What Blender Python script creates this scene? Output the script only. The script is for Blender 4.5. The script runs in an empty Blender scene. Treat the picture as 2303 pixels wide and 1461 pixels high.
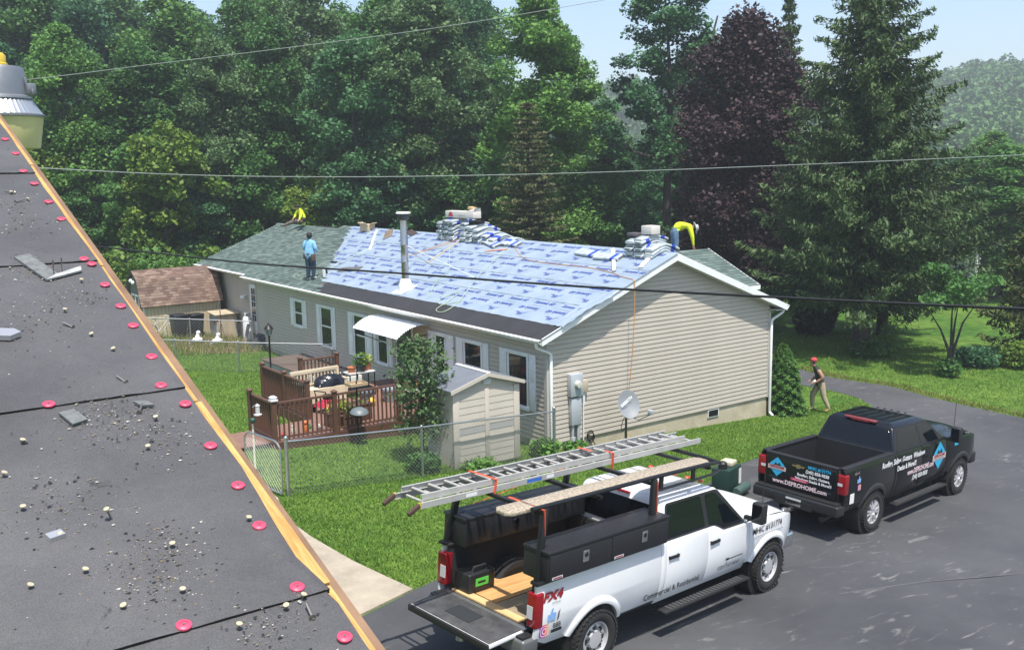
import bpy, bmesh, math, random
import numpy as np
from mathutils import Vector, Matrix, Euler
R_ = random.Random(7)
sc = bpy.context.scene
COL = sc.collection
# ------------------------------------------------------------------ camera
# frame: u (x) runs along the gable of the neighbour's house, v (y) along its long front wall, z up, metres
cam_d = bpy.data.cameras.new('camera'); cam = bpy.data.objects.new('camera', cam_d); COL.objects.link(cam)
CAM = Vector((-14.895, -19.257, 6.685))
cR, cU, cF = Vector((0.8114, -0.5842, -0.0166)), Vector((0.105, 0.1177, 0.9875)), Vector((0.5760, 0.8020, -0.1570))
cF.normalize(); cR = (cR - cF * cR.dot(cF)).normalized(); cU = cR.cross(cF)
cam.matrix_world = Matrix(((cR.x, cU.x, -cF.x, CAM.x), (cR.y, cU.y, -cF.y, CAM.y), (cR.z, cU.z, -cF.z, CAM.z), (0, 0, 0, 1)))
cam_d.sensor_fit = 'HORIZONTAL'; cam_d.sensor_width = 36; cam_d.lens = 34.59
cam_d.clip_start = 0.05; cam_d.clip_end = 3000
sc.camera = cam
# ------------------------------------------------------------------ sky, sun, exposure
SUN = Vector((-0.127, -0.37, 0.98)).normalized()
w = bpy.data.worlds.new('World'); sc.world = w; w.use_nodes = True
nt = w.node_tree; bg = nt.nodes['Background']
sky = nt.nodes.new('ShaderNodeTexSky'); sky.sky_type = 'NISHITA'; sky.sun_disc = False
sky.sun_elevation = math.asin(SUN.z); sky.sun_rotation = math.atan2(SUN.x, SUN.y)
sky.air_density = 1.0; sky.dust_density = 1.6; sky.ozone_density = 1.2; sky.altitude = 150
nt.links.new(sky.outputs[0], bg.inputs[0]); bg.inputs[1].default_value = 0.15
sun_d = bpy.data.lights.new('sun', 'SUN'); sun = bpy.data.objects.new('sun', sun_d); COL.objects.link(sun)
sun_d.energy = 4.6; sun_d.angle = math.radians(0.6); sun_d.color = (1.0, 0.95, 0.87)
sun.rotation_euler = SUN.to_track_quat('Z', 'Y').to_euler()
vs = sc.view_settings; vs.view_transform = 'Standard'; vs.look = 'None'; vs.exposure = 0.58; vs.gamma = 1.0; vs.use_curve_mapping = False
sc.cycles.use_denoising = True
sc.cycles.max_bounces = 6; sc.cycles.transparent_max_bounces = 6; sc.cycles.volume_bounces = 0
# ------------------------------------------------------------------ ground height
def g(u, v):
    d = math.hypot(u + 15, v + 19)
    uu = min(max(u, -16), 24); vv = min(max(v, -22), 0)
    z = -.47 - .07 * min(uu, 2) - .045 * max(uu - 2, 0) + .02 * vv
    return z
# ------------------------------------------------------------------ materials
MATS = {}
def lin(c): return tuple(((x / 255) / 12.92 if x <= 10 else ((x / 255 + .055) / 1.055) ** 2.4) for x in c)
def mat(name, col, rough=.7, metal=0., var=0., scale=3., bump=0., bscale=40., spec=.5, trans=0., coat=0., var2=None, detail=6., stretch=None):
    """procedural principled material: base colour broken up by noise (var), fine bump"""
    if name in MATS: return MATS[name]
    m = bpy.data.materials.new(name); m.use_nodes = True; t = m.node_tree; N = t.nodes; L = t.links
    b = N['Principled BSDF']; b.inputs['Roughness'].default_value = rough; b.inputs['Metallic'].default_value = metal
    b.inputs['Specular IOR Level'].default_value = spec
    if coat: b.inputs['Coat Weight'].default_value = coat; b.inputs['Coat Roughness'].default_value = .06
    b.inputs['Base Color'].default_value = (*col, 1)
    if var or bump:
        tc = N.new('ShaderNodeTexCoord'); src = tc.outputs['Object']
        if stretch:
            mp = N.new('ShaderNodeMapping'); mp.inputs['Scale'].default_value = stretch; L.new(src, mp.inputs[0]); src = mp.outputs[0]
    if var:
        nz = N.new('ShaderNodeTexNoise'); nz.inputs['Scale'].default_value = scale; nz.inputs['Detail'].default_value = detail; nz.inputs['Roughness'].default_value = .65
        L.new(src, nz.inputs['Vector'])
        rp = N.new('ShaderNodeValToRGB'); e = rp.color_ramp.elements
        c0 = var2[0] if var2 else tuple(max(0, x * (1 - var)) for x in col); c1 = var2[1] if var2 else tuple(min(1, x * (1 + var)) for x in col)
        e[0].position = .3; e[1].position = .7; e[0].color = (*c0, 1); e[1].color = (*c1, 1)
        L.new(nz.outputs['Fac'], rp.inputs[0]); L.new(rp.outputs[0], b.inputs['Base Color'])
    if bump:
        n2 = N.new('ShaderNodeTexNoise'); n2.inputs['Scale'].default_value = bscale; n2.inputs['Detail'].default_value = 4
        L.new(src, n2.inputs['Vector'])
        bp = N.new('ShaderNodeBump'); bp.inputs['Strength'].default_value = bump; bp.inputs['Distance'].default_value = .02
        L.new(n2.outputs['Fac'], bp.inputs['Height']); L.new(bp.outputs[0], b.inputs['Normal'])
    MATS[name] = m; return m
def leafmat(name, c0, c1, trans=.3, rough=.55, nsc=.55):
    """leaf: colour varies per leaf card (Random Per Island) and in patches"""
    if name in MATS: return MATS[name]
    m = bpy.data.materials.new(name); m.use_nodes = True; t = m.node_tree; N = t.nodes; L = t.links
    b = N['Principled BSDF']; b.inputs['Roughness'].default_value = rough; b.inputs['Specular IOR Level'].default_value = .2
    gi = N.new('ShaderNodeNewGeometry'); oi = N.new('ShaderNodeObjectInfo')
    tc = N.new('ShaderNodeTexCoord'); nz = N.new('ShaderNodeTexNoise'); nz.inputs['Scale'].default_value = nsc; nz.inputs['Detail'].default_value = 2
    L.new(tc.outputs['Object'], nz.inputs['Vector'])
    a1 = N.new('ShaderNodeMath'); a1.operation = 'MULTIPLY'; a1.inputs[1].default_value = .55; L.new(gi.outputs['Random Per Island'], a1.inputs[0])
    a2 = N.new('ShaderNodeMath'); a2.operation = 'MULTIPLY_ADD'; a2.inputs[1].default_value = .9; L.new(nz.outputs['Fac'], a2.inputs[0]); L.new(a1.outputs[0], a2.inputs[2])
    a3 = N.new('ShaderNodeMath'); a3.operation = 'MULTIPLY_ADD'; a3.inputs[1].default_value = .3; L.new(oi.outputs['Random'], a3.inputs[0]); L.new(a2.outputs[0], a3.inputs[2])
    rp = N.new('ShaderNodeValToRGB'); e = rp.color_ramp.elements; e[0].position = .4; e[1].position = 1.15; e[0].color = (*c0, 1); e[1].color = (*c1, 1)
    L.new(a3.outputs[0], rp.inputs[0]); L.new(rp.outputs[0], b.inputs['Base Color'])
    if trans:
        tr = N.new('ShaderNodeBsdfTranslucent'); L.new(rp.outputs[0], tr.inputs['Color'])
        mx = N.new('ShaderNodeMixShader'); mx.inputs[0].default_value = trans
        L.new(b.outputs[0], mx.inputs[1]); L.new(tr.outputs[0], mx.inputs[2]); L.new(mx.outputs[0], N['Material Output'].inputs['Surface'])
    MATS[name] = m; return m
def nodemat(name):
    m = bpy.data.materials.new(name); m.use_nodes = True; MATS[name] = m
    return m, m.node_tree.nodes, m.node_tree.links, m.node_tree.nodes['Principled BSDF']
# ------------------------------------------------------------------ mesh builder
class MB:
    def __init__(s): s.v = []; s.f = []; s.mi = []; s.cur = 0
    def face(s, idx): s.f.append(tuple(idx)); s.mi.append(s.cur)
    def poly(s, pts, flip=False):
        n = len(s.v); s.v += [tuple(p) for p in pts]; r = range(n, n + len(pts)); s.face(reversed(r) if flip else r); return s
    def hexa(s, p):     # 8 corners: bottom 4 ccw, top 4 ccw
        n = len(s.v); s.v += [tuple(q) for q in p]
        for q in ((3, 2, 1, 0), (4, 5, 6, 7), (0, 1, 5, 4), (1, 2, 6, 5), (2, 3, 7, 6), (3, 0, 4, 7)): s.face([n + i for i in q])
        return s
    def box(s, c, d, rz=0, M=None):
        x, y, z = d[0] / 2, d[1] / 2, d[2] / 2
        P = [Vector(q) for q in ((-x, -y, -z), (x, -y, -z), (x, y, -z), (-x, y, -z), (-x, -y, z), (x, -y, z), (x, y, z), (-x, y, z))]
        if M is None: M = Matrix.Rotation(rz, 3, 'Z')
        c = Vector(c); return s.hexa([c + M @ q for q in P])
    def b2(s, x0, x1, y0, y1, z0, z1): return s.box(((x0 + x1) / 2, (y0 + y1) / 2, (z0 + z1) / 2), (x1 - x0, y1 - y0, z1 - z0))
    def beam(s, p0, p1, wd, ht, up=(0, 0, 1)):
        p0, p1 = Vector(p0), Vector(p1); d = (p1 - p0).normalized(); up = Vector(up)
        r = d.cross(up)
        if r.length < 1e-4: r = d.cross(Vector((1, 0, 0)))
        r.normalize(); q = r.cross(d)
        a, b = r * wd / 2, q * ht / 2
        return s.hexa([p0 - a - b, p0 + a - b, p1 + a - b, p1 - a - b, p0 - a + b, p0 + a + b, p1 + a + b, p1 - a + b])
    def tube(s, pts, r, n=8, cap=True):
        pts = [Vector(p) for p in pts]; rr = r if isinstance(r, (list, tuple)) else [r] * len(pts)
        base = len(s.v); prev = None
        for i, p in enumerate(pts):
            d = (pts[min(i + 1, len(pts) - 1)] - pts[max(i - 1, 0)]).normalized()
            if prev is None:
                a = d.orthogonal().normalized()
            else:
                a = (prev - d * prev.dot(d)); a = a.normalized() if a.length > 1e-5 else d.orthogonal().normalized()
            prev = a; b = d.cross(a)
            for k in range(n):
                t = 2 * math.pi * k / n; s.v.append(tuple(p + (a * math.cos(t) + b * math.sin(t)) * rr[i]))
        for i in range(len(pts) - 1):
            for k in range(n):
                k2 = (k + 1) % n; s.face((base + i * n + k, base + i * n + k2, base + (i + 1) * n + k2, base + (i + 1) * n + k))
        if cap:
            s.face([base + k for k in reversed(range(n))]); s.face([base + (len(pts) - 1) * n + k for k in range(n)])
        return s
    def lathe(s, prof, c=(0, 0, 0), n=24, axis='Z', M=None, cap=True):   # prof: (radius, height) list
        base = len(s.v); c = Vector(c)
        for (r, h) in prof:
            for k in range(n):
                t = 2 * math.pi * k / n
                q = Vector((r * math.cos(t), r * math.sin(t), h))
                if axis == 'Y': q = Vector((q.x, q.z, -q.y))
                if axis == 'X': q = Vector((q.z, q.x, q.y))
                if M is not None: q = M @ q
                s.v.append(tuple(c + q))
        for i in range(len(prof) - 1):
            for k in range(n):
                k2 = (k + 1) % n; s.face((base + i * n + k, base + i * n + k2, base + (i + 1) * n + k2, base + (i + 1) * n + k))
        if not cap: return s
        if prof[0][0] > 1e-4: s.face([base + k for k in reversed(range(n))])
        if prof[-1][0] > 1e-4: s.face([base + (len(prof) - 1) * n + k for k in range(n)])
        return s
    def prism(s, poly, O, X, Y, N, t):   # polygon in plane (O; X, Y), extruded by t along N
        O, X, Y, N = Vector(O), Vector(X), Vector(Y), Vector(N); k = len(poly); n = len(s.v)
        A = [O + X * p[0] + Y * p[1] for p in poly]; B = [q + N * t for q in A]
        s.v += [tuple(q) for q in A + B]
        s.face([n + i for i in reversed(range(k))]); s.face([n + k + i for i in range(k)])
        for i in range(k): j = (i + 1) % k; s.face((n + i, n + j, n + k + j, n + k + i))
        return s
    def grid(s, f, nu, nv):
        n = len(s.v)
        for i in range(nu + 1):
            for j in range(nv + 1): s.v.append(tuple(f(i / nu, j / nv)))
        for i in range(nu):
            for j in range(nv):
                a = n + i * (nv + 1) + j; s.face((a, a + nv + 1, a + nv + 2, a + 1))
        return s
    def sphere(s, c, r, n=10, m=7, sc=(1, 1, 1)):
        return s.lathe([(max(1e-5, r * math.sin(math.pi * i / m)), -r * math.cos(math.pi * i / m)) for i in range(m + 1)], c, n, M=Matrix.Diagonal(sc))
    def mesh(s, name, mats, smooth=None, recalc=True):
        me = bpy.data.meshes.new(name); me.from_pydata(s.v, [], s.f)
        for m in (mats if isinstance(mats, (list, tuple)) else [mats]): me.materials.append(m)
        if any(s.mi): me.polygons.foreach_set('material_index', s.mi)
        if recalc:
            bm = bmesh.new(); bm.from_mesh(me)
            bmesh.ops.recalc_face_normals(bm, faces=bm.faces); bm.to_mesh(me); bm.free()
        if smooth is not None:
            me.polygons.foreach_set('use_smooth', [True] * len(me.polygons)); me.set_sharp_from_angle(angle=math.radians(smooth))
        me.update(); return me
    def build(s, name, mats, parent=None, smooth=None, bevel=0., seg=2, loc=None, recalc=True):
        me = s.mesh(name, mats, None if bevel else smooth, recalc)
        if bevel:
            bm = bmesh.new(); bm.from_mesh(me); bmesh.ops.remove_doubles(bm, verts=bm.verts, dist=1e-5)
            ed = [e for e in bm.edges if len(e.link_faces) == 2 and e.calc_face_angle(0) > math.radians(28)]
            bmesh.ops.bevel(bm, geom=ed, offset=bevel, segments=seg, affect='EDGES', profile=.5, clamp_overlap=True)
            bm.to_mesh(me); bm.free()
            me.polygons.foreach_set('use_smooth', [True] * len(me.polygons)); me.set_sharp_from_angle(angle=math.radians(smooth or 40))
        return link(name, me, parent, loc)
def link(name, me, parent=None, loc=None, rot=None):
    o = bpy.data.objects.new(name, me); COL.objects.link(o); o.parent = parent
    if loc is not None: o.location = loc
    if rot is not None: o.rotation_euler = rot
    return o
def tag(o, label, cat, group=None, kind=None):
    if label: o['label'] = label
    if cat: o['category'] = cat
    if group: o['group'] = group
    if kind: o['kind'] = kind
    return o
def thing(name, label, cat, loc=(0, 0, 0), rz=0, group=None):
    o = link(name, None, None, loc, (0, 0, rz)); o.empty_display_size = .1
    return tag(o, label, cat, group)
def structure(o): o['kind'] = 'structure'; return o
def stuff(o): o['kind'] = 'stuff'; return o
def copy_tree(o, parent=None):
    c = o.copy(); COL.objects.link(c); c.parent = parent
    for ch in list(o.children): copy_tree(ch, c)
    return c
FONT = bpy.data.fonts.load('<builtin>') if False else None
_TXT = {}
def text_mesh(body, size=1., mt=None, bold=0., shear=0., align='CENTER', xs=1.):
    key = (body, size, mt.name if mt else '', bold, shear, align, xs)
    if key in _TXT: return _TXT[key]
    cu = bpy.data.curves.new('txt', 'FONT'); cu.body = body; cu.size = size; cu.align_x = align; cu.align_y = 'CENTER'
    cu.resolution_u = 2; cu.offset = bold; cu.shear = shear
    ob = bpy.data.objects.new('txt', cu); COL.objects.link(ob)
    dg = bpy.context.evaluated_depsgraph_get()
    me = bpy.data.meshes.new_from_object(ob.evaluated_get(dg)); bpy.data.objects.remove(ob); bpy.data.curves.remove(cu)
    if xs != 1.: me.transform(Matrix.Diagonal((xs, 1, 1, 1)))
    me.materials.clear()
    if mt: me.materials.append(mt)
    _TXT[key] = me; return me
def frame(O, X, Y):
    """matrix placing flat print: local x->X, y->Y, lying on the surface at O"""
    X = Vector(X).normalized(); N = X.cross(Vector(Y)).normalized(); Y = N.cross(X)
    return Matrix(((X.x, Y.x, N.x, O[0]), (X.y, Y.y, N.y, O[1]), (X.z, Y.z, N.z, O[2]), (0, 0, 0, 1)))
def put(name, me, M, parent=None):
    o = bpy.data.objects.new(name, me); COL.objects.link(o); o.parent = parent; o.matrix_local = M
    if 'lettering' in name: o['kind'] = 'stuff'
    return o
# ------------------------------------------------------------------ common materials
WHITE = mat('white_trim', (.78, .79, .78), .45, var=.06, scale=2, bump=.05)
WHITE_D = mat('white_weathered', (.62, .63, .60), .6, var=.12, scale=1.5)
SIDING = mat('vinyl_siding', (.475, .428, .362), .55, var=.05, scale=1.3, stretch=(1, 1, .3))
CONC = mat('foundation_concrete', (.46, .40, .28), .9, var=.28, scale=1.6, bump=.4, bscale=20, var2=((.36, .31, .21), (.54, .48, .36)))
BLACKM = mat('black_metal', (.012, .012, .013), .45, metal=.3)
STEEL = mat('galvanised_steel', (.42, .43, .44), .38, metal=.85, var=.12, scale=8)
DARKGL = None
def glassmat(name, col=(.02, .028, .03), rough=.04, spec=.5):
    m, N, L, b = nodemat(name); b.inputs['Base Color'].default_value = (*col, 1); b.inputs['Roughness'].default_value = rough; b.inputs['Specular IOR Level'].default_value = spec
    tc = N.new('ShaderNodeTexCoord'); nz = N.new('ShaderNodeTexNoise'); nz.inputs['Scale'].default_value = 1.1; L.new(tc.outputs['Object'], nz.inputs[0])
    bp = N.new('ShaderNodeBump'); bp.inputs['Strength'].default_value = .02; L.new(nz.outputs[0], bp.inputs['Height']); L.new(bp.outputs[0], b.inputs['Normal'])
    return m
GLASS = glassmat('window_glass')
# ------------------------------------------------------------------ ground sheet (lawn) out to the horizon
def lawnmat():
    m, N, L, b = nodemat('lawn_grass'); b.inputs['Roughness'].default_value = .85; b.inputs['Specular IOR Level'].default_value = .15
    tc = N.new('ShaderNodeTexCoord')
    def nz(s, d=5):
        n = N.new('ShaderNodeTexNoise'); n.inputs['Scale'].default_value = s; n.inputs['Detail'].default_value = d; n.inputs['Roughness'].default_value = .6; L.new(tc.outputs['Object'], n.inputs[0]); return n
    n1, n2, n3 = nz(.35), nz(2.6), nz(28, 3)
    r1 = N.new('ShaderNodeValToRGB'); e = r1.color_ramp.elements; e[0].position = .35; e[1].position = .68; e[0].color = (.062, .150, .026, 1); e[1].color = (.150, .245, .050, 1)
    L.new(n1.outputs[0], r1.inputs[0])
    r2 = N.new('ShaderNodeValToRGB'); e = r2.color_ramp.elements; e[0].position = .35; e[1].position = .75; e[0].color = (.55, .6, .5, 1); e[1].color = (1.25, 1.2, 1.05, 1)
    L.new(n2.outputs[0], r2.inputs[0])
    r3 = N.new('ShaderNodeValToRGB'); e = r3.color_ramp.elements; e[0].position = .3; e[1].position = .7; e[0].color = (.6, .62, .55, 1); e[1].color = (1.3, 1.3, 1.2, 1)
    L.new(n3.outputs[0], r3.inputs[0])
    m1 = N.new('ShaderNodeMixRGB'); m1.blend_type = 'MULTIPLY'; m1.inputs[0].default_value = 1; L.new(r1.outputs[0], m1.inputs[1]); L.new(r2.outputs[0], m1.inputs[2])
    m2 = N.new('ShaderNodeMixRGB'); m2.blend_type = 'MULTIPLY'; m2.inputs[0].default_value = 1; L.new(m1.outputs[0], m2.inputs[1]); L.new(r3.outputs[0], m2.inputs[2])
    L.new(m2.outputs[0], b.inputs['Base Color'])
    bp = N.new('ShaderNodeBump'); bp.inputs['Strength'].default_value = .9; bp.inputs['Distance'].default_value = .04; L.new(n3.outputs[0], bp.inputs['Height']); L.new(bp.outputs[0], b.inputs['Normal'])
    return m
LAWN = lawnmat()
us = [-130, -90, -60] + list(range(-34, 45)) + [60, 90, 130, 200, 320, 480, 640]
vs_ = [-130, -100, -70] + list(range(-40, 61)) + [80, 110, 150, 220, 320, 420, 510]
mb = MB()
for u in us:
    for v in vs_: mb.v.append((u, v, g(u, v)))
nv = len(vs_)
for i in range(len(us) - 1):
    for j in range(nv - 1): a = i * nv + j; mb.face((a, a + nv, a + nv + 1, a + 1))
structure(mb.build('ground', LAWN))
# ------------------------------------------------------------------ asphalt driveway
def flat_sheet(name, poly, dz, m, thick=None):
    bm = bmesh.new(); f = bm.faces.new([bm.verts.new((p[0], p[1], 0)) for p in poly])
    for co, no in (((2, 0, 0), (1, 0, 0)), ((0, 0, 0), (0, 1, 0)), ((24, 0, 0), (1, 0, 0)), ((0, -22, 0), (0, 1, 0)), ((-16, 0, 0), (1, 0, 0))):
        bmesh.ops.bisect_plane(bm, geom=bm.verts[:] + bm.edges[:] + bm.faces[:], plane_co=co, plane_no=no)
    bmesh.ops.triangulate(bm, faces=bm.faces)
    for v in bm.verts: v.co.z = g(v.co.x, v.co.y) + dz
    if thick:
        r = bmesh.ops.extrude_face_region(bm, geom=bm.faces[:])
        for v in [q for q in r['geom'] if isinstance(q, bmesh.types.BMVert)]: v.co.z -= thick
    bmesh.ops.recalc_face_normals(bm, faces=bm.faces)
    me = bpy.data.meshes.new(name); bm.to_mesh(me); bm.free(); me.materials.append(m)
    if not thick:
        for p in me.polygons:
            if p.normal.z < 0: p.flip()
    return link(name, me)
def asphaltmat():
    m, N, L, b = nodemat('asphalt'); b.inputs['Roughness'].default_value = .78; b.inputs['Specular IOR Level'].default_value = .35
    tc = N.new('ShaderNodeTexCoord')
    def nz(s, d=6, st=None, dist=0):
        n = N.new('ShaderNodeTexNoise'); n.inputs['Scale'].default_value = s; n.inputs['Detail'].default_value = d; n.inputs['Roughness'].default_value = .65; n.inputs['Distortion'].default_value = dist
        if st:
            mp = N.new('ShaderNodeMapping'); mp.inputs['Scale'].default_value = st; mp.inputs['Rotation'].default_value = (0, 0, .5); L.new(tc.outputs['Object'], mp.inputs[0]); L.new(mp.outputs[0], n.inputs[0])
        else: L.new(tc.outputs['Object'], n.inputs[0])
        return n
    n1 = nz(.22, 6); n2 = nz(90, 2); n3 = nz(2.6, 8, (.35, 1.5, 1), 1.8); n4 = nz(.5, 4)
    r1 = N.new('ShaderNodeValToRGB'); e = r1.color_ramp.elements; e[0].position = .3; e[1].position = .7; e[0].color = (.040, .042, .047, 1); e[1].color = (.086, .088, .093, 1); L.new(n1.outputs[0], r1.inputs[0])
    r2 = N.new('ShaderNodeValToRGB'); e = r2.color_ramp.elements; e[0].color = (.7, .7, .7, 1); e[1].color = (1.35, 1.35, 1.35, 1); L.new(n2.outputs[0], r2.inputs[0])
    mu = N.new('ShaderNodeMixRGB'); mu.blend_type = 'MULTIPLY'; mu.inputs[0].default_value = 1; L.new(r1.outputs[0], mu.inputs[1]); L.new(r2.outputs[0], mu.inputs[2])
    # pale scuffed streaks
    r3 = N.new('ShaderNodeValToRGB'); e = r3.color_ramp.elements; e[0].position = .575; e[1].position = .69; L.new(n3.outputs[0], r3.inputs[0])
    r4 = N.new('ShaderNodeValToRGB'); e = r4.color_ramp.elements; e[0].position = .42; e[1].position = .60; L.new(n4.outputs[0], r4.inputs[0])
    ml = N.new('ShaderNodeMath'); ml.operation = 'MULTIPLY'; L.new(r3.outputs[0], ml.inputs[0]); L.new(r4.outputs[0], ml.inputs[1])
    m5 = N.new('ShaderNodeMath'); m5.operation = 'MULTIPLY'; m5.inputs[1].default_value = .55; L.new(ml.outputs[0], m5.inputs[0])
    mx = N.new('ShaderNodeMixRGB'); L.new(m5.outputs[0], mx.inputs[0]); L.new(mu.outputs[0], mx.inputs[1]); mx.inputs[2].default_value = (.30, .295, .28, 1)
    L.new(mx.outputs[0], b.inputs['Base Color'])
    bp = N.new('ShaderNodeBump'); bp.inputs['Strength'].default_value = .35; bp.inputs['Distance'].default_value = .01; L.new(n2.outputs[0], bp.inputs['Height']); L.new(bp.outputs[0], b.inputs['Normal'])
    return m
ASPH = asphaltmat()
DRV = [(-9.6, -6.75), (-8.55, -6.45), (-7.4, -5.98), (-6.6, -5.7), (-5, -5.42), (-3.27, -5.15), (-1.8, -4.95), (-.47, -4.75), (1.4, -4.05), (3.1, -3.3), (4.4, -3.05), (7.5, -2.7), (10.6, -2.0), (12.0, -1.35), (12.7, -.75),
       (13.3, .2), (13.55, 1.2), (13.5, 3), (13.1, 6), (12.6, 10), (12.0, 15), (11.2, 22), (14.4, 22), (15.3, 15), (15.9, 9), (16.2, 5.0), (15.75, 2.9), (16.0, 1.6), (16.15, .85), (15.7, -.9), (15.55, -2.75), (15.55, -4.25), (16.2, -7), (17.5, -12), (19, -22), (20, -34), (-9.6, -34)]
structure(flat_sheet('driveway', DRV, .012, ASPH))
# fresh sealed patch seam on the asphalt
mb = MB(); 
SEAM = mat('asphalt_seam', (.085, .086, .09), .8, var=.35, scale=3)
pp = [(-1.2, -9.6), (.6, -10.0), (2.6, -10.7), (5.2, -11.3), (9, -12)]
for a, b in zip(pp, pp[1:]):
    d = Vector((b[0] - a[0], b[1] - a[1])).normalized(); n = Vector((-d.y, d.x)) * .022
    mb.poly([(a[0] - n.x, a[1] - n.y, g(*a) + .017), (b[0] - n.x, b[1] - n.y, g(*b) + .017), (b[0] + n.x, b[1] + n.y, g(*b) + .017), (a[0] + n.x, a[1] + n.y, g(*a) + .017)])
structure(mb.build('driveway_seam', SEAM))
# concrete path along our own house
PATHM = mat('path_concrete', (.40, .34, .255), .9, bump=.5, bscale=35, var=.2, scale=1.4, var2=((.27, .235, .18), (.44, .385, .30)), detail=9.)
structure(flat_sheet('garden_path', [(-9.6, -6.7), (-8.6, -6.42), (-7.42, -5.96), (-7.55, -5.3), (-7.72, -4.4), (-7.85, -3.0), (-7.85, -1.6), (-7.5, -.6), (-7.5, 3.3), (-9.3, 3.3), (-9.6, -1.5)], .03, PATHM, .08))
# ------------------------------------------------------------------ the house being re-roofed
HZ, CO = -.289, .122
W, LN = 8.465, 19.45
UE, ZE, UR, ZR = -.40, 2.52, 4.233, 4.347
SL = (ZR - ZE) / (UR - UE)
VR0, VR1 = -.35, 19.8
house = thing('ranch_house', 'long beige vinyl sided ranch house with half stripped roof', 'house')
def roofz(u): return ZR - SL * abs(u - UR)
# core walls and foundation
mb = MB()
mb.prism([(.0, HZ - .02), (W, HZ - .02), (W, 2.36), (UR, ZR - .2), (0, 2.36)], (0, .0, 0), (1, 0, 0), (0, 0, 1), (0, 1, 0), LN)
wall = mb.build('wall', SIDING, house)
mb = MB()
for q in ((.012, W - .012, .012, LN - .012),):
    u0, u1, v0, v1 = q
    mb.hexa([(u0, v0, g(u0, v0) - .3), (u1, v0, g(u1, v0) - .3), (u1, v1, g(u1, v1) - .3), (u0, v1, g(u0, v1) - .3), (u0, v0, HZ - .015), (u1, v0, HZ - .015), (u1, v1, HZ - .015), (u0, v1, HZ - .015)])
fnd = mb.build('foundation', CONC, house)
MB().b2(5.85, 6.32, -.02, .02, HZ - .26, HZ - .03).build('crawl_vent_frame', WHITE_D, fnd)
MB().b2(5.89, 6.28, -.025, .0, HZ - .235, HZ - .055).build('crawl_vent', BLACKM, fnd)
# lap siding, one board per course
def gable_span(z):
    d = (ZR - .16 - z) / SL
    return max(.0, UR - d), min(W, UR + d)
k = 0
while HZ + k * CO < ZR - .3:
    z0 = HZ + k * CO; z1 = z0 + CO
    a0, b0 = gable_span(z0); a1, b1 = gable_span(z1)
    if b1 - a1 < .15: a1, b1 = UR - .05, UR + .05
    zm_ = z0 + CO * .76; am, bm_2 = a0 + (a1 - a0) * .76, b0 + (b1 - b0) * .76
    m_ = MB().hexa([(a0, -.034, z0), (b0, -.034, z0), (b0, 0.004, z0), (a0, 0.004, z0), (am, -.024, zm_), (bm_2, -.024, zm_), (bm_2, 0.004, zm_), (am, 0.004, zm_)])
    m_.hexa([(am, -.006, zm_), (bm_2, -.006, zm_), (bm_2, 0.004, zm_), (am, 0.004, zm_), (a1, -.006, z1), (b1, -.006, z1), (b1, 0.004, z1), (a1, 0.004, z1)])
    m_.build('siding_board', SIDING, wall); k += 1
k = 0; bd = None
while HZ + (k + 1) * CO < 2.44:
    z0 = HZ + k * CO
    if bd is None:
        bd = MB().hexa([(-.034, 0, 0), (.004, 0, 0), (.004, LN, 0), (-.034, LN, 0), (-.024, 0, CO * .76), (.004, 0, CO * .76), (.004, LN, CO * .76), (-.024, LN, CO * .76)]).hexa([(-.006, 0, CO * .76), (.004, 0, CO * .76), (.004, LN, CO * .76), (-.006, LN, CO * .76), (-.006, 0, CO), (.004, 0, CO), (.004, LN, CO), (-.006, LN, CO)]).mesh('siding_board', SIDING)
    link('siding_board', bd, wall, (0, 0, z0)); k += 1
cp = MB()
cp.b2(-.04, .07, -.042, .0, HZ - .02, 2.36).b2(-.042, .0, -.04, .08, HZ - .02, 2.36)
cp.build('corner_post', mat('corner_vinyl', (.45, .425, .38), .5, var=.04), house)
MB().b2(W - .06, W + .04, -.042, .0, HZ - .02, 2.36).build('corner_post', MATS['corner_vinyl'], house)
MB().b2(-.042, .0, LN - .09, LN + .005, HZ - .02, 2.36).build('corner_post', MATS['corner_vinyl'], house)
# lower wing at the far end, set back from the front wall
UW, VW1 = .45, 26.35; ZW = 4.19
mb = MB(); mb.prism([(UW, HZ - .5), (W - .5, HZ - .5), (W - .5, 2.2), (UR, ZW - .2), (UW, 2.42)], (0, LN + .002, 0), (1, 0, 0), (0, 0, 1), (0, 1, 0), VW1 - LN - .002)
wing = mb.build('wing_wall', SIDING, house)
bd2 = MB().hexa([(-.034, 0, 0), (.004, 0, 0), (.004, VW1 - LN, 0), (-.034, VW1 - LN, 0), (-.024, 0, CO * .76), (.004, 0, CO * .76), (.004, VW1 - LN, CO * .76), (-.024, VW1 - LN, CO * .76)]).hexa([(-.006, 0, CO * .76), (.004, 0, CO * .76), (.004, VW1 - LN, CO * .76), (-.006, VW1 - LN, CO * .76), (-.006, 0, CO), (.004, 0, CO), (.004, VW1 - LN, CO), (-.006, VW1 - LN, CO)]).mesh('siding_board', SIDING)
for k in range(-1, 22): link('siding_board', bd2, wing, (UW, LN, HZ + k * CO))
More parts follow.
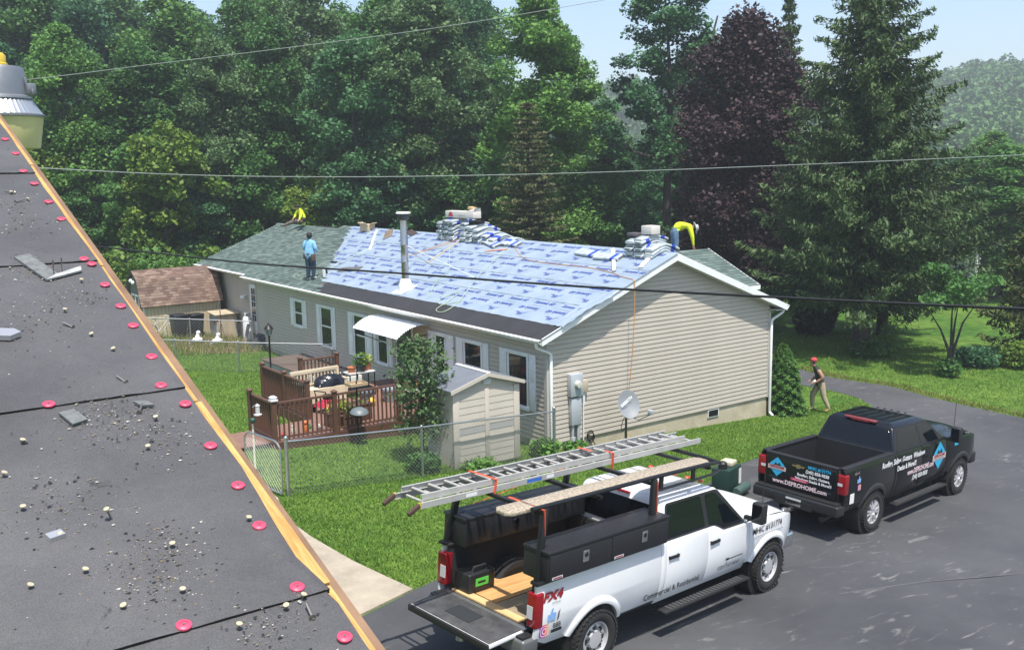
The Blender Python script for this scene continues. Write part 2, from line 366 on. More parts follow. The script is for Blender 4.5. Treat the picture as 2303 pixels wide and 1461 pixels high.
# ------------------------------------------------------------------ roof
DECK = mat('roof_board_grey', (.13, .12, .11), .85, var=.2)
roof = MB()
def slab(mb, u0, u1, zr, ur, v0, v1, th=.11):
    z = lambda u: zr - SL * abs(u - ur)
    mb.hexa([(u0, v0, z(u0) - th), (u1, v0, z(u1) - th), (u1, v1, z(u1) - th), (u0, v1, z(u0) - th), (u0, v0, z(u0)), (u1, v0, z(u1)), (u1, v1, z(u1)), (u0, v1, z(u0))])
slab(roof, UE + .03, UR, ZR, UR, VR0 + .04, VR1 - .02); slab(roof, UR, 2 * UR - UE - .03, ZR, UR, VR0 + .04, VR1 - .02)
roof_o = roof.build('roof', DECK, house)
wr = MB(); slab(wr, .02, UR, ZW, UR, VR1 - .3, 26.84); slab(wr, UR, 2 * UR - .02, ZW, UR, VR1 - .3, 26.84)
wroof = wr.build('wing_roof', DECK, house)
# rear ell behind the gable: its slope faces the drive
ell = MB(); z0, z1 = 3.33, 4.325
E0, E1 = (6.75, .95), (UR + .2, 0)
ell.hexa([(6.0, .55, 3.25), (9.3, .55, 3.25), (9.3, 1.4, 3.35), (6.0, 1.4, 3.35), (6.0, .55, 3.35), (9.3, .55, 3.35), (9.3, 1.4, 3.45), (6.0, 1.4, 3.45)])
# fascia, rake boards, soffit
fa = MB(); fa.b2(UE - .005, UE + .028, VR0 + .03, VR1, ZE - .15, ZE - .012); fa.build('fascia', WHITE, roof_o)
MB().b2(2 * UR - UE - .028, 2 * UR - UE + .005, VR0 + .03, VR1, ZE - .15, ZE - .012).build('fascia', WHITE, roof_o)
so = MB(); so.b2(UE + .03, .0, VR0 + .05, VR1 - .05, ZE - .15, ZE - .135).b2(W, 2 * UR - UE - .03, VR0 + .05, VR1 - .05, ZE - .15, ZE - .135); so.build('soffit', WHITE_D, roof_o)
def rake(v, t, name='rake_board'):
    for s in (-1, 1):
        m = MB(); ue = UR + s * (UR - UE + .01)
        m.hexa([(ue, v, ZE - .17), (UR, v, ZR - .19), (UR, v + t, ZR - .19), (ue, v + t, ZE - .17), (ue, v, ZE + .012), (UR, v, ZR + .012), (UR, v + t, ZR + .012), (ue, v + t, ZE + .012)])
        m.build(name, WHITE, roof_o)
rake(VR0, .03)
for s in (-1, 1):
    m = MB(); ue = UR + s * (UR - UE)
    m.hexa([(ue, VR1 - .03, ZE - .12), (UR, VR1 - .03, ZR - .16), (UR, VR1 - .004, ZR - .16), (ue, VR1 - .004, ZE - .12), (ue, VR1 - .03, ZE - .004), (UR, VR1 - .03, ZR - .004), (UR, VR1 - .004, ZR - .004), (ue, VR1 - .004, ZE - .004)]); m.build('rake_board', DECK, roof_o)
for s in (-1, 1):   # gable soffit under the overhang
    m = MB(); ue = UR + s * (UR - UE - .02)
    m.hexa([(ue, VR0 + .03, ZE - .16), (UR, VR0 + .03, ZR - .175), (UR, -.0, ZR - .175), (ue, -.0, ZE - .16), (ue, VR0 + .03, ZE - .145), (UR, VR0 + .03, ZR - .16), (UR, 0, ZR - .16), (ue, 0, ZE - .145)])
    m.build('soffit', WHITE_D, roof_o)
m = MB(); m.b2(-.002, .03, LN + .4, 26.84, 2.38, 2.515); m.build('fascia', WHITE, wroof)
m = MB(); m.b2(.03, UW, LN + .4, 26.8, 2.38, 2.395); m.build('soffit', WHITE_D, wroof)
m = MB(); m.hexa([(.0, 26.81, 2.36), (UR, 26.81, ZW - .17), (UR, 26.84, ZW - .17), (.0, 26.84, 2.36), (0, 26.81, 2.53), (UR, 26.81, ZW + .012), (UR, 26.84, ZW + .012), (0, 26.84, 2.53)]); m.build('rake_board', WHITE, wroof)
# gutters on front eave: open trough of white aluminium
def gutter(u, v0, v1, z, s, par):
    m = MB(); P = [(0, 0), (s * .05, 0), (s * .10, .045), (s * .115, .09), (s * .105, .09), (s * .092, .05), (s * .046, .008), (s * .006, .008), (s * .006, .09), (0, .09)]
    m.prism(P, (u, v0, z), (1, 0, 0), (0, 0, 1), (0, 1, 0), v1 - v0); o = m.build('gutter', WHITE, par, smooth=50)
    q = MB(); q.hexa([(u, v0 + .01, z + .098), (u + s * .15, v0 + .01, z + .09), (u + s * .15, v1, z + .09), (u, v1, z + .098), (u - s * .02, v0 + .01, z + .112), (u + s * .15, v0 + .01, z + .098), (u + s * .15, v1, z + .098), (u - s * .02, v1, z + .112)]); q.build('gutter_guard', WHITE, par); return o
gutter(-.004, LN + .42, 26.84, 2.392, -1, wroof); gutter(UE - .006, VR0 + .02, VR1, ZE - .125, -1, roof_o); gutter(2 * UR - UE + .006, VR0 + .02, VR1, ZE - .125, 1, roof_o)
def downspout(pts):
    m = MB()
    for a, b in zip(pts, pts[1:]): m.beam(a, b, .075, .06, up=(0, 1, 0) if abs(Vector(b).z - Vector(a).z) > .5 else (0, 0, 1))
    return m.build('downspout', WHITE, house, bevel=.012)
zb = g(.1, 0) + .03
downspout([(-.46, -.16, 2.42), (-.44, -.16, 2.28), (-.05, -.09, 2.12), (.06, -.085, 2.05), (.06, -.085, zb + .1), (.07, -.2, zb)])
zb = g(W, 0) + .03
downspout([(W + .47, -.16, 2.42), (W + .45, -.16, 2.28), (W + .1, -.09, 2.10), (W + .02, -.085, 2.04), (W + .02, -.085, zb + .1), (W + .02, -.22, zb)])
# ---- shingles: rows of tabs as joined geometry
def shinglemat(name, c0, c1, c2):
    m, N, L, b = nodemat(name); b.inputs['Roughness'].default_value = .92; b.inputs['Specular IOR Level'].default_value = .2
    gi = N.new('ShaderNodeNewGeometry'); rp = N.new('ShaderNodeValToRGB'); e = rp.color_ramp.elements
    e[0].color = (*c0, 1); e[1].color = (*c2, 1); x = e.new(.5); x.color = (*c1, 1); L.new(gi.outputs['Random Per Island'], rp.inputs[0])
    tc = N.new('ShaderNodeTexCoord'); n1 = N.new('ShaderNodeTexNoise'); n1.inputs['Scale'].default_value = 120; L.new(tc.outputs['Object'], n1.inputs[0])
    n0 = N.new('ShaderNodeTexNoise'); n0.inputs['Scale'].default_value = 1.2; n0.inputs['Detail'].default_value = 4; L.new(tc.outputs['Object'], n0.inputs[0])
    ad = N.new('ShaderNodeMath'); ad.operation = 'ADD'; L.new(n1.outputs[0], ad.inputs[0]); L.new(n0.outputs[0], ad.inputs[1])
    r2 = N.new('ShaderNodeValToRGB'); r2.color_ramp.elements[0].position = .6; r2.color_ramp.elements[1].position = 1.4; r2.color_ramp.elements[0].color = (.6, .6, .6, 1); r2.color_ramp.elements[1].color = (1.35, 1.35, 1.35, 1); L.new(ad.outputs[0], r2.inputs[0])
    mu = N.new('ShaderNodeMixRGB'); mu.blend_type = 'MULTIPLY'; mu.inputs[0].default_value = 1; L.new(rp.outputs[0], mu.inputs[1]); L.new(r2.outputs[0], mu.inputs[2]); L.new(mu.outputs[0], b.inputs['Base Color'])
    bp = N.new('ShaderNodeBump'); bp.inputs['Strength'].default_value = .3; bp.inputs['Distance'].default_value = .004; L.new(n1.outputs[0], bp.inputs['Height']); L.new(bp.outputs[0], b.inputs['Normal'])
    return m
GSH = shinglemat('green_shingle', (.055, .078, .072), (.075, .105, .095), (.115, .145, .13))
BSH = shinglemat('brown_shingle', (.095, .062, .050), (.14, .095, .074), (.20, .145, .115))
def shingles(O, ax, up, nrm, length, vrange, m, name, parent, exp=.143, tab=.33, rnd=None, vspan=None):
    """rows of three-tab shingles on a plane: O origin at the eave, ax along the eave, up the slope"""
    rnd = rnd or random.Random(3); O, ax, up, nrm = Vector(O), Vector(ax), Vector(up), Vector(nrm)
    mb = MB(); k = 0; s = 0.
    while s < length - .02:
        e = min(exp, length - s); a0, a1 = vrange(s + e * .5); t = a0 - ((k * .5) % 1) * tab
        while t < a1:
            x0, x1 = max(t, a0) + .004, min(t + tab, a1) - .004
            if x1 - x0 > .03:
                h = .012 + rnd.random() * .006; dz = rnd.uniform(-.004, .004) if True else 0
                A = O + up * (s + dz); n = len(mb.v)
                q = lambda x, y, z: tuple(A + ax * x + up * y + nrm * z)
                mb.v += [q(x0, 0, .0), q(x1, 0, .0), q(x0, 0, h), q(x1, 0, h), q(x1, e + .01, .004), q(x0, e + .01, .004)]
                mb.face((n, n + 1, n + 3, n + 2)); mb.face((n + 2, n + 3, n + 4, n + 5))
            t += tab
        s += exp; k += 1
    return stuff(mb.build(name, m, parent, recalc=False))
CS = Vector((1, 0, SL)).normalized(); NS = Vector((-SL, 0, 1)).normalized(); SLEN = (UR - UE) / CS.x
def edge_main(s): return (12.5 + .33 * round((s / SLEN) * 6.1 / .33) + (.17 if int(s / .143) % 2 else 0), VR1)
shingles(Vector((UE - .02, 0, ZE - .008)) + NS * .002, (0, 1, 0), CS, NS, SLEN + .02, edge_main, GSH, 'shingle_courses', roof_o)
WLEN = (UR - .0) / CS.x
shingles(Vector((-.015, 0, ZW - SL * (UR + .015))) + NS * .002, (0, 1, 0), CS, NS, WLEN, lambda s: (19.83 if s < 4.5 else 19.83, 26.85), GSH, 'shingle_courses', wroof)
rs = MB()   # plain shingled rear slopes
for (u0, u1, zr, v0, v1) in ((UR + .01, 2 * UR - UE, ZR, VR0, VR1), (UR + .01, 2 * UR, ZW, VR1, 26.84)):
    z = lambda u: zr - SL * (u - UR)
    rs.poly([(u0, v0, z(u0) + .012), (u1, v0, z(u1) + .012), (u1, v1, z(u1) + .012), (u0, v1, z(u0) + .012)])
rs.build('rear_shingles', GSH, roof_o)
for (v0, v1, zr, nm) in ((19.85, 26.85, ZW, wroof),):   # ridge caps of the wing
    v = v0
    while v < v1 - .05:
        c = MB()
        for s in (-1, 1): c.hexa([(UR, v, zr + .012), (UR + s * .15, v, zr - .15 * SL + .012), (UR + s * .15, v + .3, zr - .15 * SL + .012), (UR, v + .3, zr + .012), (UR, v, zr + .024), (UR + s * .15, v, zr - .15 * SL + .024), (UR + s * .15, v + .3, zr - .15 * SL + .030), (UR, v + .3, zr + .030)])
        c.build('ridge_cap', GSH, nm); v += .143 * 2
# rear cross gable: ridge runs back from the main ridge, slope faces the drive
m = MB(); P0 = Vector((UR + .05, -.1, ZR - .01)); 
# ridge of the ell from (4.3,.0) going +u to 6.9 ; slope falls towards -v
eu0, eu1, ez = 4.6, 9.55, 4.315
Oe = Vector((eu0, -1.05, 3.60))
# ------------------------------------------------------------------ underlayment
FELT = mat('black_felt', (.026, .026, .029), .75, var=.25, scale=1.5, bump=.35, bscale=90)
m = MB()
def sp(u, v, dz): return Vector((u, v, roofz(u))) + NS * dz
m.grid(lambda a, b: sp(UE - .03 + a * .78, VR0 - .02 + b * (13.1 - VR0), .004), 2, 20)
m.build('starter_membrane', FELT, roof_o)
def undermat():
    m, N, L, b = nodemat('grey_underlayment'); b.inputs['Roughness'].default_value = .42; b.inputs['Specular IOR Level'].default_value = .45
    tc = N.new('ShaderNodeTexCoord'); n = N.new('ShaderNodeTexNoise'); n.inputs['Scale'].default_value = 1.7; n.inputs['Detail'].default_value = 5; L.new(tc.outputs['Object'], n.inputs[0])
    rp = N.new('ShaderNodeValToRGB'); e = rp.color_ramp.elements; e[0].position = .3; e[1].position = .7; e[0].color = (.235, .30, .375, 1); e[1].color = (.305, .37, .445, 1); L.new(n.outputs[0], rp.inputs[0]); L.new(rp.outputs[0], b.inputs['Base Color'])
    mp = N.new('ShaderNodeMapping'); mp.inputs['Scale'].default_value = (6, .7, 6); L.new(tc.outputs['Object'], mp.inputs[0])
    n2 = N.new('ShaderNodeTexNoise'); n2.inputs['Scale'].default_value = 2.2; n2.inputs['Detail'].default_value = 5; n2.inputs['Distortion'].default_value = .6; L.new(mp.outputs[0], n2.inputs[0])
    bp = N.new('ShaderNodeBump'); bp.inputs['Strength'].default_value = .55; bp.inputs['Distance'].default_value = .03; L.new(n2.outputs[0], bp.inputs['Height']); L.new(bp.outputs[0], b.inputs['Normal'])
    return m
UND = undermat(); BLUE = mat('blue_print', (.035, .075, .36), .5); BLUE2 = mat('blue_print_pale', (.20, .27, .44), .5)
rnd = random.Random(5); strips = []
U0 = .27; NST = 4; wst = (UR - U0) / NST
for k in range(NST):
    ua, ub = U0 + k * wst - .06, U0 + (k + 1) * wst
    vmax = lambda s: edge_main((s - UE) / CS.x)[0] + .35
    m = MB(); ph = rnd.random() * 9
    m.grid(lambda a, b: sp(ua + a * (ub - ua), VR0 - .03 + b * (vmax(ua + a * (ub - ua)) - VR0), .009 + .004 * k + .0025 * math.sin(b * 90 + a * 5 + ph) * math.sin(a * 7 + b * 31) + (.012 * rnd.random() if a == 0 else 0)), 8, 90)
    strips.append(m.build('underlayment_sheet', UND, roof_o, smooth=60))
# loose crumpled end hanging over the rake near the eave
m = MB(); m.grid(lambda a, b: sp(.2 + a * 1.7, VR0 - .06 - .03 * math.sin(a * 9) + b * .5, .02 + .022 * abs(math.sin(a * 17 + b * 4)) * (1 - b) + .012 * math.sin(b * 12 + a * 5)), 24, 8)
m.build('underlayment_sheet', UND, roof_o, smooth=60)
def logo_mesh():
    m = MB()
    def stroke(pts, w_):
        for a, b in zip(pts, pts[1:]):
            d = (Vector((*b, 0)) - Vector((*a, 0))).normalized(); n = Vector((-d.y, d.x, 0)) * w_ / 2
            A, B = Vector((*a, 0)), Vector((*b, 0)); m.poly([A - n * .6, B - n, B + n, A + n * .6])
    stroke([(-.26, -.10), (-.18, -.02), (-.10, .06), (-.06, .10)], .022); stroke([(-.06, .10), (-.08, .0), (-.07, -.05)], .03); stroke([(-.07, -.05), (0, .06), (.03, .10)], .022)
    stroke([(.03, .10), (.02, .02), (.04, -.06)], .032); stroke([(.04, -.06), (.1, .0)], .02); stroke([(.1, .0), (.12, -.07)], .03); stroke([(.12, -.07), (.2, -.03)], .018)
    return m.mesh('logo', BLUE, recalc=False)
LOGO = logo_mesh(); TXT = text_mesh('Summit 60', .20, BLUE, bold=.002, shear=.25, xs=.95)
rows = [(.20, 'L', -1), (.48, 'T', -1), (.80, 'T', 1)]
pr = MB()
def add_flat(me, M):
    n = len(pr.v); pr.v += [tuple(M @ v.co) for v in me.vertices]
    for p in me.polygons: pr.face([n + i for i in p.vertices])
sub = MB()
for k in range(NST):
    for ri, (fr, kind, sg) in enumerate(rows):
        u = U0 + (k + fr) * wst; vm = vmax(u) - .5; v = .05 + rnd.random() * .5 + (ri % 2) * .4
        while v < vm:
            o = sp(u, v, .018 + .004 * k); M = frame(o, (0, -sg, 0), CS * sg)
            if not (1.8 < v < 2.6 and k == 3):
                add_flat(LOGO if kind == 'L' else TXT, M)
                if kind == 'T':
                    n = len(sub.v); sub.v += [tuple(M @ Vector(q)) for q in ((-.36, -.156, 0), (.25, -.156, 0), (.25, -.149, 0), (-.36, -.149, 0))]; sub.face((n, n + 1, n + 2, n + 3))
            v += 1.18 if kind == 'T' else 1.3
stuff(pr.build('printed_lettering', BLUE, roof_o, recalc=False))
stuff(sub.build('printed_line', BLUE2, roof_o, recalc=False))
# ------------------------------------------------------------------ windows, shutters, doors
def windowset(v0, v1, w0, w1, z0, z1, u=0., split=.5, par=None):
    """v0..v1 overall incl. shutters, w0..w1 window; hung on the front wall"""
    par = par or house
    fr = MB(); x = u - .05
    t = .075
    fr.b2(x - .02, u + .0, w0 - .03, w1 + .03, z1 - t, z1 + .03).b2(x - .03, u, w0 - .03, w1 + .03, z0 - .05, z0 + t * .8)
    fr.b2(x, u, w0, w0 + t, z0 + t * .8, z1 - t).b2(x, u, w1 - t, w1, z0 + t * .8, z1 - t)
    zm = z0 + (z1 - z0) * split; fr.b2(x + .012, u, w0 + t, w1 - t, zm - .028, zm + .028)
    win = fr.build('window', WHITE, par, bevel=.006)
    for (a, b) in ((z0 + t * .8, zm - .028), (zm + .028, z1 - t)):
        MB().b2(u - .034, u - .028, w0 + t, w1 - t, a, b).build('pane', GLASS, win)
    for (a, b) in ((v0, w0 - .04), (w1 + .04, v1)):
        if b - a < .08: continue
        sh = MB(); sh.b2(u - .058, u - .027, a, b, z0 - .02, z1 + .02); s_ = sh.build('shutter', WHITE, win, bevel=.004)
        zc = (z0 + z1) / 2
        for (p, q) in ((z0 + .06, zc - .05), (zc + .05, z1 - .06)):
            pm = MB(); pm.b2(u - .07, u - .055, a + .06, b - .06, p, q); pm.build('shutter_panel', WHITE, win, bevel=.01)
windowset(14.45, 15.90, 14.78, 15.55, .95, 1.95)
windowset(12.03, 13.56, 12.30, 13.24, .50, 1.95)
windowset(9.32, 11.02, 9.75, 10.65, .50, 1.95)
windowset(4.32, 5.72, 4.75, 5.36, .52, 1.95)
windowset(2.55, 4.17, 2.86, 3.80, .50, 1.95)
windowset(.42, 2.01, .74, 1.67, .50, 1.95)
dr = MB(); dr.b2(-.05, 0, 6.62, 7.72, -.06, 2.0); door = dr.build('front_door', WHITE, house, bevel=.006)
MB().b2(-.062, -.048, 6.72, 7.62, .05, 1.92).build('door_leaf', mat('storm_door', (.06, .07, .08), .3), door)
MB().sphere((-.09, 6.82, .95), .03).build('door_knob', STEEL, door, smooth=60)
windowset(7.95, 9.2, 8.25, 8.95, .5, 1.95)
dl = MB(); dl.b2(UW - .06, UW, 20.15, 21.25, -.1, 2.0); d2 = dl.build('side_door', WHITE, house, bevel=.006)
MB().b2(UW - .068, UW - .055, 20.38, 21.02, .45, 1.85).build('pane', GLASS, d2)
mu = MB()
for i in range(1, 3): mu.b2(UW - .072, UW - .06, 20.38 + i * .213 - .01, 20.38 + i * .213 + .01, .45, 1.85)
for i in range(1, 5): mu.b2(UW - .074, UW - .062, 20.38, 21.02, .45 + i * .28 - .01, .45 + i * .28 + .01)
mu.build('muntin', WHITE, d2)
fl = MB(); fl.tube([(UW - .02, 21.65, 1.5), (UW - .18, 21.65, 1.46)], .04).sphere((UW - .22, 21.58, 1.4), .075).sphere((UW - .22, 21.75, 1.4), .075); fl.build('flood_light', WHITE, house, smooth=50)
# meter, boxes, conduits on the gable
GREY = mat('grey_enamel', (.42, .45, .48), .45, metal=.1, var=.06)
mz = .78
mt = MB().b2(.62, 1.02, -.20, -.026, .88, 1.47).build('meter_box', GREY, house, bevel=.012)
MB().lathe([(.10, 0), (.10, .06), (.085, .10), (0.001, .11)], (.83, -.20, 1.2), 20, M=Matrix.Rotation(math.pi / 2, 3, 'X')).build('meter_dial', mat('meter_glass', (.55, .54, .47), .25), mt, smooth=40)
MB().b2(.66, .98, -.17, -.026, .12, .83).build('breaker_box', GREY, house, bevel=.012)
MB().b2(1.07, 1.25, -.13, -.026, .93, 1.25).build('telephone_box', mat('tan_plastic', (.45, .38, .28), .5), house, bevel=.01)
c = MB(); c.tube([(.74, -.1, .12), (.74, -.1, -.25)], .035, 10).tube([(.93, -.1, .12), (.93, -.1, g(.9, 0) - .1)], .05, 10).tube([(.74, -.1, -.2), (.74, -.12, -.5)], .06, 10); c.build('conduit', GREY, house, smooth=40)
c = MB(); c.tube([(1.12, -.08, .93), (1.12, -.08, g(1.1, 0))], .018, 6); c.tube([(1.16, -.08, .93), (1.14, -.1, .6)], .012, 6); c.build('conduit', WHITE, house, smooth=40)
hs = MB(); 
for i in range(3): hs.tube([(1.33 + .11 * math.cos(t / 12 * 2 * math.pi), -.1 - .02 * i, -.25 + .13 * math.sin(t / 12 * 2 * math.pi) - .03 * i) for t in range(13)], .013, 5)
hs.tube([(1.33, -.12, -.3), (1.42, -.2, -.5), (1.35, -.3, g(1.3, -.3) + .02)], .013, 5)
tag(hs.build('garden_hose', BLACKM), 'coiled black hose hanging on the gable wall beside the meter conduits', 'hose')
# stove pipe with storm collar, cap and two braces
PIPE = mat('stainless_pipe', (.45, .44, .42), .28, metal=1., var=.15, scale=3, stretch=(1, 1, .2))
pu, pv = .62, 8.15; pz = roofz(pu)
sp_ = MB().lathe([(.115, -.15), (.115, .85), (.122, .86), (.122, .9), (.115, .91), (.115, 1.38), (.122, 1.39), (.122, 1.45), (.115, 1.46), (.115, 2.28)], (pu, pv, pz), 24).build('stove_pipe', PIPE, house, smooth=35)
MB().lathe([(.27, -.18), (.235, .10), (.235, .12), (.15, .33), (.118, .34)], (pu, pv, pz), 28).build('flashing', WHITE, sp_, smooth=30)
MB().lathe([(.13, 2.2), (.17, 2.24), (.19, 2.3), (.19, 2.36), (.12, 2.38)], (pu, pv, pz), 24).build('pipe_collar', mat('dark_steel', (.08, .08, .08), .5, metal=.6), sp_, smooth=35)
MB().lathe([(.03, 2.36), (.235, 2.40), (.24, 2.42), (.20, 2.46), (.001, 2.47)], (pu, pv, pz), 24).build('pipe_cap', WHITE_D, sp_, smooth=35)
MB().tube([(pu, pv, pz + 1.43), (1.75, pv - 2.3, roofz(1.75) + .03)], .012, 6).build('pipe_brace', WHITE_D, sp_)
MB().tube([(pu, pv, pz + 1.30), (1.85, pv - .2, roofz(1.85) + .03)], .012, 6).build('pipe_brace', STEEL, sp_)
fp = MB(); fp.grid(lambda a, b: sp(pu - .34 + a * .62, pv - .32 + b * .64, .022 + .008 * math.sin(a * 8 + b * 6)), 6, 6); fp.build('flashing_apron', WHITE, sp_, smooth=60)
# corrugated awning over the front door
AW = mat('white_fibreglass', (.83, .84, .84), .5, var=.06, scale=2, stretch=(1, .2, 1))
aw = thing('door_awning', 'white corrugated barrel awning over the deck door', 'awning', (0, 0, 0))
m = MB()
def awp(a, b, o):
    t = a; u_ = -.04 - 1.12 * t; z_ = 2.12 + .14 * math.sin(t * math.pi * .62) - .42 * t ** 2.0
    return (u_, 5.62 + b * 2.85, z_ + o + .014 * math.sin(t * 2 * math.pi * 15))
m.grid(lambda a, b: awp(a, b, 0), 90, 3); m.grid(lambda a, b: awp(a, 1 - b, -.012), 90, 3)
m.build('awning_sheet', AW, aw, smooth=70)
for v in (5.72, 8.36):
    m = MB(); m.tube([(-1.1, v, 1.72), (-.04, v, 1.85)], .014, 6).tube([(-1.08, v, 1.7), (-.04, v, 1.2)], .012, 6).tube([(-.55, v, 2.12), (-.55, v, 1.8)], .01, 6); m.build('awning_bracket', BLACKM, aw)
    MB().tube([(-1.1, v, 1.72), (-1.1, v, .12)], .02, 8).build('awning_post', BLACKM, aw)
# rear cross gable seen above the far rake
m = MB(); ev0, ev1, ez0, ez1, eu0, eu1 = .05, 2.12, 3.15, 4.11, 4.6, 8.05
m.hexa([(eu0, ev0, ez0 - .1), (eu1, ev0, ez0 - .1), (eu1, ev1, ez1 - .1), (eu0, ev1, ez1 - .1), (eu0, ev0, ez0), (eu1, ev0, ez0), (eu1, ev1, ez1), (eu0, ev1, ez1)])
m.hexa([(eu0, 2 * ev1 - ev0, ez0 - .1), (eu1, 2 * ev1 - ev0, ez0 - .1), (eu1, ev1, ez1 - .1), (eu0, ev1, ez1 - .1), (eu0, 2 * ev1 - ev0, ez0), (eu1, 2 * ev1 - ev0, ez0), (eu1, ev1, ez1), (eu0, ev1, ez1)])
ellr = m.build('rear_gable_roof', DECK, house)
eup = Vector((0, ev1 - ev0, ez1 - ez0)); el = eup.length; eup.normalize()
shingles((eu0, ev0 - .015, ez0 - .005), (1, 0, 0), eup, eup.cross(Vector((-1, 0, 0))), el, lambda s: (0, eu1 - eu0 + .01), GSH, 'shingle_courses', ellr)
MB().b2(eu0, eu1 + .02, ev0 - .03, ev0 - .005, ez0 - .13, ez0 - .01).build('fascia', WHITE, ellr)
m = MB(); m.prism([(ev0 + .2, 2.6), (2 * ev1 - ev0 - .2, 2.6), (2 * ev1 - ev0 - .2, ez0 - .05), (ev1, ez1 - .15), (ev0 + .2, ez0 - .05)], (eu0, 0, 0), (0, 1, 0), (0, 0, 1), (1, 0, 0), eu1 - eu0 - .25); m.build('rear_gable_wall', SIDING, house)
m = MB()
for s in (-1, 1):
    e = ev1 + s * (ev1 - ev0)
    m.hexa([(eu1, e, ez0 - .14), (eu1, ev1, ez1 - .14), (eu1 + .025, ev1, ez1 - .14), (eu1 + .025, e, ez0 - .14), (eu1, e, ez0 + .01), (eu1, ev1, ez1 + .01), (eu1 + .025, ev1, ez1 + .01), (eu1 + .025, e, ez0 + .01)])
m.build('rake_board', WHITE, ellr)
# ------------------------------------------------------------------ shingle bundles draped over the ridge
def wrapmat(name, white, blue):
    m, N, L, b = nodemat(name); b.inputs['Roughness'].default_value = .3
    tc = N.new('ShaderNodeTexCoord'); wv = N.new('ShaderNodeTexWave'); wv.inputs['Scale'].default_value = 1.0; wv.inputs['Distortion'].default_value = 5; wv.inputs['Detail'].default_value = 3; L.new(tc.outputs['Object'], wv.inputs[0])
    n = N.new('ShaderNodeTexNoise'); n.inputs['Scale'].default_value = 9; L.new(tc.outputs['Object'], n.inputs[0])
    rp = N.new('ShaderNodeValToRGB'); rp.color_ramp.interpolation = 'CONSTANT'; e = rp.color_ramp.elements; e[0].color = (*white, 1); e[1].position = .62; e[1].color = (*blue, 1); x = e.new(.76); x.color = (*white, 1)
    L.new(n.outputs[0], rp.inputs[0]); L.new(rp.outputs[0], b.inputs['Base Color'])
    bp = N.new('ShaderNodeBump'); bp.inputs['Strength'].default_value = .5; bp.inputs['Distance'].default_value = .015; L.new(wv.outputs[0], bp.inputs['Height']); L.new(bp.outputs[0], b.inputs['Normal'])
    return m
WRAP = wrapmat('bundle_wrap', (.43, .475, .49), (.30, .36, .42)); WRAPB = mat('bundle_print_blue', (.02, .06, .42), .35); WRAPK = mat('bundle_print_black', (.02, .02, .025), .4)
def bundle_meshes(bend, ln=1.0, wd=.34, th=.072):
    """a wrapped pack of shingles; bend is the drop of its ends over the ridge"""
    def f(x, y, z):
        d = bend * (abs(x) / (ln / 2)) ** 1.35
        return (x, y, z - d)
    m = MB(); nx = 10
    P = [(-.5, .3), (-.46, 0), (.46, 0), (.5, .3), (.5, .75), (.45, 1), (-.45, 1), (-.5, .75)]
    for i in range(nx + 1):
        x = -ln / 2 + ln * i / nx; q = .93 if i in (0, nx) else 1
        m.v += [f(x, p[0] * wd * q, (p[1] - .5) * q * th + th / 2) for p in P]
    for i in range(nx):
        for k in range(8): k2 = (k + 1) % 8; m.face((i * 8 + k, i * 8 + k2, i * 8 + 8 + k2, i * 8 + 8 + k))
    m.face(range(7, -1, -1)); m.face([nx * 8 + k for k in range(8)])
    b = m.mesh('shingle_bundle', WRAP, smooth=45)
    s = MB()   # printed band round one end, and dark end print
    for x0, x1, in ((-ln / 2 + .16, -ln / 2 + .30),):
        s.v += [f(x, p[0] * wd * 1.012, (p[1] - .5) * 1.04 * th + th / 2) for x in (x0, (x0 + x1) / 2, x1) for p in P]
        for i in range(2):
            for k in range(8): k2 = (k + 1) % 8; s.face((i * 8 + k, i * 8 + k2, i * 8 + 8 + k2, i * 8 + 8 + k))
    s1 = s.mesh('printed_band', WRAPB, smooth=45)
    e = MB(); e.poly([f(-ln / 2 - .003, -.1, .02), f(-ln / 2 - .003, .1, .02), f(-ln / 2 - .003, .1, .05), f(-ln / 2 - .003, -.1, .05)])
    return b, s1, e.mesh('end_print', WRAPK, recalc=False)
BM = {k: bundle_meshes(k) for k in (.19, .15, .11, .07, .04, .0)}
ORD = ['bottom', 'second', 'third', 'fourth', 'fifth', 'sixth', 'seventh', 'eighth', 'ninth', 'top']
def bundle(loc, bend, label, rz=0, rot=None, grp='shingle bundles on the roof'):
    b, s1, e = BM[bend]; o = link('shingle_bundle', b, None, loc, rot or (0, 0, rz)); tag(o, label, 'shingle bundle', grp)
    link('printed_band', s1, o); link('end_print', e, o); return o
rb = random.Random(11); BT = .074
def stack(v, n, where, u=UR, z0=0., jit=.05):
    bl = [.19, .19, .15, .15, .11, .11, .07, .07, .04, .04]
    for k in range(n):
        pos = 'only layer' if n == 1 else ('top layer' if k == n - 1 else f'{ORD[k]} layer up')
        z = ZR + .03 + k * BT + z0 + (.0 if k < 1 else 0) 
        zz = z - (.19 - .19) 
        bundle((u + rb.uniform(-jit, jit), v + rb.uniform(-.02, .02), zz), bl[min(k, 9)], f'white shingle bundle, {pos}, {where}', math.pi * (rb.random() < .35) + rb.uniform(-.06, .06))
stack(11.05, 7, 'farthest column of big stack'); stack(10.66, 8, 'second column of big stack'); stack(10.27, 8, 'column right under the carton')
stack(9.55, 7, 'column just right of the carton'); stack(9.16, 6, 'second column right of carton'); stack(8.78, 5, 'third column right of carton')
stack(8.25, 3, 'short column draped over the ridge'); stack(7.85, 2, 'pair of bent packs on the ridge'); stack(7.1, 1, 'single draped pack at the end of the big stack')
stack(1.05, 5, 'far column of the gable stack'); stack(.68, 6, 'middle column of the gable stack'); stack(.30, 3, 'near column of the gable stack')
def on_slope(u, v, dz): return tuple(Vector((u, v, roofz(u))) + NS * dz)
tilt = -math.atan(SL)
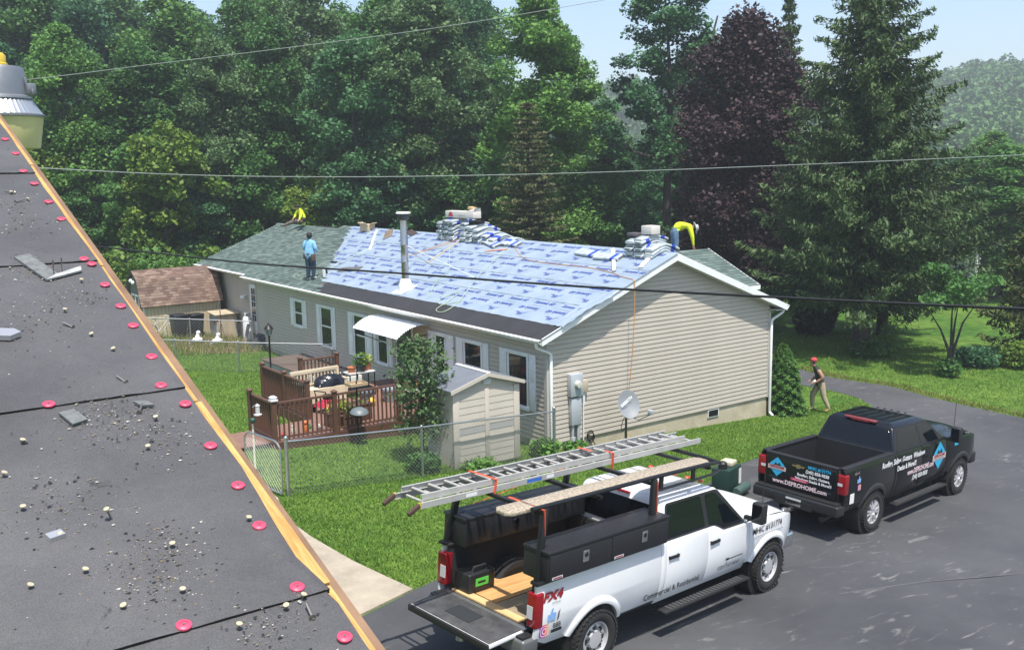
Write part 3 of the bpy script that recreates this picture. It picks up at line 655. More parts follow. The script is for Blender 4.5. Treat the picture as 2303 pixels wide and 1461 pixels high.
for (u, v, rz, lb) in ((3.72, 2.75, 1.5, 'white wrapped shingle bundle lying flat on the slope, farther of two'), (3.62, 1.75, 1.62, 'white wrapped shingle bundle lying flat on the slope by the gable stack'), (3.78, 7.75, 1.3, 'white wrapped shingle bundle lying flat below the big stack'), (3.9, 6.85, 1.5, 'silver wrapped shingle bundle lying flat under the air hose')):
    o = bundle(on_slope(u, v, .035), .0, lb); o.matrix_world = Matrix.Translation(on_slope(u, v, .035)) @ Matrix.Rotation(tilt, 4, 'Y') @ Matrix.Rotation(rz, 4, 'Z')
# cartons
CARD = mat('white_carton', (.62, .58, .53), .8, var=.08, scale=2); CARDB = mat('brown_carton', (.42, .29, .15), .85, var=.1); REDP = mat('carton_red_print', (.42, .05, .05), .6)
ZT = ZR + .03 + 8 * BT
bx = thing('nail_carton', 'long white carton with red print lying on the big bundle stack', 'carton', (UR - .1, 10.2, ZT + .02), .04)
MB().b2(-.17, .17, -.95, .75, 0, .24).build('carton_body', CARD, bx, bevel=.008)
m = MB(); m.poly([(-.172, .42 + .14 * math.cos(t / 10 * math.pi), .04 + .17 * math.sin(t / 10 * math.pi)) for t in range(11)]); m.build('printed_logo', REDP, bx)
put('printed_lettering', text_mesh('RIDGE VENT', .075, mat('carton_grey_print', (.25, .25, .25), .6), align='CENTER'), frame((-.173, -.25, .08), (0, -1, 0), (0, 0, 1)), bx)
m = MB(); m.hexa([(-.17, -.95, .24), (.17, -.95, .24), (.17, -.55, .24), (-.17, -.55, .24), (-.12, -1.0, .36), (.12, -.98, .36), (.17, -.6, .25), (-.17, -.6, .25)]); m.build('carton_flap', CARD, bx)
tag(MB().box((UR, 9.55, ZT + .335), (.26, .36, .1), .3, M=Matrix.Rotation(.3, 3, 'Z') @ Matrix.Rotation(.25, 3, 'X')).build('small_carton', CARDB, bevel=.006), 'small brown carton tipped on top of the long white carton', 'carton')
tag(MB().box((UR - .15, 9.15, ZR + .03 + 6 * BT + .06), (.3, .5, .1), .2).build('tool_case', BLACKM, bevel=.02), 'dark tool case lying on the bundles right of the carton', 'case')
tag(MB().b2(UR - .22, UR + .12, .45, .85, ZR + .03 + 6 * BT + .005, ZR + .03 + 6 * BT + .24).build('gable_carton', CARD, bevel=.008), 'white carton on top of the stack by the gable', 'carton')
tag(MB().b2(UR - .3, UR + .0, 1.0, 1.35, ZR + .03 + 5 * BT + .005, ZR + .03 + 5 * BT + .1).build('ridge_vent_pack', mat('dark_pack', (.10, .09, .10), .6), bevel=.01), 'flat dark pack behind the white carton near the gable', 'package')
c = thing('open_carton', 'torn open cardboard carton beside the pipe on the far ridge', 'carton', on_slope(UR - .25, 17.1, .0), .3)
MB().box((0, 0, .14), (.36, .5, .28), .0).build('carton_body', mat('tan_carton', (.55, .43, .28), .85, var=.1), c, bevel=.006)
for (x, y, a) in ((-.24, 0, .6), (.0, -.33, 0), (.05, .36, 0)):
    MB().box((x, y, .29), (.2 if a else .3, .45 if a else .2, .012), .2, M=Matrix.Rotation(a, 3, 'Y') @ Matrix.Rotation(.5 * (y > 0) - .5 * (y < 0), 3, 'X')).build('carton_flap', MATS['tan_carton'], c)
# boards nailed to the slope as toe holds
WOODP = mat('pale_board', (.62, .60, .56), .75, var=.1, scale=4)
def slope_board(u0, v0, u1, v1, wd, lab, m=WOODP, th=.03, dz=.03):
    mb = MB(); mb.beam(on_slope(u0, v0, dz), on_slope(u1, v1, dz), wd, th, up=tuple(NS)); return tag(mb.build('roof_board', m), lab, 'board', 'loose boards on the roof')
slope_board(2.95, .75, 4.1, 2.1, .10, 'long white board slanting up the slope left of the gable stack', dz=.06)
slope_board(3.25, .05, 4.2, .45, .14, 'short wide white board slanting below the gable stack', dz=.05)
slope_board(2.55, 14.2, 4.05, 16.4, .09, 'thin white strip on the sheet below the open carton')
slope_board(3.55, 14.6, 4.15, 15.5, .35, 'grey brown strip of old roofing near the far ridge', mat('old_roofing', (.16, .12, .09), .9, var=.2), .012)
slope_board(3.95, 13.2, 4.2, 14.1, .3, 'dark brown shingle scrap left of the big stack', mat('dark_shingle_scrap', (.05, .035, .03), .9, var=.2), .03)
slope_board(1.3, 12.6, 1.05, 13.7, .34, 'dark grey shingle lying on the blue sheet beside the worker', mat('grey_shingle_scrap', (.11, .115, .11), .9, var=.2), .012)
slope_board(2.2, 9.4, 3.95, 9.9, .07, 'tan strip of packing on the slope below the big stack', mat('tan_strip', (.46, .36, .22), .8), .01)
slope_board(3.55, 6.6, 3.3, 7.5, .06, 'thin white strip with orange wrap below the ridge', mat('orange_wrap', (.55, .22, .12), .6), .03)
# ridge line black strip on wing side and near gable
tag(MB().b2(UR - .02, UR + .2, 20.1, 22.7, ZW + .03, ZW + .05).build('ridge_vent_roll', FELT), 'black ridge vent strip being laid beside the seated worker', 'ridge vent')
# ------------------------------------------------------------------ air hoses
def hose(pts, r, m, lab, nm='air_hose', smooth_n=6):
    P = [Vector(p) for p in pts]; out = []
    for i in range(len(P) - 1):
        p0, p1, p2, p3 = P[max(i - 1, 0)], P[i], P[i + 1], P[min(i + 2, len(P) - 1)]
        for k in range(smooth_n):
            t = k / smooth_n
            out.append(.5 * ((2 * p1) + (p2 - p0) * t + (2 * p0 - 5 * p1 + 4 * p2 - p3) * t * t + (3 * p1 - p0 - 3 * p2 + p3) * t ** 3))
    out.append(P[-1]); return tag(MB().tube(out, r, 6).build(nm, m, smooth=60), lab, 'hose', 'air hoses on the roof')
ORH = mat('orange_hose', (.60, .30, .10), .5); GRH = mat('pale_green_hose', (.42, .50, .36), .5)
S = on_slope
hose([S(4.15, 7.2, .05), S(3.6, 6.2, .03), S(3.1, 5.0, .03), S(3.0, 3.6, .03), S(3.02, 2.2, .03), S(2.92, 1.0, .03), S(2.75, .25, .03), S(2.68, -.25, .03), S(2.62, -.36, .02), (2.62, -.40, roofz(2.62) - .12), (2.6, -.37, 2.2), (2.61, -.2, .8), (2.6, -.12, -.3), (2.62, -.3, g(2.6, -.3) + .03), (2.2, -.7, g(2.2, -.7) + .03)], .011, ORH, 'orange air hose running down the gable wall from the ridge')
hose([S(4.05, 7.0, .03), S(2.6, 6.2, .03), S(1.6, 5.6, .03), S(.7, 4.9, .03), S(.1, 4.6, .03), S(-.18, 4.7, .03), S(-.1, 5.1, .03), S(.4, 5.2, .03), S(.9, 5.4, .03), S(.4, 5.7, .03), S(.15, 5.2, .03), S(.5, 4.7, .03)], .011, GRH, 'pale green air hose looped over the black eave strip')
hose([S(3.6, 10.2, .03), S(2.6, 8.6, .03), S(1.9, 7.6, .03), S(1.3, 7.3, .03), S(.8, 6.8, .03), S(.4, 6.3, .03)], .009, GRH, 'thin pale air hose across the middle of the blue sheet')
hose([S(3.9, 14.8, .03), S(2.2, 14.5, .03), S(1.2, 14.3, .1), S(.55, 14.6, .03), S(.2, 15.3, .03), S(.35, 16, .03), S(.15, 15.9, .03), S(.05, 15.1, .03), S(.6, 14.9, .03)], .01, GRH, 'pale hose coiled on the green shingles behind the worker')
hose([S(4.0, 10, .04), S(3.4, 10.3, .03), S(2.7, 11.0, .03), S(2.3, 11.3, .03), S(3.0, 10.8, .03), S(4.0, 10.1, .03)], .009, ORH, 'orange hose loop below the big bundle stack')
# nail gun by the blue worker
ng = thing('nail_gun', 'small white and black nail gun standing on shingles beside the worker', 'nail gun', S(.42, 13.75, .02), .3)
MB().tube([(0, 0, .02), (0, 0, .30)], [.05, .06], 10).build('gun_body', WHITE_D, ng, smooth=50)
m = MB(); m.beam((0, 0, .24), (.16, .05, .30), .05, .06); m.beam((.16, .05, .30), (.2, .06, .12), .03, .08); m.build('gun_handle', BLACKM, ng, bevel=.008)
tag(MB().box(S(1.45, 15.0, .035), (.12, .34, .05), .2).build('hammer_tacker', BLACKM, bevel=.012), 'small black tool lying on the green shingles left of the worker', 'tool')
# ------------------------------------------------------------------ people
SKIN = mat('skin', (.36, .20, .13), .55); HAIRK = mat('dark_hair', (.012, .010, .009), .6)
def person(name, label, loc, rz, J, R, cls, mats, extra=None):
    """J joints (x forward, y left, z up), R radii, cls: list of (joint a, joint b, material index): one skinned body"""
    names = list(J); me = bpy.data.meshes.new('body')
    idx = {n: i for i, n in enumerate(names)}
    E_ = [(idx[a], idx[b]) for a, b, _ in cls]
    me.from_pydata([J[n] for n in names], E_, []); ob = bpy.data.objects.new('body', me); COL.objects.link(ob)
    md = ob.modifiers.new('skin', 'SKIN'); md.use_smooth_shade = True; md.branch_smoothing = .6
    for n in names:
        sv = me.skin_vertices[0].data[idx[n]]; r = R[n]; sv.radius = r if isinstance(r, tuple) else (r, r)
        sv.use_root = (n == 'pelvis')
    ss = ob.modifiers.new('sub', 'SUBSURF'); ss.levels = 2; ss.render_levels = 2
    dg = bpy.context.evaluated_depsgraph_get(); nm = bpy.data.meshes.new_from_object(ob.evaluated_get(dg))
    bpy.data.objects.remove(ob); nm.name = 'body'; nm.materials.clear()
    for q in mats: nm.materials.append(q)
    segs = [(Vector(J[a]), Vector(J[b]), mi, (sum(R[a]) / 2 if isinstance(R[a], tuple) else R[a]), (sum(R[b]) / 2 if isinstance(R[b], tuple) else R[b])) for a, b, mi in cls]
    for p in nm.polygons:
        c = p.center; best = 9
        for A, B, mi, ra, rb_ in segs:
            d = B - A; t = max(0, min(1, (c - A).dot(d) / max(d.length_squared, 1e-9))); q = (c - A - d * t).length / (ra + (rb_ - ra) * t)
            if q < best: best = q; p.material_index = mi
        p.use_smooth = True
    root = thing(name, label, 'person', loc, rz)
    link('body', nm, root); return root
def hand(J, R, cls, wrist, side, d, spread, mi, ln=.075):
    """palm and five fingers from the wrist along d"""
    d = Vector(d).normalized(); s = Vector(spread).normalized(); W_ = Vector(J[wrist]); pn = wrist + '_palm'
    J[pn] = tuple(W_ + d * .075); R[pn] = (.032, .02); cls.append((wrist, pn, mi))
    for k, (o, l) in enumerate(((-.03, .06), (-.01, .075), (.012, .07), (.032, .055))):
        a = f'{wrist}_f{k}a'; b = f'{wrist}_f{k}b'; bd = Vector((0, 0, -.02))
        J[a] = tuple(W_ + d * (.075 + l * .5) + s * o); J[b] = tuple(W_ + d * (.075 + l) + s * o * 1.1 + bd); R[a] = .009; R[b] = .008; cls += [(pn, a, mi), (a, b, mi)]
    a = f'{wrist}_t'; J[a] = tuple(W_ + d * .06 - s * .055); R[a] = .01; cls.append((pn, a, mi))
def rig(J, pelvis='pelvis'):
    R = {}
    for n in J:
        if n == 'pelvis': r = (.155, .12)
        elif n == 'spine': r = (.14, .11)
        elif n == 'chest': r = (.17, .12)
        elif n == 'neck': r = .058
        elif n == 'chin': r = (.062, .072)
        elif n == 'head': r = (.082, .098)
        elif n == 'crown': r = (.07, .085)
        elif n == 'nose': r = .016
        elif n.startswith('sh'): r = .07
        elif n.startswith('el'): r = .05
        elif n.startswith('wr'): r = .034
        elif n.startswith('hip'): r = .105
        elif n.startswith('kn'): r = .075
        elif n.startswith('an'): r = .055
        elif n.startswith('toe'): r = (.045, .035)
        k_ = 1.0 if n in ('neck', 'chin', 'head', 'crown', 'nose') or n[:2] in ('wr', 'an') or n.startswith('toe') else 1.18
        R[n] = tuple(x * k_ for x in r) if isinstance(r, tuple) else r * k_
    return R
def basecls(shirt=0, pants=1, skin=2, shoe=3, hair=4, sleeve=None, fore=None):
    sleeve = shirt if sleeve is None else sleeve; fore = sleeve if fore is None else fore
    c = [('pelvis', 'spine', shirt), ('spine', 'chest', shirt), ('chest', 'neck', shirt), ('neck', 'chin', skin), ('chin', 'head', skin), ('head', 'crown', hair), ('chin', 'nose', skin)]
    for s in 'lr':
        c += [('chest', 'sh' + s, shirt), ('sh' + s, 'el' + s, sleeve), ('el' + s, 'wr' + s, fore), ('pelvis', 'hip' + s, pants), ('hip' + s, 'kn' + s, pants), ('kn' + s, 'an' + s, pants), ('an' + s, 'toe' + s, shoe)]
    return c
YEL = mat('hi_vis_yellow', (.62, .72, .02), .75, var=.12, scale=8); JEAN = mat('blue_jeans', (.10, .17, .25), .85, var=.25, scale=9); LBLUE = mat('light_blue_shirt', (.22, .47, .68), .8, var=.2, scale=10); DJEAN = mat('dark_jeans', (.018, .045, .075), .85, var=.3, scale=9)
CAMO = mat('camo_trousers', (.12, .10, .08), .9, var=.5, scale=12); KHA = mat('khaki_trousers', (.36, .30, .20), .9, var=.2, scale=10); VEST = mat('dark_vest', (.03, .032, .035), .85, var=.3); BOOT = mat('tan_boot', (.42, .24, .09), .8); LEATH = mat('leather_pouch', (.09, .055, .04), .8); GREYC = mat('grey_cloth', (.42, .42, .44), .9); WSHOE = mat('white_shoe', (.6, .6, .6), .7)
# worker in light blue standing on the shingles, seen from behind
J = dict(pelvis=(0, 0, .95), spine=(.01, 0, 1.14), chest=(.02, 0, 1.36), neck=(.03, 0, 1.53), chin=(.055, 0, 1.60), head=(.04, 0, 1.68), crown=(.03, 0, 1.76), nose=(.15, 0, 1.63),
         shl=(.02, .19, 1.43), ell=(.02, .30, 1.18), wrl=(.20, .24, 1.05), shr=(.02, -.19, 1.43), elr=(.0, -.27, 1.17), wrr=(.22, -.20, 1.05),
         hipl=(0, .10, .88), knl=(.03, .11, .50), anl=(-.02, .12, .09), toel=(.14, .14, .04), hipr=(0, -.10, .88), knr=(.05, -.11, .52), anr=(.0, -.12, .14), toer=(.16, -.14, .09))
R = rig(J); cls = basecls(0, 1, 2, 3, 4); hand(J, R, cls, 'wrl', 1, (1, -.2, -.3), (0, 1, .2), 2); hand(J, R, cls, 'wrr', 1, (1, .2, -.3), (0, -1, .2), 2)
for q_ in ('pelvis', 'spine', 'chest'): R[q_] = (.215, .18)
for q_ in ('shl', 'shr', 'ell', 'elr', 'knl', 'knr', 'hipl', 'hipr'): R[q_] = R[q_] * 1.15
wb = person('person', 'worker in light blue shirt and dark jeans standing on green shingles', S(.12, 14.25, .01), .45, J, R, cls, [LBLUE, DJEAN, SKIN, WSHOE, HAIRK])
MB().sphere((.02, 0, 1.66), .115, 12, 8, (1, .92, 1.15)).build('hood', HAIRK, wb, smooth=60)
m = MB(); m.lathe([(.155, -.03), (.165, 0), (.155, .03)], (0, 0, .98), 18, M=Matrix.Diagonal((.85, 1.05, 1))); m.build('belt', LEATH, wb, smooth=50)
MB().box((-.02, .21, .9), (.16, .08, .22)).build('tool_pouch', LEATH, wb, bevel=.02); MB().box((-.06, -.2, .86), (.16, .10, .26)).build('tool_pouch', LEATH, wb, bevel=.02)
# worker seated on the wing ridge in hi-vis
J = dict(pelvis=(0, 0, .16), spine=(.05, 0, .33), chest=(.13, 0, .50), neck=(.20, 0, .62), chin=(.26, 0, .66), head=(.25, 0, .73), crown=(.24, 0, .80), nose=(.35, 0, .67),
         shl=(.15, .19, .55), ell=(.28, .38, .36), wrl=(.42, .52, .17), shr=(.15, -.19, .55), elr=(.22, -.36, .34), wrr=(.36, -.2, .24),
         hipl=(.04, .12, .12), knl=(.38, .30, .10), anl=(.30, .62, .05), toel=(.36, .74, .05), hipr=(.04, -.12, .12), knr=(.42, -.42, .02), anr=(.78, -.62, -.14), toer=(.86, -.66, -.10))
R = rig(J); cls = basecls(0, 1, 2, 3, 4); hand(J, R, cls, 'wrl', 1, (.8, .5, -.4), (.5, -.8, 0), 2); hand(J, R, cls, 'wrr', 1, (.8, .4, -.4), (0, -1, .2), 2)
for q_ in ('pelvis', 'spine', 'chest'): R[q_] = (.21, .19)
for q_ in ('shl', 'shr', 'ell', 'elr', 'knl', 'knr', 'hipl', 'hipr'): R[q_] = R[q_] * 1.2
wy = person('person', 'worker in hi vis yellow shirt and camo trousers seated on the far ridge', (UR - .10, 23.75, ZW + .16), math.pi, J, R, cls, [YEL, CAMO, SKIN, BLACKM, HAIRK])
MB().sphere((.24, 0, .765), .105, 12, 8, (1, .92, .8)).build('cap', HAIRK, wy, smooth=60)
m = MB(); m.tube([(.10, .1, .58), (.25, .09, .44), (.15, .07, .26)], .014, 6).tube([(.10, -.1, .58), (.25, -.09, .44), (.15, -.07, .26)], .014, 6); m.build('harness', BLACKM, wy)
# worker bending at the gable peak
J = dict(pelvis=(0, 0, .93), spine=(.16, 0, 1.03), chest=(.36, 0, 1.05), neck=(.53, 0, .98), chin=(.58, 0, .90), head=(.64, 0, .91), crown=(.71, 0, .92), nose=(.60, 0, .80),
         shl=(.40, .19, 1.02), ell=(.24, .30, .86), wrl=(.04, .28, .82), shr=(.43, -.19, 1.0), elr=(.52, -.22, .68), wrr=(.56, -.22, .40),
         hipl=(-.02, .10, .86), knl=(.0, .11, .47), anl=(-.06, .12, .10), toel=(.10, .14, .05), hipr=(-.02, -.10, .86), knr=(.05, -.11, .47), anr=(.02, -.12, .10), toer=(.18, -.14, .05))
R = rig(J); cls = basecls(0, 1, 2, 3, 4); hand(J, R, cls, 'wrl', 1, (-.9, 0, -.4), (0, 1, 0), 2); hand(J, R, cls, 'wrr', 1, (.2, 0, -1), (1, 0, 0), 2)
for q_ in ('pelvis', 'spine', 'chest'): R[q_] = (.205, .19)
for q_ in ('hipl', 'hipr'): R[q_] = .125
for q_ in ('shl', 'shr', 'ell', 'elr'): R[q_] = R[q_] * 1.2
wr_ = person('person', 'worker in hi vis yellow shirt and jeans bending down at the gable peak', (UR + .55, .33, roofz(UR + .55) + .03), -.62, J, R, cls, [YEL, JEAN, SKIN, WSHOE, HAIRK])
wr_.scale = (.88, .88, .88)
MB().lathe([(.20, -.01), (.19, .005), (.10, .01), (.095, .09), (.001, .11)], (.66, 0, .92), 20, M=Matrix.Rotation(1.35, 3, 'Y')).build('sun_hat', GREYC, wr_, smooth=40)
m = MB(); m.tube([(.02, -.15, .95), (.2, -.2, 1.0), (.42, -.16, .93), (.5, -.05, 1.06)], .014, 6); m.build('harness', BLACKM, wr_)
# person walking on the lawn past the clipped conifer
J = dict(pelvis=(0, 0, .95), spine=(.05, 0, 1.12), chest=(.14, 0, 1.32), neck=(.23, 0, 1.47), chin=(.29, 0, 1.51), head=(.29, 0, 1.59), crown=(.27, 0, 1.67), nose=(.385, 0, 1.53),
         shl=(.15, .18, 1.39), ell=(.02, .26, 1.14), wrl=(.22, .18, .98), shr=(.15, -.18, 1.39), elr=(.06, -.26, 1.12), wrr=(.26, -.14, 1.0),
         hipl=(0, .10, .88), knl=(-.06, .11, .50), anl=(-.24, .12, .12), toel=(-.10, .13, .05), hipr=(.02, -.10, .88), knr=(.24, -.11, .53), anr=(.22, -.12, .10), toer=(.38, -.13, .05))
R = rig(J); cls = basecls(0, 1, 2, 3, 4, sleeve=2); hand(J, R, cls, 'wrl', 1, (1, -.3, -.2), (0, 1, 0), 2); hand(J, R, cls, 'wrr', 1, (1, .3, -.2), (0, -1, 0), 2)
px_, py_ = 10.35, -.55
wk = person('person', 'person in dark sleeveless top and khaki trousers walking on the lawn', (px_, py_, g(px_, py_) + .01), 2.45, J, R, cls, [VEST, KHA, SKIN, BOOT, HAIRK])
MB().sphere((.25, 0, 1.66), .10, 12, 8, (1.05, .95, .8)).build('red_cap', mat('red_cloth', (.50, .05, .06), .8), wk, smooth=60)
tag(MB().box((px_ - .26, py_ + .12, g(px_, py_) + .93), (.12, .10, .3), .4, M=Matrix.Rotation(.7, 3, 'X') @ Matrix.Rotation(.4, 3, 'Z')).build('white_cloth', WSHOE, bevel=.03), 'white rag held by the person walking on the lawn', 'rag')
# ------------------------------------------------------------------ deck
DW = mat('brown_deck_paint', (.105, .050, .032), .55, var=.15, scale=3); DF = mat('deck_board', (.22, .125, .095), .7, var=.15, scale=3, stretch=(.4, 3, 1))
FZ = .12
deck = thing('wooden_deck', 'brown painted wooden deck with balustrade along the front wall', 'deck')
def floor_boards(u0, u1, v0, v1, z=FZ):
    n = round((v1 - v0) / .145); me = MB().b2(0, u1 - u0, .004, .137, -.03, 0).mesh('deck_board', DF)
    for i in range(n): link('deck_board', me, deck, (u0, v0 + i * (v1 - v0) / n, z))
floor_boards(-4.35, -.06, 3.22, 8.02); floor_boards(-5.98, -4.36, 3.22, 4.85)
fb = MB(); fb.b2(-6.0, -.06, 3.17, 3.215, -.35, FZ + .0).b2(-6.03, -5.985, 3.17, 4.85, -.2, FZ); fb.b2(-4.4, -4.355, 4.86, 8.05, -.3, FZ); fb.b2(-4.36, -.06, 8.03, 8.07, -.35, FZ)
fb.build('skirt_board', DW, deck)
rp = MB(); 
for i in range(14): rp.hexa([(-7.9, 3.35 + i * .1, .085), (-6.04, 3.35 + i * .1, FZ - .03), (-6.04, 3.44 + i * .1, FZ - .03), (-7.9, 3.44 + i * .1, .085), (-7.9, 3.35 + i * .1, .115), (-6.04, 3.35 + i * .1, FZ), (-6.04, 3.44 + i * .1, FZ), (-7.9, 3.44 + i * .1, .115)])
rp.build('ramp', DF, deck)
post_me = MB().b2(-.055, .055, -.055, .055, -.4, 1.04).mesh('deck_post', DW); cap_me = MB().b2(-.075, .075, -.075, .075, 1.04, 1.065).hexa([(-.06, -.06, 1.065), (.06, -.06, 1.065), (.06, .06, 1.065), (-.06, .06, 1.065), (-.02, -.02, 1.105), (.02, -.02, 1.105), (.02, .02, 1.105), (-.02, .02, 1.105)]).mesh('post_cap', DW)
cap_w = MB().b2(-.09, .09, -.09, .09, 1.04, 1.08).hexa([(-.06, -.06, 1.08), (.06, -.06, 1.08), (.06, .06, 1.08), (-.06, .06, 1.08), (-.06, -.06, 1.13), (.06, -.06, 1.13), (.06, .06, 1.13), (-.06, .06, 1.13)]).hexa([(-.085, -.085, 1.13), (.085, -.085, 1.13), (.085, .085, 1.13), (-.085, .085, 1.13), (-.03, -.03, 1.17), (.03, -.03, 1.17), (.03, .03, 1.17), (-.03, .03, 1.17)]).mesh('solar_cap', WHITE)
POST = [(-5.95, 3.28), (-4.35, 3.22), (-2.5, 3.22), (-.75, 3.22), (-4.35, 4.87), (-4.35, 6.40), (-4.35, 8.0), (-3.15, 8.03), (-1.95, 8.03), (-5.97, 4.8)]
for i, (u, v) in enumerate(POST):
    p = link('deck_post', post_me, deck, (u, v, FZ)); link('post_cap', cap_w if i == 0 else cap_me, p)
bal_me = MB().b2(-.018, .018, -.018, .018, .08, .93).mesh('baluster', DW)
def railing(a, b):
    a, b = Vector((*a, FZ)), Vector((*b, FZ)); d = (b - a); L = d.length; d.normalize()
    p, q = a + d * .056, b - d * .056
    MB().beam(p + Vector((0, 0, .97)), q + Vector((0, 0, .97)), .09, .045).build('top_rail', DW, deck); MB().beam(p + Vector((0, 0, .085)), q + Vector((0, 0, .085)), .05, .04).build('bottom_rail', DW, deck)
    n = int(L / .118)
    for i in range(1, n): 
        c = a + d * (L * i / n); link('baluster', bal_me, deck, c)
railing(POST[0], POST[1]); railing(POST[1], POST[2]); railing(POST[2], POST[3]); railing(POST[4], POST[5]); railing(POST[5], POST[6]); railing(POST[7], POST[8]); railing(POST[0], POST[9])
# things on the deck
CREAM = mat('cream_paint', (.60, .52, .37), .6, var=.08)
bn = thing('garden_bench', 'cream slatted garden bench standing on the deck', 'bench', (-3.25, 6.55, FZ), .06)
MB().b2(-.75, .75, -.25, .2, .40, .44).build('seat', CREAM, bn, bevel=.006)
MB().b2(-.75, .75, -.26, -.22, .04, .40).build('front_panel', CREAM, bn)
for x in (-.74, .74):
    MB().b2(x - .035, x + .035, .2, .27, 0, .92).build('leg', CREAM, bn); MB().b2(x - .035, x + .035, -.29, -.22, 0, .62).build('leg', CREAM, bn); MB().b2(x - .04, x + .04, -.3, .25, .62, .66).build('armrest', CREAM, bn)
MB().grid(lambda a, b: (-.78 + 1.56 * a, .215 + .03 * (b > .5), .84 + .07 * math.sin(a * math.pi) + (.09 if b in (0, 1) and False else 0)), 1, 1).build('back_rail_line', CREAM, bn)
MB().b2(-.76, .76, .215, .255, .82, .94).build('back_rail', CREAM, bn, bevel=.006); MB().b2(-.74, .74, .22, .25, .48, .53).build('back_rail', CREAM, bn)
sl = MB().b2(-.02, .02, .225, .245, .53, .82).mesh('back_slat', CREAM)
for i in range(13): link('back_slat', sl, bn, (-.66 + i * .11, 0, 0))
BAG = mat('black_plastic_bag', (.008, .010, .016), .25); 
pb = MB(); pb.grid(lambda a, b: (-3.35 + .95 * a + .03 * math.sin(b * 9), 6.35 + .5 * b + .02 * math.sin(a * 11), FZ + .45 + .30 * math.sin(a * math.pi) ** .35 * math.sin(b * math.pi) ** .4 + .03 * math.sin(a * 23 + b * 17)), 22, 14)
tag(pb.build('planter_bag', BAG, smooth=70), 'black plastic lined planter lying on the cream bench', 'planter')
bb = MB(); rb2 = random.Random(4)
for i in range(24):
    a = rb2.random() * 6.28; r = .05 + .13 * rb2.random(); bb.tube([(-3.78, 6.42, FZ + .45), (-3.78 + r * math.cos(a), 6.42 + r * math.sin(a), FZ + .45 + .2 + .12 * rb2.random())], .012, 4)
tag(bb.build('blue_netting', mat('blue_net', (.03, .10, .34), .6)), 'tangled bright blue netting on the left end of the bench', 'netting')
ws = MB(); ws.sphere((-4.0, 6.1, FZ + .7), .17, 10, 7, (1, 1, .6)); tag(ws.build('white_sack', WHITE_D, smooth=60), 'crumpled white sack beside the deck railing', 'sack')
# red ride-on toy hood / mower deck
rm = thing('red_push_mower', 'small red mower with black handle parked beside the bench', 'mower', (-3.55, 5.35, FZ), .4)
MB().grid(lambda a, b: (-.35 + .7 * a, -.25 + .5 * b, .18 + .2 * (math.sin(a * math.pi) * math.sin(b * math.pi)) ** .4), 12, 10).build('hood', mat('red_plastic', (.48, .018, .06), .35), rm, smooth=60)
MB().lathe([(.14, -.05), (.14, .05)], (.0, 0, .42), 14).build('engine', BLACKM, rm, smooth=40)
m = MB(); m.tube([(-.2, -.2, .3), (-.3, -.2, .62), (-.3, .2, .62), (-.2, .2, .3)], .018, 6); m.build('handle', BLACKM, rm)
for x in (-.28, .28):
    for y in (-.27, .27): MB().lathe([(.1, -.03), (.1, .03)], (x, y, .1), 12, axis='Y').build('wheel', BLACKM, rm, smooth=40)
# planter boxes with plants
LEAFY = leafmat('yellow_green_leaf', (.16, .26, .03), (.36, .44, .07)); LEAFG = leafmat('plant_leaf', (.04, .11, .02), (.12, .22, .04))
def leafcloud(c, rad, n, size, seed, flat=.35, sc=(1, 1, 1)):
    r = np.random.default_rng(seed); d = r.normal(size=(n, 3)); d /= np.linalg.norm(d, axis=1)[:, None]; p = np.array(c) + d * (r.random(n) ** .4)[:, None] * rad * np.array(sc)
    return cards(p, size, r)
def cards(p, size, r, up_bias=.5, aspect=1.6, down=None):
    """numpy leaf cards: one bent quad each"""
    n = len(p); nr = r.normal(size=(n, 3)); nr[:, 2] = np.abs(nr[:, 2]) + up_bias; nr /= np.linalg.norm(nr, axis=1)[:, None]
    t = r.normal(size=(n, 3))
    if down is not None: t = t * .5 + down
    t -= nr * (t * nr).sum(1)[:, None]; t /= np.linalg.norm(t, axis=1)[:, None]; b = np.cross(nr, t)
    s = size * (.5 + 1.15 * r.random(n) ** 1.6)[:, None]
    A = p - t * s * aspect * .5; B = p + b * s * .5 - nr * s * .08; Cc = p + t * s * aspect * .5; D = p - b * s * .5 - nr * s * .08
    return np.stack([A, B, Cc, D], 1).reshape(-1, 3)
def cardmesh(name, V, m, extra=None):
    me = bpy.data.meshes.new(name); n = len(V); me.vertices.add(n); me.vertices.foreach_set('co', V.astype(np.float32).ravel())
    nf = n // 4; me.loops.add(n); me.loops.foreach_set('vertex_index', np.arange(n, dtype=np.int32)); me.polygons.add(nf)
    me.polygons.foreach_set('loop_start', np.arange(0, n, 4, dtype=np.int32)); me.polygons.foreach_set('loop_total', np.full(nf, 4, dtype=np.int32))
    me.materials.append(m); me.update(calc_edges=True); return me
PLB = mat('brown_planter', (.10, .055, .035), .7, var=.1)
def planter(u, v, d, lab, leaf, n, z=FZ, seed=1, pm=PLB):
    t = thing('planter_box', lab, 'planter', (u, v, z), .05, 'planters on the deck')
    m = MB(); a, b, h = d; m.b2(-a / 2, a / 2, -b / 2, b / 2, 0, h); bx_ = m.build('box', pm, t, bevel=.01); MB().b2(-a / 2 - .02, a / 2 + .02, -b / 2 - .02, b / 2 + .02, h, h + .03).build('rim', pm, t)
    link('plant', cardmesh('plant', leafcloud((0, 0, h + .14), .24, n, .07, seed, sc=(a * 2.2, b * 2.2, .8)), leaf), t); return t
planter(-4.0, 3.85, (.62, .3, .34), 'brown planter with yellow green plants behind the front railing', LEAFY, 160, seed=2)
planter(-3.35, 4.0, (.7, .45, .42), 'brown tub of dark soil and sparse plants behind the railing post', LEAFG, 60, seed=3)
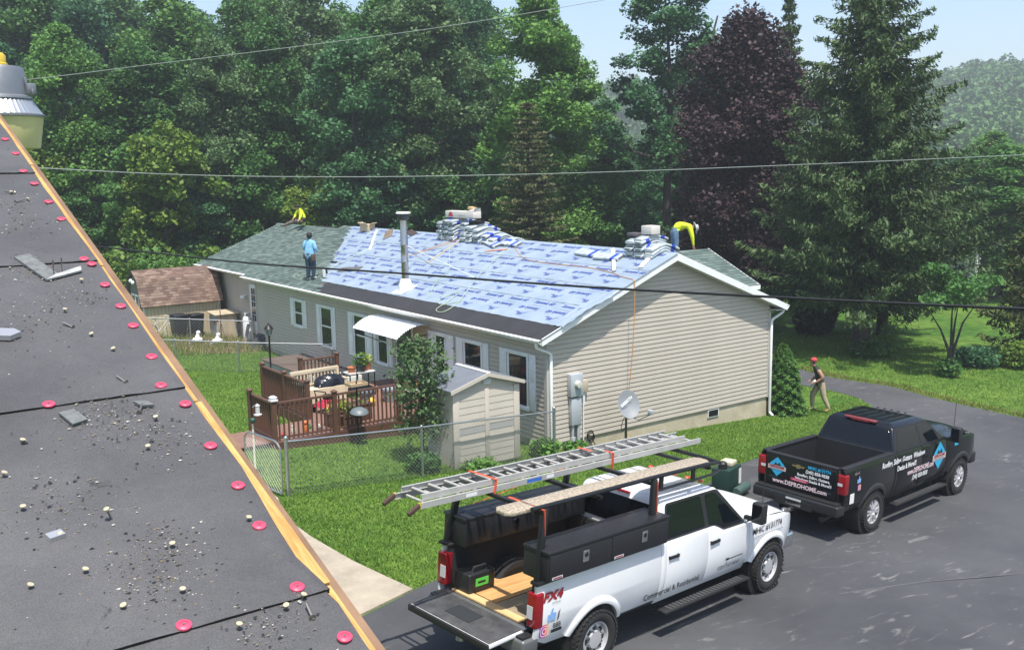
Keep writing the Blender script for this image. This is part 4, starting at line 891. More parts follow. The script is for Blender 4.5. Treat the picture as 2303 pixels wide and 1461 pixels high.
planter(-3.75, 3.55, (.5, .26, .26), 'low brown planter box on the deck floor by the railing', LEAFG, 30, seed=8)
# pot table with potted plants
tb = thing('pot_table', 'black framed plant stand with pale top beside the door', 'table', (-1.95, 6.55, FZ), 0)
MB().b2(-.42, .42, -.22, .22, .70, .73).build('table_top', WHITE_D, tb)
for x in (-.4, .4):
    for y in (-.2, .2): MB().b2(x - .014, x + .014, y - .014, y + .014, 0, .70).build('leg', BLACKM, tb)
MB().b2(-.42, .42, -.22, .22, .2, .22).build('shelf', BLACKM, tb)
def pot(u, v, z, r, h, col, lab, leaf=None, n=90, seed=5, rad=.2, grp='pots on the plant stand'):
    t = thing('plant_pot', lab, 'plant pot', (u, v, z), 0, grp)
    MB().lathe([(r * .72, 0), (r, h * .86), (r * 1.1, h * .86), (r * 1.1, h), (r * .95, h), (r * .9, h * .9), (.001, h * .9)], (0, 0, 0), 18).build('pot', col, t, smooth=40)
    if leaf: link('plant', cardmesh('plant', leafcloud((0, 0, h + rad * .6), rad, n, .07, seed, sc=(1, 1, 1.1)), leaf), t)
TERRA = mat('terracotta', (.46, .16, .06), .8, var=.1); DPOT = mat('grey_pot', (.05, .055, .06), .6)
pot(-2.22, 6.5, FZ + .73, .12, .17, TERRA, 'small terracotta pot at the left end of the plant stand')
pot(-1.95, 6.45, FZ + .73, .15, .22, DPOT, 'dark grey pot with a leafy plant on the plant stand', LEAFG, 120, 6, .22)
pot(-1.66, 6.6, FZ + .73, .13, .18, TERRA, 'terracotta pot with yellow green plant on the plant stand', LEAFY, 100, 7, .2)
pot(-1.6, 5.3, FZ, .26, .4, mat('pale_grey_tub', (.26, .29, .31), .5), 'pale grey tub standing in front of the door', None)
pot(-2.25, 5.6, FZ, .2, .34, mat('slate_tub', (.12, .15, .18), .5), 'slate blue tub under the plant stand', None)
st = thing('round_stool', 'small white round topped stool on the deck', 'stool', (-1.35, 4.35, FZ)); MB().lathe([(.2, .43), (.22, .45), (.2, .47)], (0, 0, 0), 20).build('seat', WHITE, st, smooth=40)
for a in (0, 2.1, 4.2): MB().tube([(.15 * math.cos(a), .15 * math.sin(a), 0), (.12 * math.cos(a), .12 * math.sin(a), .44)], .012, 6).build('leg', WHITE, st)
rc = thing('red_garden_chair', 'dark red seat on black frame beside the door', 'chair', (-.85, 5.2, FZ), .6)
MB().b2(-.25, .25, -.25, .25, .42, .47).build('seat', mat('dark_red_cloth', (.25, .03, .03), .8), rc, bevel=.02)
for x in (-.22, .22):
    for y in (-.22, .22): MB().tube([(x, y, 0), (x, y, .43)], .014, 6).build('leg', BLACKM, rc)
ball = MB().sphere((-2.3, 5.15, FZ + .12), .12, 14, 9).build('yellow_ball', mat('yellow_rubber', (.6, .40, .06), .5), smooth=60); tag(ball, 'yellow ball lying on the deck floor', 'ball')
tag(MB().sphere((-1.2, 4.8, FZ + .5), .14, 10, 7, (1.3, .8, .7)).build('yellow_sack', mat('yellow_cloth', (.5, .38, .08), .8), smooth=60), 'crumpled yellow cloth by the stool on the deck', 'cloth')
figs = [(-5.55, 3.72, 'red', (.5, .05, .04), .1), (-5.25, 3.8, 'white', (.6, .58, .52), .22), (-4.95, 3.72, 'orange', (.55, .17, .05), .3), (-4.6, 3.66, 'cream', (.6, .55, .48), .16), (-4.75, 3.95, 'green', (.05, .18, .06), .14)]
for (u, v, nm, c, h) in figs:
    t = thing('garden_ornament', f'small {nm} garden ornament on the deck floor behind the railing', 'ornament', (u, v, FZ), 0, 'garden ornaments behind the railing')
    mm_ = mat('ornament_' + nm, c, .5); MB().lathe([(.05, 0), (.065, h * .3), (.045, h * .62), (.001, h * .66)], (0, 0, 0), 12).build('ornament_body', mm_, t, smooth=50); MB().sphere((0, 0, h * .8), h * .2, 10, 7).build('ornament_head', mm_, t, smooth=50)
# bird feeder hanging near the door
bf = thing('hanging_bird_feeder', 'small copper roofed bird feeder hanging on a hook by the door', 'bird feeder', (-1.0, 4.95, 0))
MB().tube([(0, 0, FZ), (0, 0, 1.75), (.1, 0, 1.85), (.16, 0, 1.75)], .012, 6).build('hook', BLACKM, bf); MB().b2(.1, .22, -.06, .06, 1.42, 1.62).build('house', mat('copper_wood', (.28, .13, .06), .6), bf); MB().hexa([(.07, -.09, 1.62), (.25, -.09, 1.62), (.25, .09, 1.62), (.07, .09, 1.62), (.15, -.02, 1.72), (.17, -.02, 1.72), (.17, .02, 1.72), (.15, .02, 1.72)]).build('roof', MATS['copper_wood'], bf)
# ------------------------------------------------------------------ plastic garden shed
SHW = mat('cream_plastic', (.52, .47, .40), .55, var=.04); SHR = mat('grey_shed_roof', (.15, .165, .19), .6, var=.1, bump=.2, bscale=60)
shd = thing('garden_shed', 'small cream plastic garden shed with grey roof behind the chain fence', 'shed')
s0, s1, sv0, sv1 = -3.05, -1.14, -.36, .85; gz = g(-2, 0) - .02; he = 1.62; hr = 1.90
MB().prism([(s0 + .02, gz), (s1 - .02, gz), (s1 - .02, he - .02), ((s0 + s1) / 2, hr - .03), (s0 + .02, he - .02)], (0, sv0 + .03, 0), (1, 0, 0), (0, 0, 1), (0, 1, 0), sv1 - sv0 - .03).build('shed_body', SHW, shd)
sm = (s0 + s1) / 2
for (a, b) in ((s0, s0 + .17), (sm - .06, sm + .06), (s1 - .17, s1)): MB().b2(a, b, sv0 - .01, sv0 + .03, gz + .05, he - .08).build('door_stile', SHW, shd, bevel=.006)
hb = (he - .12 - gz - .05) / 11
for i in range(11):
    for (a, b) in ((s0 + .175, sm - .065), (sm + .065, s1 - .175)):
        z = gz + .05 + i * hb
        MB().hexa([(a, sv0 - .002, z + .003), (b, sv0 - .002, z + .003), (b, sv0 + .03, z + .003), (a, sv0 + .03, z + .003), (a, sv0 + .006, z + hb), (b, sv0 + .006, z + hb), (b, sv0 + .03, z + hb), (a, sv0 + .03, z + hb)]).build('shed_panel', SHW if i != 5 else mat('grey_plastic_panel', (.34, .34, .33), .6), shd)  # middle course of panels is coloured greyer than the rest
for s in (-1, 1):
    e = s0 - .1 if s < 0 else s1 + .1; ze = he - .03
    MB().hexa([(e, sv0 - .08, ze), (sm, sv0 - .08, hr), (sm, sv1 + .08, hr), (e, sv1 + .08, ze), (e, sv0 - .08, ze + .035), (sm, sv0 - .08, hr + .035), (sm, sv1 + .08, hr + .035), (e, sv1 + .08, ze + .035)]).build('roof_panel', SHR, shd)
    MB().hexa([(e, sv0 - .105, ze - .05), (sm, sv0 - .105, hr - .05), (sm, sv0 - .082, hr - .05), (e, sv0 - .082, ze - .05), (e, sv0 - .105, ze + .04), (sm, sv0 - .105, hr + .04), (sm, sv0 - .082, hr + .04), (e, sv0 - .082, ze + .04)]).build('roof_trim', SHW, shd)
MB().b2(sm - .05, sm + .05, sv0 - .1, sv1 + .09, hr + .03, hr + .05).build('ridge_cap', WHITE, shd)
for i in range(3): MB().b2(sm - .11, sm + .11, sv0 - .03, sv0 + .02, hr - .23 + i * .05, hr - .205 + i * .05).build('vent_slat', WHITE, shd)
# ------------------------------------------------------------------ barn shaped shed at the back
BW = mat('cream_barn_wood', (.50, .42, .27), .75, var=.08, scale=2); BG = mat('dark_barn_end', (.16, .16, .14), .8, var=.1)
brn = thing('barn_shed', 'cream barn shaped shed with brown shingled gambrel roof', 'shed')
q0, q1, r0, r1 = -3.3, .02, 24.02, 26.2; bgz = -.5; zk, zt, zp = 1.08, 2.2, 2.56
vm_ = (r0 + r1) / 2
gam = [(r0 - .16, zk - .02), (r0 + .36, zt), (vm_, zp), (r1 - .36, zt), (r1 + .16, zk - .02)]
MB().prism([(r0 + .02, bgz), (r1 - .02, bgz), (r1 - .02, zk), (r1 - .36, zt - .08), (vm_, zp - .08), (r0 + .36, zt - .08), (r0 + .02, zk)], (q0 + .03, 0, 0), (0, 1, 0), (0, 0, 1), (1, 0, 0), q1 - q0 - .06).build('barn_body', BG, brn)
nb = 22; bwid = (q1 - q0) / nb
bpl = MB().b2(.006, bwid - .004, r0 - .012, r0 + .02, bgz, zk + .02).mesh('wall_plank', BW)
for i in range(nb): link('wall_plank', bpl, brn, (q0 + i * bwid, 0, 0))
for u in (q0, q1): MB().b2(u - .03, u + .03, r0 - .03, r0 - .012, bgz, zk).build('corner_trim', WHITE, brn)
for (A, B) in zip(gam, gam[1:]):
    d = Vector((0, B[0] - A[0], B[1] - A[1])); ln = d.length; d.normalize(); nn = Vector((1, 0, 0)).cross(d)
    if nn.z < 0: nn = -nn
    MB().hexa([Vector((q0 - .12, A[0], A[1])) - nn * .05, Vector((q1 + .12, A[0], A[1])) - nn * .05, Vector((q1 + .12, B[0], B[1])) - nn * .05, Vector((q0 - .12, B[0], B[1])) - nn * .05, (q0 - .12, A[0], A[1]), (q1 + .12, A[0], A[1]), (q1 + .12, B[0], B[1]), (q0 - .12, B[0], B[1])]).build('roof_panel', DECK, brn)
    flip = A[0] > vm_ - .01
    O = Vector((q0 - .14, A[0], A[1])) if not flip else Vector((q0 - .14, B[0], B[1]))
    shingles(O + nn * .002, (1, 0, 0), d if not flip else -d, nn, ln, lambda s: (0, q1 - q0 + .28), BSH, 'shingle_courses', brn, exp=.125, tab=.26)
# double door on the gable end
for v in (24.55, 25.1): MB().b2(q0 - .02, q0 + .03, v, v + .5, bgz + .1, 1.45).build('barn_door', BG, brn)
tr = MB()
for v in (24.5, 25.06, 25.62): tr.b2(q0 - .045, q0 - .02, v - .03, v + .03, bgz + .1, 1.48)
tr.b2(q0 - .045, q0 - .02, 24.5, 25.62, 1.45, 1.52); tr.build('door_trim', WHITE_D, brn)
MB().sphere((q0 - .12, 24.9, 2.05), .09, 10, 7).build('flood_light', WHITE, brn, smooth=50)
MB().sphere((q0 - .12, 25.25, 2.1), .09, 10, 7).build('flood_light', WHITE, brn, smooth=50)
# ------------------------------------------------------------------ clutter between shed and house
def wheelie(u, v, lab, col):
    t = thing('wheelie_bin', lab, 'bin', (u, v, g(u, v)), -1.45, 'bins beside the barn shed')
    MB().hexa([(-.25, -.24, .06), (.22, -.24, .06), (.22, .24, .06), (-.25, .24, .06), (-.30, -.29, .95), (.30, -.29, .95), (.30, .29, .95), (-.30, .29, .95)]).build('bin_body', col, t, bevel=.02)
    MB().hexa([(-.33, -.31, .95), (.33, -.31, .95), (.33, .31, .95), (-.33, .31, .95), (-.30, -.28, 1.02), (.30, -.28, 1.04), (.30, .28, 1.04), (-.30, .28, 1.02)]).build('lid', col, t, bevel=.015)
    for y in (-.26, .26): MB().lathe([(.11, -.03), (.11, .03)], (.2, y, .11), 14, axis='Y').build('wheel', BLACKM, t, smooth=40)
    MB().b2(-.285, -.275, -.1, .1, .58, .62).build('sticker', WHITE, t)
BINM = mat('black_bin_plastic', (.012, .014, .017), .5)
wheelie(-2.05, 23.35, 'black wheeled bin against the cream shed, left one of the pair', BINM); wheelie(-1.3, 23.45, 'black wheeled bin against the cream shed, right one of the pair', BINM)
cb = thing('plywood_cabinet', 'weathered plywood cabinet with flat lid standing beside the propane tank', 'cabinet', (-.2, 22.9, g(0, 23)), .02)
PLY = mat('weathered_plywood', (.42, .35, .24), .85, var=.25, scale=3, stretch=(1, 1, .3)); PLYG = mat('grey_plywood', (.34, .33, .29), .85, var=.2, scale=3)
MB().b2(-.5, .42, -.4, .42, 0, 1.08).build('cabinet_body', PLYG, cb); MB().b2(-.42, .3, -.425, -.4, .02, 1.02).build('cabinet_door', PLY, cb)
MB().hexa([(-.6, -.52, 1.08), (.5, -.52, 1.08), (.5, .5, 1.14), (-.6, .5, 1.14), (-.6, -.52, 1.12), (.5, -.52, 1.12), (.5, .5, 1.18), (-.6, .5, 1.18)]).build('cabinet_lid', PLY, cb)
pt = thing('propane_tank', 'upright white propane cylinder against the house wing', 'gas tank', (.12, 20.95, g(.1, 21)))
MB().lathe([(.17, .0), (.17, .06), (.2, .08), (.2, 1.0), (.17, 1.1), (.10, 1.14), (.001, 1.15)], (0, 0, 0), 22).build('cylinder', WHITE, pt, smooth=40)
cl = MB(); cl.lathe([(.125, 1.12), (.13, 1.30), (.12, 1.30), (.115, 1.12)], (0, 0, 0), 22); cl.build('collar', WHITE_D, pt, smooth=40)
for a in (2.6, 4.2): MB().box((.128 * math.cos(a), .128 * math.sin(a), 1.22), (.02, .07, .07), a).build('collar_slot', BLACKM, pt)
tag(MB().beam((-.35, 20.2, g(-.3, 20) + .02), (-.02, 20.45, g(-.3, 20) + .85), .14, .03).build('leaning_plank', mat('grey_plank', (.20, .17, .13), .85, var=.2)), 'grey plank leaning against the propane tank', 'plank')
for i in range(3): tag(MB().beam((-.55 + .12 * i, 19.0 - .15 * i, g(-.4, 19)), (-.1 + .03 * i, 19.05 - .12 * i, g(-.4, 19) + .62), .3, .03).build('dark_panel', mat('dark_slate_panel', (.05, .055, .06), .7)), ['dark panel leaning on the corner of the house, back one of three', 'dark panel leaning on the corner of the house, middle one', 'dark panel leaning on the corner of the house, front one'][i], 'panel', 'leaning dark panels')
# white statuettes on weedy patch
for (u, v, lab, h) in ((-1.95, 21.3, 'white garden statuette of an animal on the bare patch, left one', .55), (-1.3, 20.75, 'pile of white ornaments on the bare patch, right one', .5)):
    t = thing('garden_statuette', lab, 'statue', (u, v, g(u, v)), .3, 'white statues by the fence')
    MB().sphere((0, 0, .16), .2, 12, 8, (1.3, .8, .7)).build('statue_body', WHITE, t, smooth=60); MB().tube([(.0, 0, .2), (.05, 0, h * .75)], [.11, .07], 10).build('statue_neck', WHITE, t, smooth=60)
    MB().sphere((.07, 0, h * .85), .09, 10, 7).build('statue_head', WHITE, t, smooth=60); MB().box((-.22, .1, .06), (.3, .1, .1), .6).build('statue_base', WHITE, t, bevel=.03)
tp = thing('iron_plant_pole', 'rusty iron pole with star ornament standing at the weedy patch', 'pole', (-1.05, 20.9, g(-1, 21)))
MB().tube([(0, 0, 0), (0, 0, 1.75)], .018, 6).build('pole', mat('rusty_iron', (.06, .035, .025), .8), tp)
for a in (0, 2.1, 4.2): MB().tube([(.2 * math.cos(a), .2 * math.sin(a), 0), (.02 * math.cos(a), .02 * math.sin(a), .85)], .012, 5).build('leg', MATS['rusty_iron'], tp)
m = MB(); m.prism([((.16 if k % 2 == 0 else .065) * math.sin(k * math.pi / 5), (.16 if k % 2 == 0 else .065) * math.cos(k * math.pi / 5)) for k in range(10)], (-.25, 0, .95), (1, 0, 0), (0, 0, 1), (0, 1, 0), .02); m.build('star', MATS['rusty_iron'], tp)
bk = thing('bicycle', 'old white bicycle leaning against the cream shed', 'bicycle', (-2.75, 23.55, g(-2.7, 23.5)), .08)
for x in (-.45, .45):
    wh = MB(); wh.tube([(x + .3 * math.cos(t / 18 * 6.2832), 0, .31 + .3 * math.sin(t / 18 * 6.2832)) for t in range(19)], .016, 5, cap=False); wh.build('wheel', BLACKM if x < 0 else WHITE_D, bk)
m = MB(); m.tube([(-.45, 0, .31), (-.1, 0, .32), (.3, 0, .75), (-.2, 0, .72), (-.1, 0, .32)], .016, 6); m.tube([(-.45, 0, .31), (-.2, 0, .72), (-.22, 0, .86)], .014, 6); m.tube([(.45, 0, .31), (.3, 0, .8), (.27, 0, .92)], .014, 6); m.build('frame', WHITE_D, bk)
MB().box((-.22, 0, .88), (.24, .12, .05)).build('saddle', BLACKM, bk, bevel=.015); MB().tube([(.3, -.25, .95), (.27, 0, .93), (.3, .25, .95)], .012, 6).build('handlebar', WHITE_D, bk)
# low bulkhead platform beside the wall, with framed hatch
pf = thing('low_platform', 'low weathered timber platform against the front wall', 'platform')
pz0 = g(-.8, 12) - .05; PWM = mat('grey_brown_boards', (.115, .085, .07), .85, var=.25, scale=3)
MB().b2(-1.62, -.06, 11.3, 14.95, pz0, pz0 + .36).build('platform_side', mat('pale_masonry', (.45, .43, .38), .9, var=.15), pf)
me = MB().b2(0, .148, 0, 3.75, 0, .035).mesh('platform_board', PWM)
for i in range(11): link('platform_board', me, pf, (-1.68 + i * .15, 11.25, pz0 + .362))
hc = thing('cellar_hatch', 'white framed cellar hatch with black lid beside the deck', 'hatch', (-.95, 10.15, g(-1, 10)), .02)
MB().b2(-.75, .6, -.6, .6, 0, .42).build('hatch_frame', WHITE_D, hc, bevel=.01); MB().hexa([(-.7, -.52, .42), (.55, -.52, .42), (.55, .52, .42), (-.7, .52, .42), (-.65, -.48, .48), (.5, -.48, .48), (.5, .48, .48), (-.65, .48, .48)]).build('hatch_lid', FELT, hc); MB().b2(-.2, .1, -.1, .1, .48, .50).build('hatch_handle', WHITE, hc)
# ------------------------------------------------------------------ lamp post, poles, feeders
lp = thing('lantern_post', 'black garden lantern on a post beside the platform', 'lamp post', (-2.15, 12.9, g(-2.1, 13)))
MB().lathe([(.07, 0), (.05, .12), (.03, .16), (.03, 1.38), (.045, 1.4), (.02, 1.46)], (0, 0, 0), 12).build('post', BLACKM, lp, smooth=40)
lg = MB(); lg.hexa([(-.05, -.05, 1.46), (.05, -.05, 1.46), (.05, .05, 1.46), (-.05, .05, 1.46), (-.1, -.1, 1.68), (.1, -.1, 1.68), (.1, .1, 1.68), (-.1, .1, 1.68)]); lg.build('lantern_glass', mat('lantern_glass', (.30, .32, .31), .2), lp)
for a in range(4): MB().tube([(.052 * math.cos(a * 1.5708 + .7854) * 1.35, .052 * math.sin(a * 1.5708 + .7854) * 1.35, 1.46), (.105 * math.cos(a * 1.5708 + .7854) * 1.38, .105 * math.sin(a * 1.5708 + .7854) * 1.38, 1.69)], .01, 5).build('lantern_bar', BLACKM, lp)
MB().lathe([(.17, 1.68), (.10, 1.78), (.02, 1.84), (.02, 1.88), (.001, 1.89)], (0, 0, 0), 12).build('lantern_roof', BLACKM, lp, smooth=30)
fd = thing('squirrel_baffle_feeder', 'tray bird feeder on a black pole with grey domed baffle', 'bird feeder', (-3.95, 2.75, g(-4, 2.7)))
MB().tube([(0, 0, 0), (0, 0, 1.62)], .018, 8).build('pole', BLACKM, fd); MB().lathe([(.02, 1.0), (.10, .99), (.20, .94), (.24, .87), (.235, .87), (.18, .92), (.02, .97)], (0, 0, 0), 20, M=Matrix.Rotation(.12, 3, 'X')).build('baffle', mat('baffle_grey', (.13, .155, .165), .45), fd, smooth=50)
m = MB(); m.b2(-.22, .22, -.16, .16, 1.55, 1.57).b2(-.24, -.22, -.18, .18, 1.55, 1.62).b2(.22, .24, -.18, .18, 1.55, 1.62).b2(-.22, .22, -.18, -.16, 1.55, 1.62).b2(-.22, .22, .16, .18, 1.55, 1.62); m.build('tray', mat('feeder_wood', (.40, .30, .18), .8), fd)
MB().tube([(0, 0, 1.57), (.05, 0, 2.1), (.02, .04, 2.25)], .012, 6).build('hanger', BLACKM, fd)
wp = thing('white_feeder_pole', 'white bird feeder pole with black top and glass feeder', 'bird feeder', (-7.35, 1.0, g(-7.3, 1)))
MB().tube([(0, 0, -.1), (.0, 0, 1.25)], .022, 8).build('pole', mat('cream_pole', (.62, .60, .48), .5), wp); MB().tube([(0, 0, 1.25), (-.01, 0, 1.95)], .02, 8).build('pole_top', BLACKM, wp); MB().lathe([(.03, 0), (.075, .04), (.075, .08), (.03, .12)], (0, -.02, 1.27), 12).build('green_guard', mat('dark_green_plastic', (.01, .05, .03), .5), wp, smooth=40)
MB().lathe([(.09, 0), (.09, .02), (.05, .03), (.05, .2), (.06, .21), (.001, .26)], (.13, 0, 1.42), 14).build('glass_feeder', mat('feeder_glass', (.5, .52, .5), .15), wp, smooth=40); MB().tube([(0, 0, 1.6), (.13, 0, 1.68)], .01, 5).build('arm', STEEL, wp)
# satellite dish
sd = thing('satellite_dish', 'grey satellite dish on a pole in front of the gable wall', 'satellite dish', (2.0, -.75, g(2, -.75)))
DISH = mat('dish_grey', (.22, .24, .255), .5, var=.05)
MB().tube([(0, 0, -.1), (0, .0, 1.05)], .03, 10).build('mast', mat('mast_dark', (.09, .095, .10), .5, metal=.4), sd)
Md = Matrix.Rotation(-.35, 3, 'Z') @ Matrix.Rotation(1.18, 3, 'X')
MB().lathe([(.001, .0), (.12, .008), (.24, .035), (.33, .075), (.335, .085), (.325, .083), (.24, .048), (.12, .02), (.001, .012)], (0, -.06, 1.22), 32, M=Md @ Matrix.Diagonal((.88, 1.12, 1))).build('reflector', DISH, sd, smooth=50)
MB().tube([(0, -.08, .95), (.12, -.35, .85), (.30, -.60, 1.02)], .014, 6).build('arm', MATS['mast_dark'], sd); MB().box((.30, -.60, 1.08), (.09, .14, .12), .3).build('receiver', GREY, sd, bevel=.015)
put('printed_lettering', text_mesh('DIRECTV', .10, WHITE, bold=.002), Matrix.Translation((-.09, -.125, 1.33)) @ (Md.to_4x4() @ Matrix.Rotation(.6, 4, 'Z')), sd)
hose_m = MB().tube([(0, -.02, .95), (-.12, -.05, .88), (-.22, -.05, .68), (-.18, -.05, .52), (-.05, -.03, .62), (0, -.03, .8)], .01, 5); hose_m.build('cable', BLACKM, sd, smooth=60)
# ------------------------------------------------------------------ chain link fences
WIRE = mat('fence_wire', (.36, .38, .38), .5, metal=.6)
def chainlink(a, b, h, par, pitch=.09, r=.003):
    a, b = Vector(a), Vector(b); d = b - a; L = d.length; n = int(2 * L / pitch); mb = MB(); rows_ = int(2 * h / pitch); e = d.normalized(); hz_ = h / rows_
    for k in range(n):
        q = [a + d * ((k + (j + k) % 2) / n) + Vector((0, 0, j * hz_)) for j in range(rows_ + 1)]
        for X, Y in zip(q, q[1:]):
            nn_ = len(mb.v); D = (Y - X).normalized(); S_ = D.cross(e).normalized() * r; T = D.cross(S_).normalized() * r
            for P in (X, Y): mb.v += [tuple(P + S_), tuple(P - S_ * .5 + T * .87), tuple(P - S_ * .5 - T * .87)]
            for i in range(3): mb.face((nn_ + i, nn_ + (i + 1) % 3, nn_ + 3 + (i + 1) % 3, nn_ + 3 + i))
    return stuff(mb.build('chain_link_mesh', WIRE, par, recalc=False))
def fence(name, pts, lab, h=1.15, post_r=.03, grp='chain link fences', tall=(), pitch=.09):
    t = thing(name, lab, 'fence', (0, 0, 0), 0, grp)
    for i, (u, v) in enumerate(pts):
        z = g(u, v); rr = .04 if i in tall else post_r
        p = MB().tube([(u, v, z - .2), (u, v, z + h + (.06 if i in tall else .0))], rr, 10).build('fence_post', STEEL, t, smooth=40); MB().sphere((u, v, z + h + (.06 if i in tall else .0)), rr * 1.15, 10, 6).build('post_cap', STEEL, p, smooth=60)
    for (a, b) in zip(pts, pts[1:]):
        A, B = Vector((*a, g(*a))), Vector((*b, g(*b)))
        MB().tube([A + Vector((0, 0, h - .02)), B + Vector((0, 0, h - .02))], .02, 8).build('top_rail', STEEL, t, smooth=40)
        chainlink(A + Vector((0, 0, .04)), B + Vector((0, 0, .04)), h - .07, t, pitch)
    return t
fence('chain_link_fence', [(-7.25, -.56), (-4.05, -.6), (-.2, -.52)], 'chain link fence running in front of the garden shed', 1.2, tall=(0, 2))
fence('chain_link_fence', [(-6.9, 16.7), (-4.7, 15.15), (-2.9, 13.9), (-.05, 12.42)], 'chain link fence crossing the back lawn to the house wall', 1.12, pitch=.12)
fence('chain_link_fence', [(-4.6, 22.0), (-2.4, 20.7), (-.3, 19.3)], 'chain link fence in front of the bins', 1.15, pitch=.12)
gt = thing('fence_gate', 'rounded tubular chain link gate beside the corner of our roof', 'gate', (0, 0, 0))
A = Vector((-7.36, -.5, g(-7.36, -.5) + .06)); B = Vector((-7.62, .8, g(-7.6, .8) + .06))
gp = [A, A + Vector((0, 0, .98)), A + Vector((0, 0, 1.06)) + (B - A) * .06, A + Vector((0, 0, 1.1)) + (B - A) * .14, B + Vector((0, 0, 1.1)) + (A - B) * .14, B + Vector((0, 0, 1.06)) + (A - B) * .06, B + Vector((0, 0, .98)), B, A]
MB().tube(gp, .022, 8).build('gate_frame', STEEL, gt, smooth=40); chainlink(A, B, 1.05, gt, .11)
# ------------------------------------------------------------------ pickup trucks
def arcpts(cx, cz, r, zmin, n=16, rev=False):
    a0 = math.asin(min(1, max(-1, (zmin - cz) / r))); A = [a0 + (math.pi - 2 * a0) * i / n for i in range(n + 1)]
    P = [(cx + r * math.cos(a), cz + r * math.sin(a)) for a in A]     # from front to rear
    return P[::-1] if rev else P
RUB = mat('tyre_rubber', (.018, .018, .018), .85, var=.3, scale=6, bump=.2, bscale=30); RUBD = mat('black_trim', (.014, .014, .015), .55); CHROME = mat('chrome', (.75, .76, .78), .12, metal=1.); RIM = mat('silver_rim', (.62, .62, .63), .35, metal=.45); RIMD = mat('dark_rim', (.03, .03, .032), .35, metal=.5)
CGL = glassmat('truck_glass', (.004, .006, .009), .02, .38)
REDL = mat('red_lens', (.24, .006, .012), .12, spec=.6); CLEARL = mat('clear_lens', (.55, .55, .57), .1); AMBER = mat('amber_lens', (.55, .07, .03), .15)
def make_wheel(style, r, wd):
    """wheel about its own centre, axle along y, outside towards -y"""
    t = MB(); n = 44; h = wd / 2
    prof = [(r * .60, -h * .82), (r * .68, -h * .98), (r * .82, -h), (r * .93, -h * .9), (r * .975, -h * .72), (r * .985, 0), (r * .975, h * .72), (r * .93, h * .9), (r * .82, h), (r * .6, h * .8)]
    t.lathe(prof, (0, 0, 0), n, axis='Y', cap=False)
    tyre = t.mesh('tyre', RUB, smooth=40)
    tr = MB()
    for i in range(36):
        a = 2 * math.pi * i / 36
        for j, off in ((-1, 0), (0, .5), (1, 0), (-1.62, .25), (1.62, .25)):
            aa = a + off * 2 * math.pi / 36; rr = r * (.985 if abs(j) < 1.5 else .955); M = Matrix.Rotation(-aa, 3, 'Y')
            tr.box(M @ Vector((rr, j * h * .50, 0)), (.022, h * .40, .052), M=M @ Matrix.Rotation(.35 * (1 if j >= 0 else -1), 3, 'X'))
    tread = tr.mesh('tread_block', RUB)
    rm = MB()
    rm.lathe([(r * .60, -h * .80), (r * .585, -h * .86), (r * .55, -h * .80), (r * .53, -h * .45), (r * .53, h * .5)], (0, 0, 0), 36, axis='Y', cap=False)
    rim = rm.mesh('rim', RIM, smooth=35)
    fc = MB()
    if style == 'steel':
        fc.lathe([(r * .54, -h * .48), (r * .46, -h * .62), (r * .36, -h * .50), (r * .30, -h * .50), (r * .28, -h * .78), (.001, -h * .82)], (0, 0, 0), 36, axis='Y')
        face = fc.mesh('wheel_disc', RIM, smooth=30)
        dk = MB()
        for i in range(8):
            a = 2 * math.pi * i / 8; M = Matrix.Rotation(-a, 3, 'Y'); dk.lathe([(.040, -.004), (.040, .012)], M @ Vector((r * .40, -h * .585, 0)), 10, axis='Y')
        dark = dk.mesh('vent_hole', RUBD, smooth=40)
        nu = MB()
        for i in range(8):
            a = 2 * math.pi * (i + .5) / 8; M = Matrix.Rotation(-a, 3, 'Y'); nu.lathe([(.016, -.04), (.016, .02)], M @ Vector((r * .325, -h * .55, 0)), 8, axis='Y')
        nut = nu.mesh('lug_nut', CHROME, smooth=40)
    else:
        fc.lathe([(.085, -h * .5), (.085, -h * .75), (.08, -h * .80), (.001, -h * .80)], (0, 0, 0), 20, axis='Y')
        for i in range(6):
            a = 2 * math.pi * i / 6
            for s in (-1, 1):
                M = Matrix.Rotation(-a - s * .19, 3, 'Y'); M2 = Matrix.Rotation(-a - s * .10, 3, 'Y')
                p0, p1 = M2 @ Vector((.06, -h * .72, 0)), M @ Vector((r * .555, -h * .70, 0)); fc.beam(p0, p1, .034, .05, up=(0, 1, 0))
        face = fc.mesh('wheel_spoke', RIM)
        dk = MB(); dk.lathe([(r * .53, -h * .30), (.001, -h * .30)], (0, 0, 0), 30, axis='Y'); dark = dk.mesh('wheel_back', RIMD)
        nu = MB()
        for i in range(8):
            a = 2 * math.pi * i / 8; M = Matrix.Rotation(-a, 3, 'Y'); nu.lathe([(.014, -.02), (.014, .02)], M @ Vector((.11, -h * .62, 0)), 8, axis='Y')
        nut = nu.mesh('lug_nut', CHROME, smooth=40)
    return (('tyre', tyre), ('tread_blocks', tread), ('rim', rim), ('wheel_disc', face), ('vent_holes', dark), ('lug_nuts', nut))
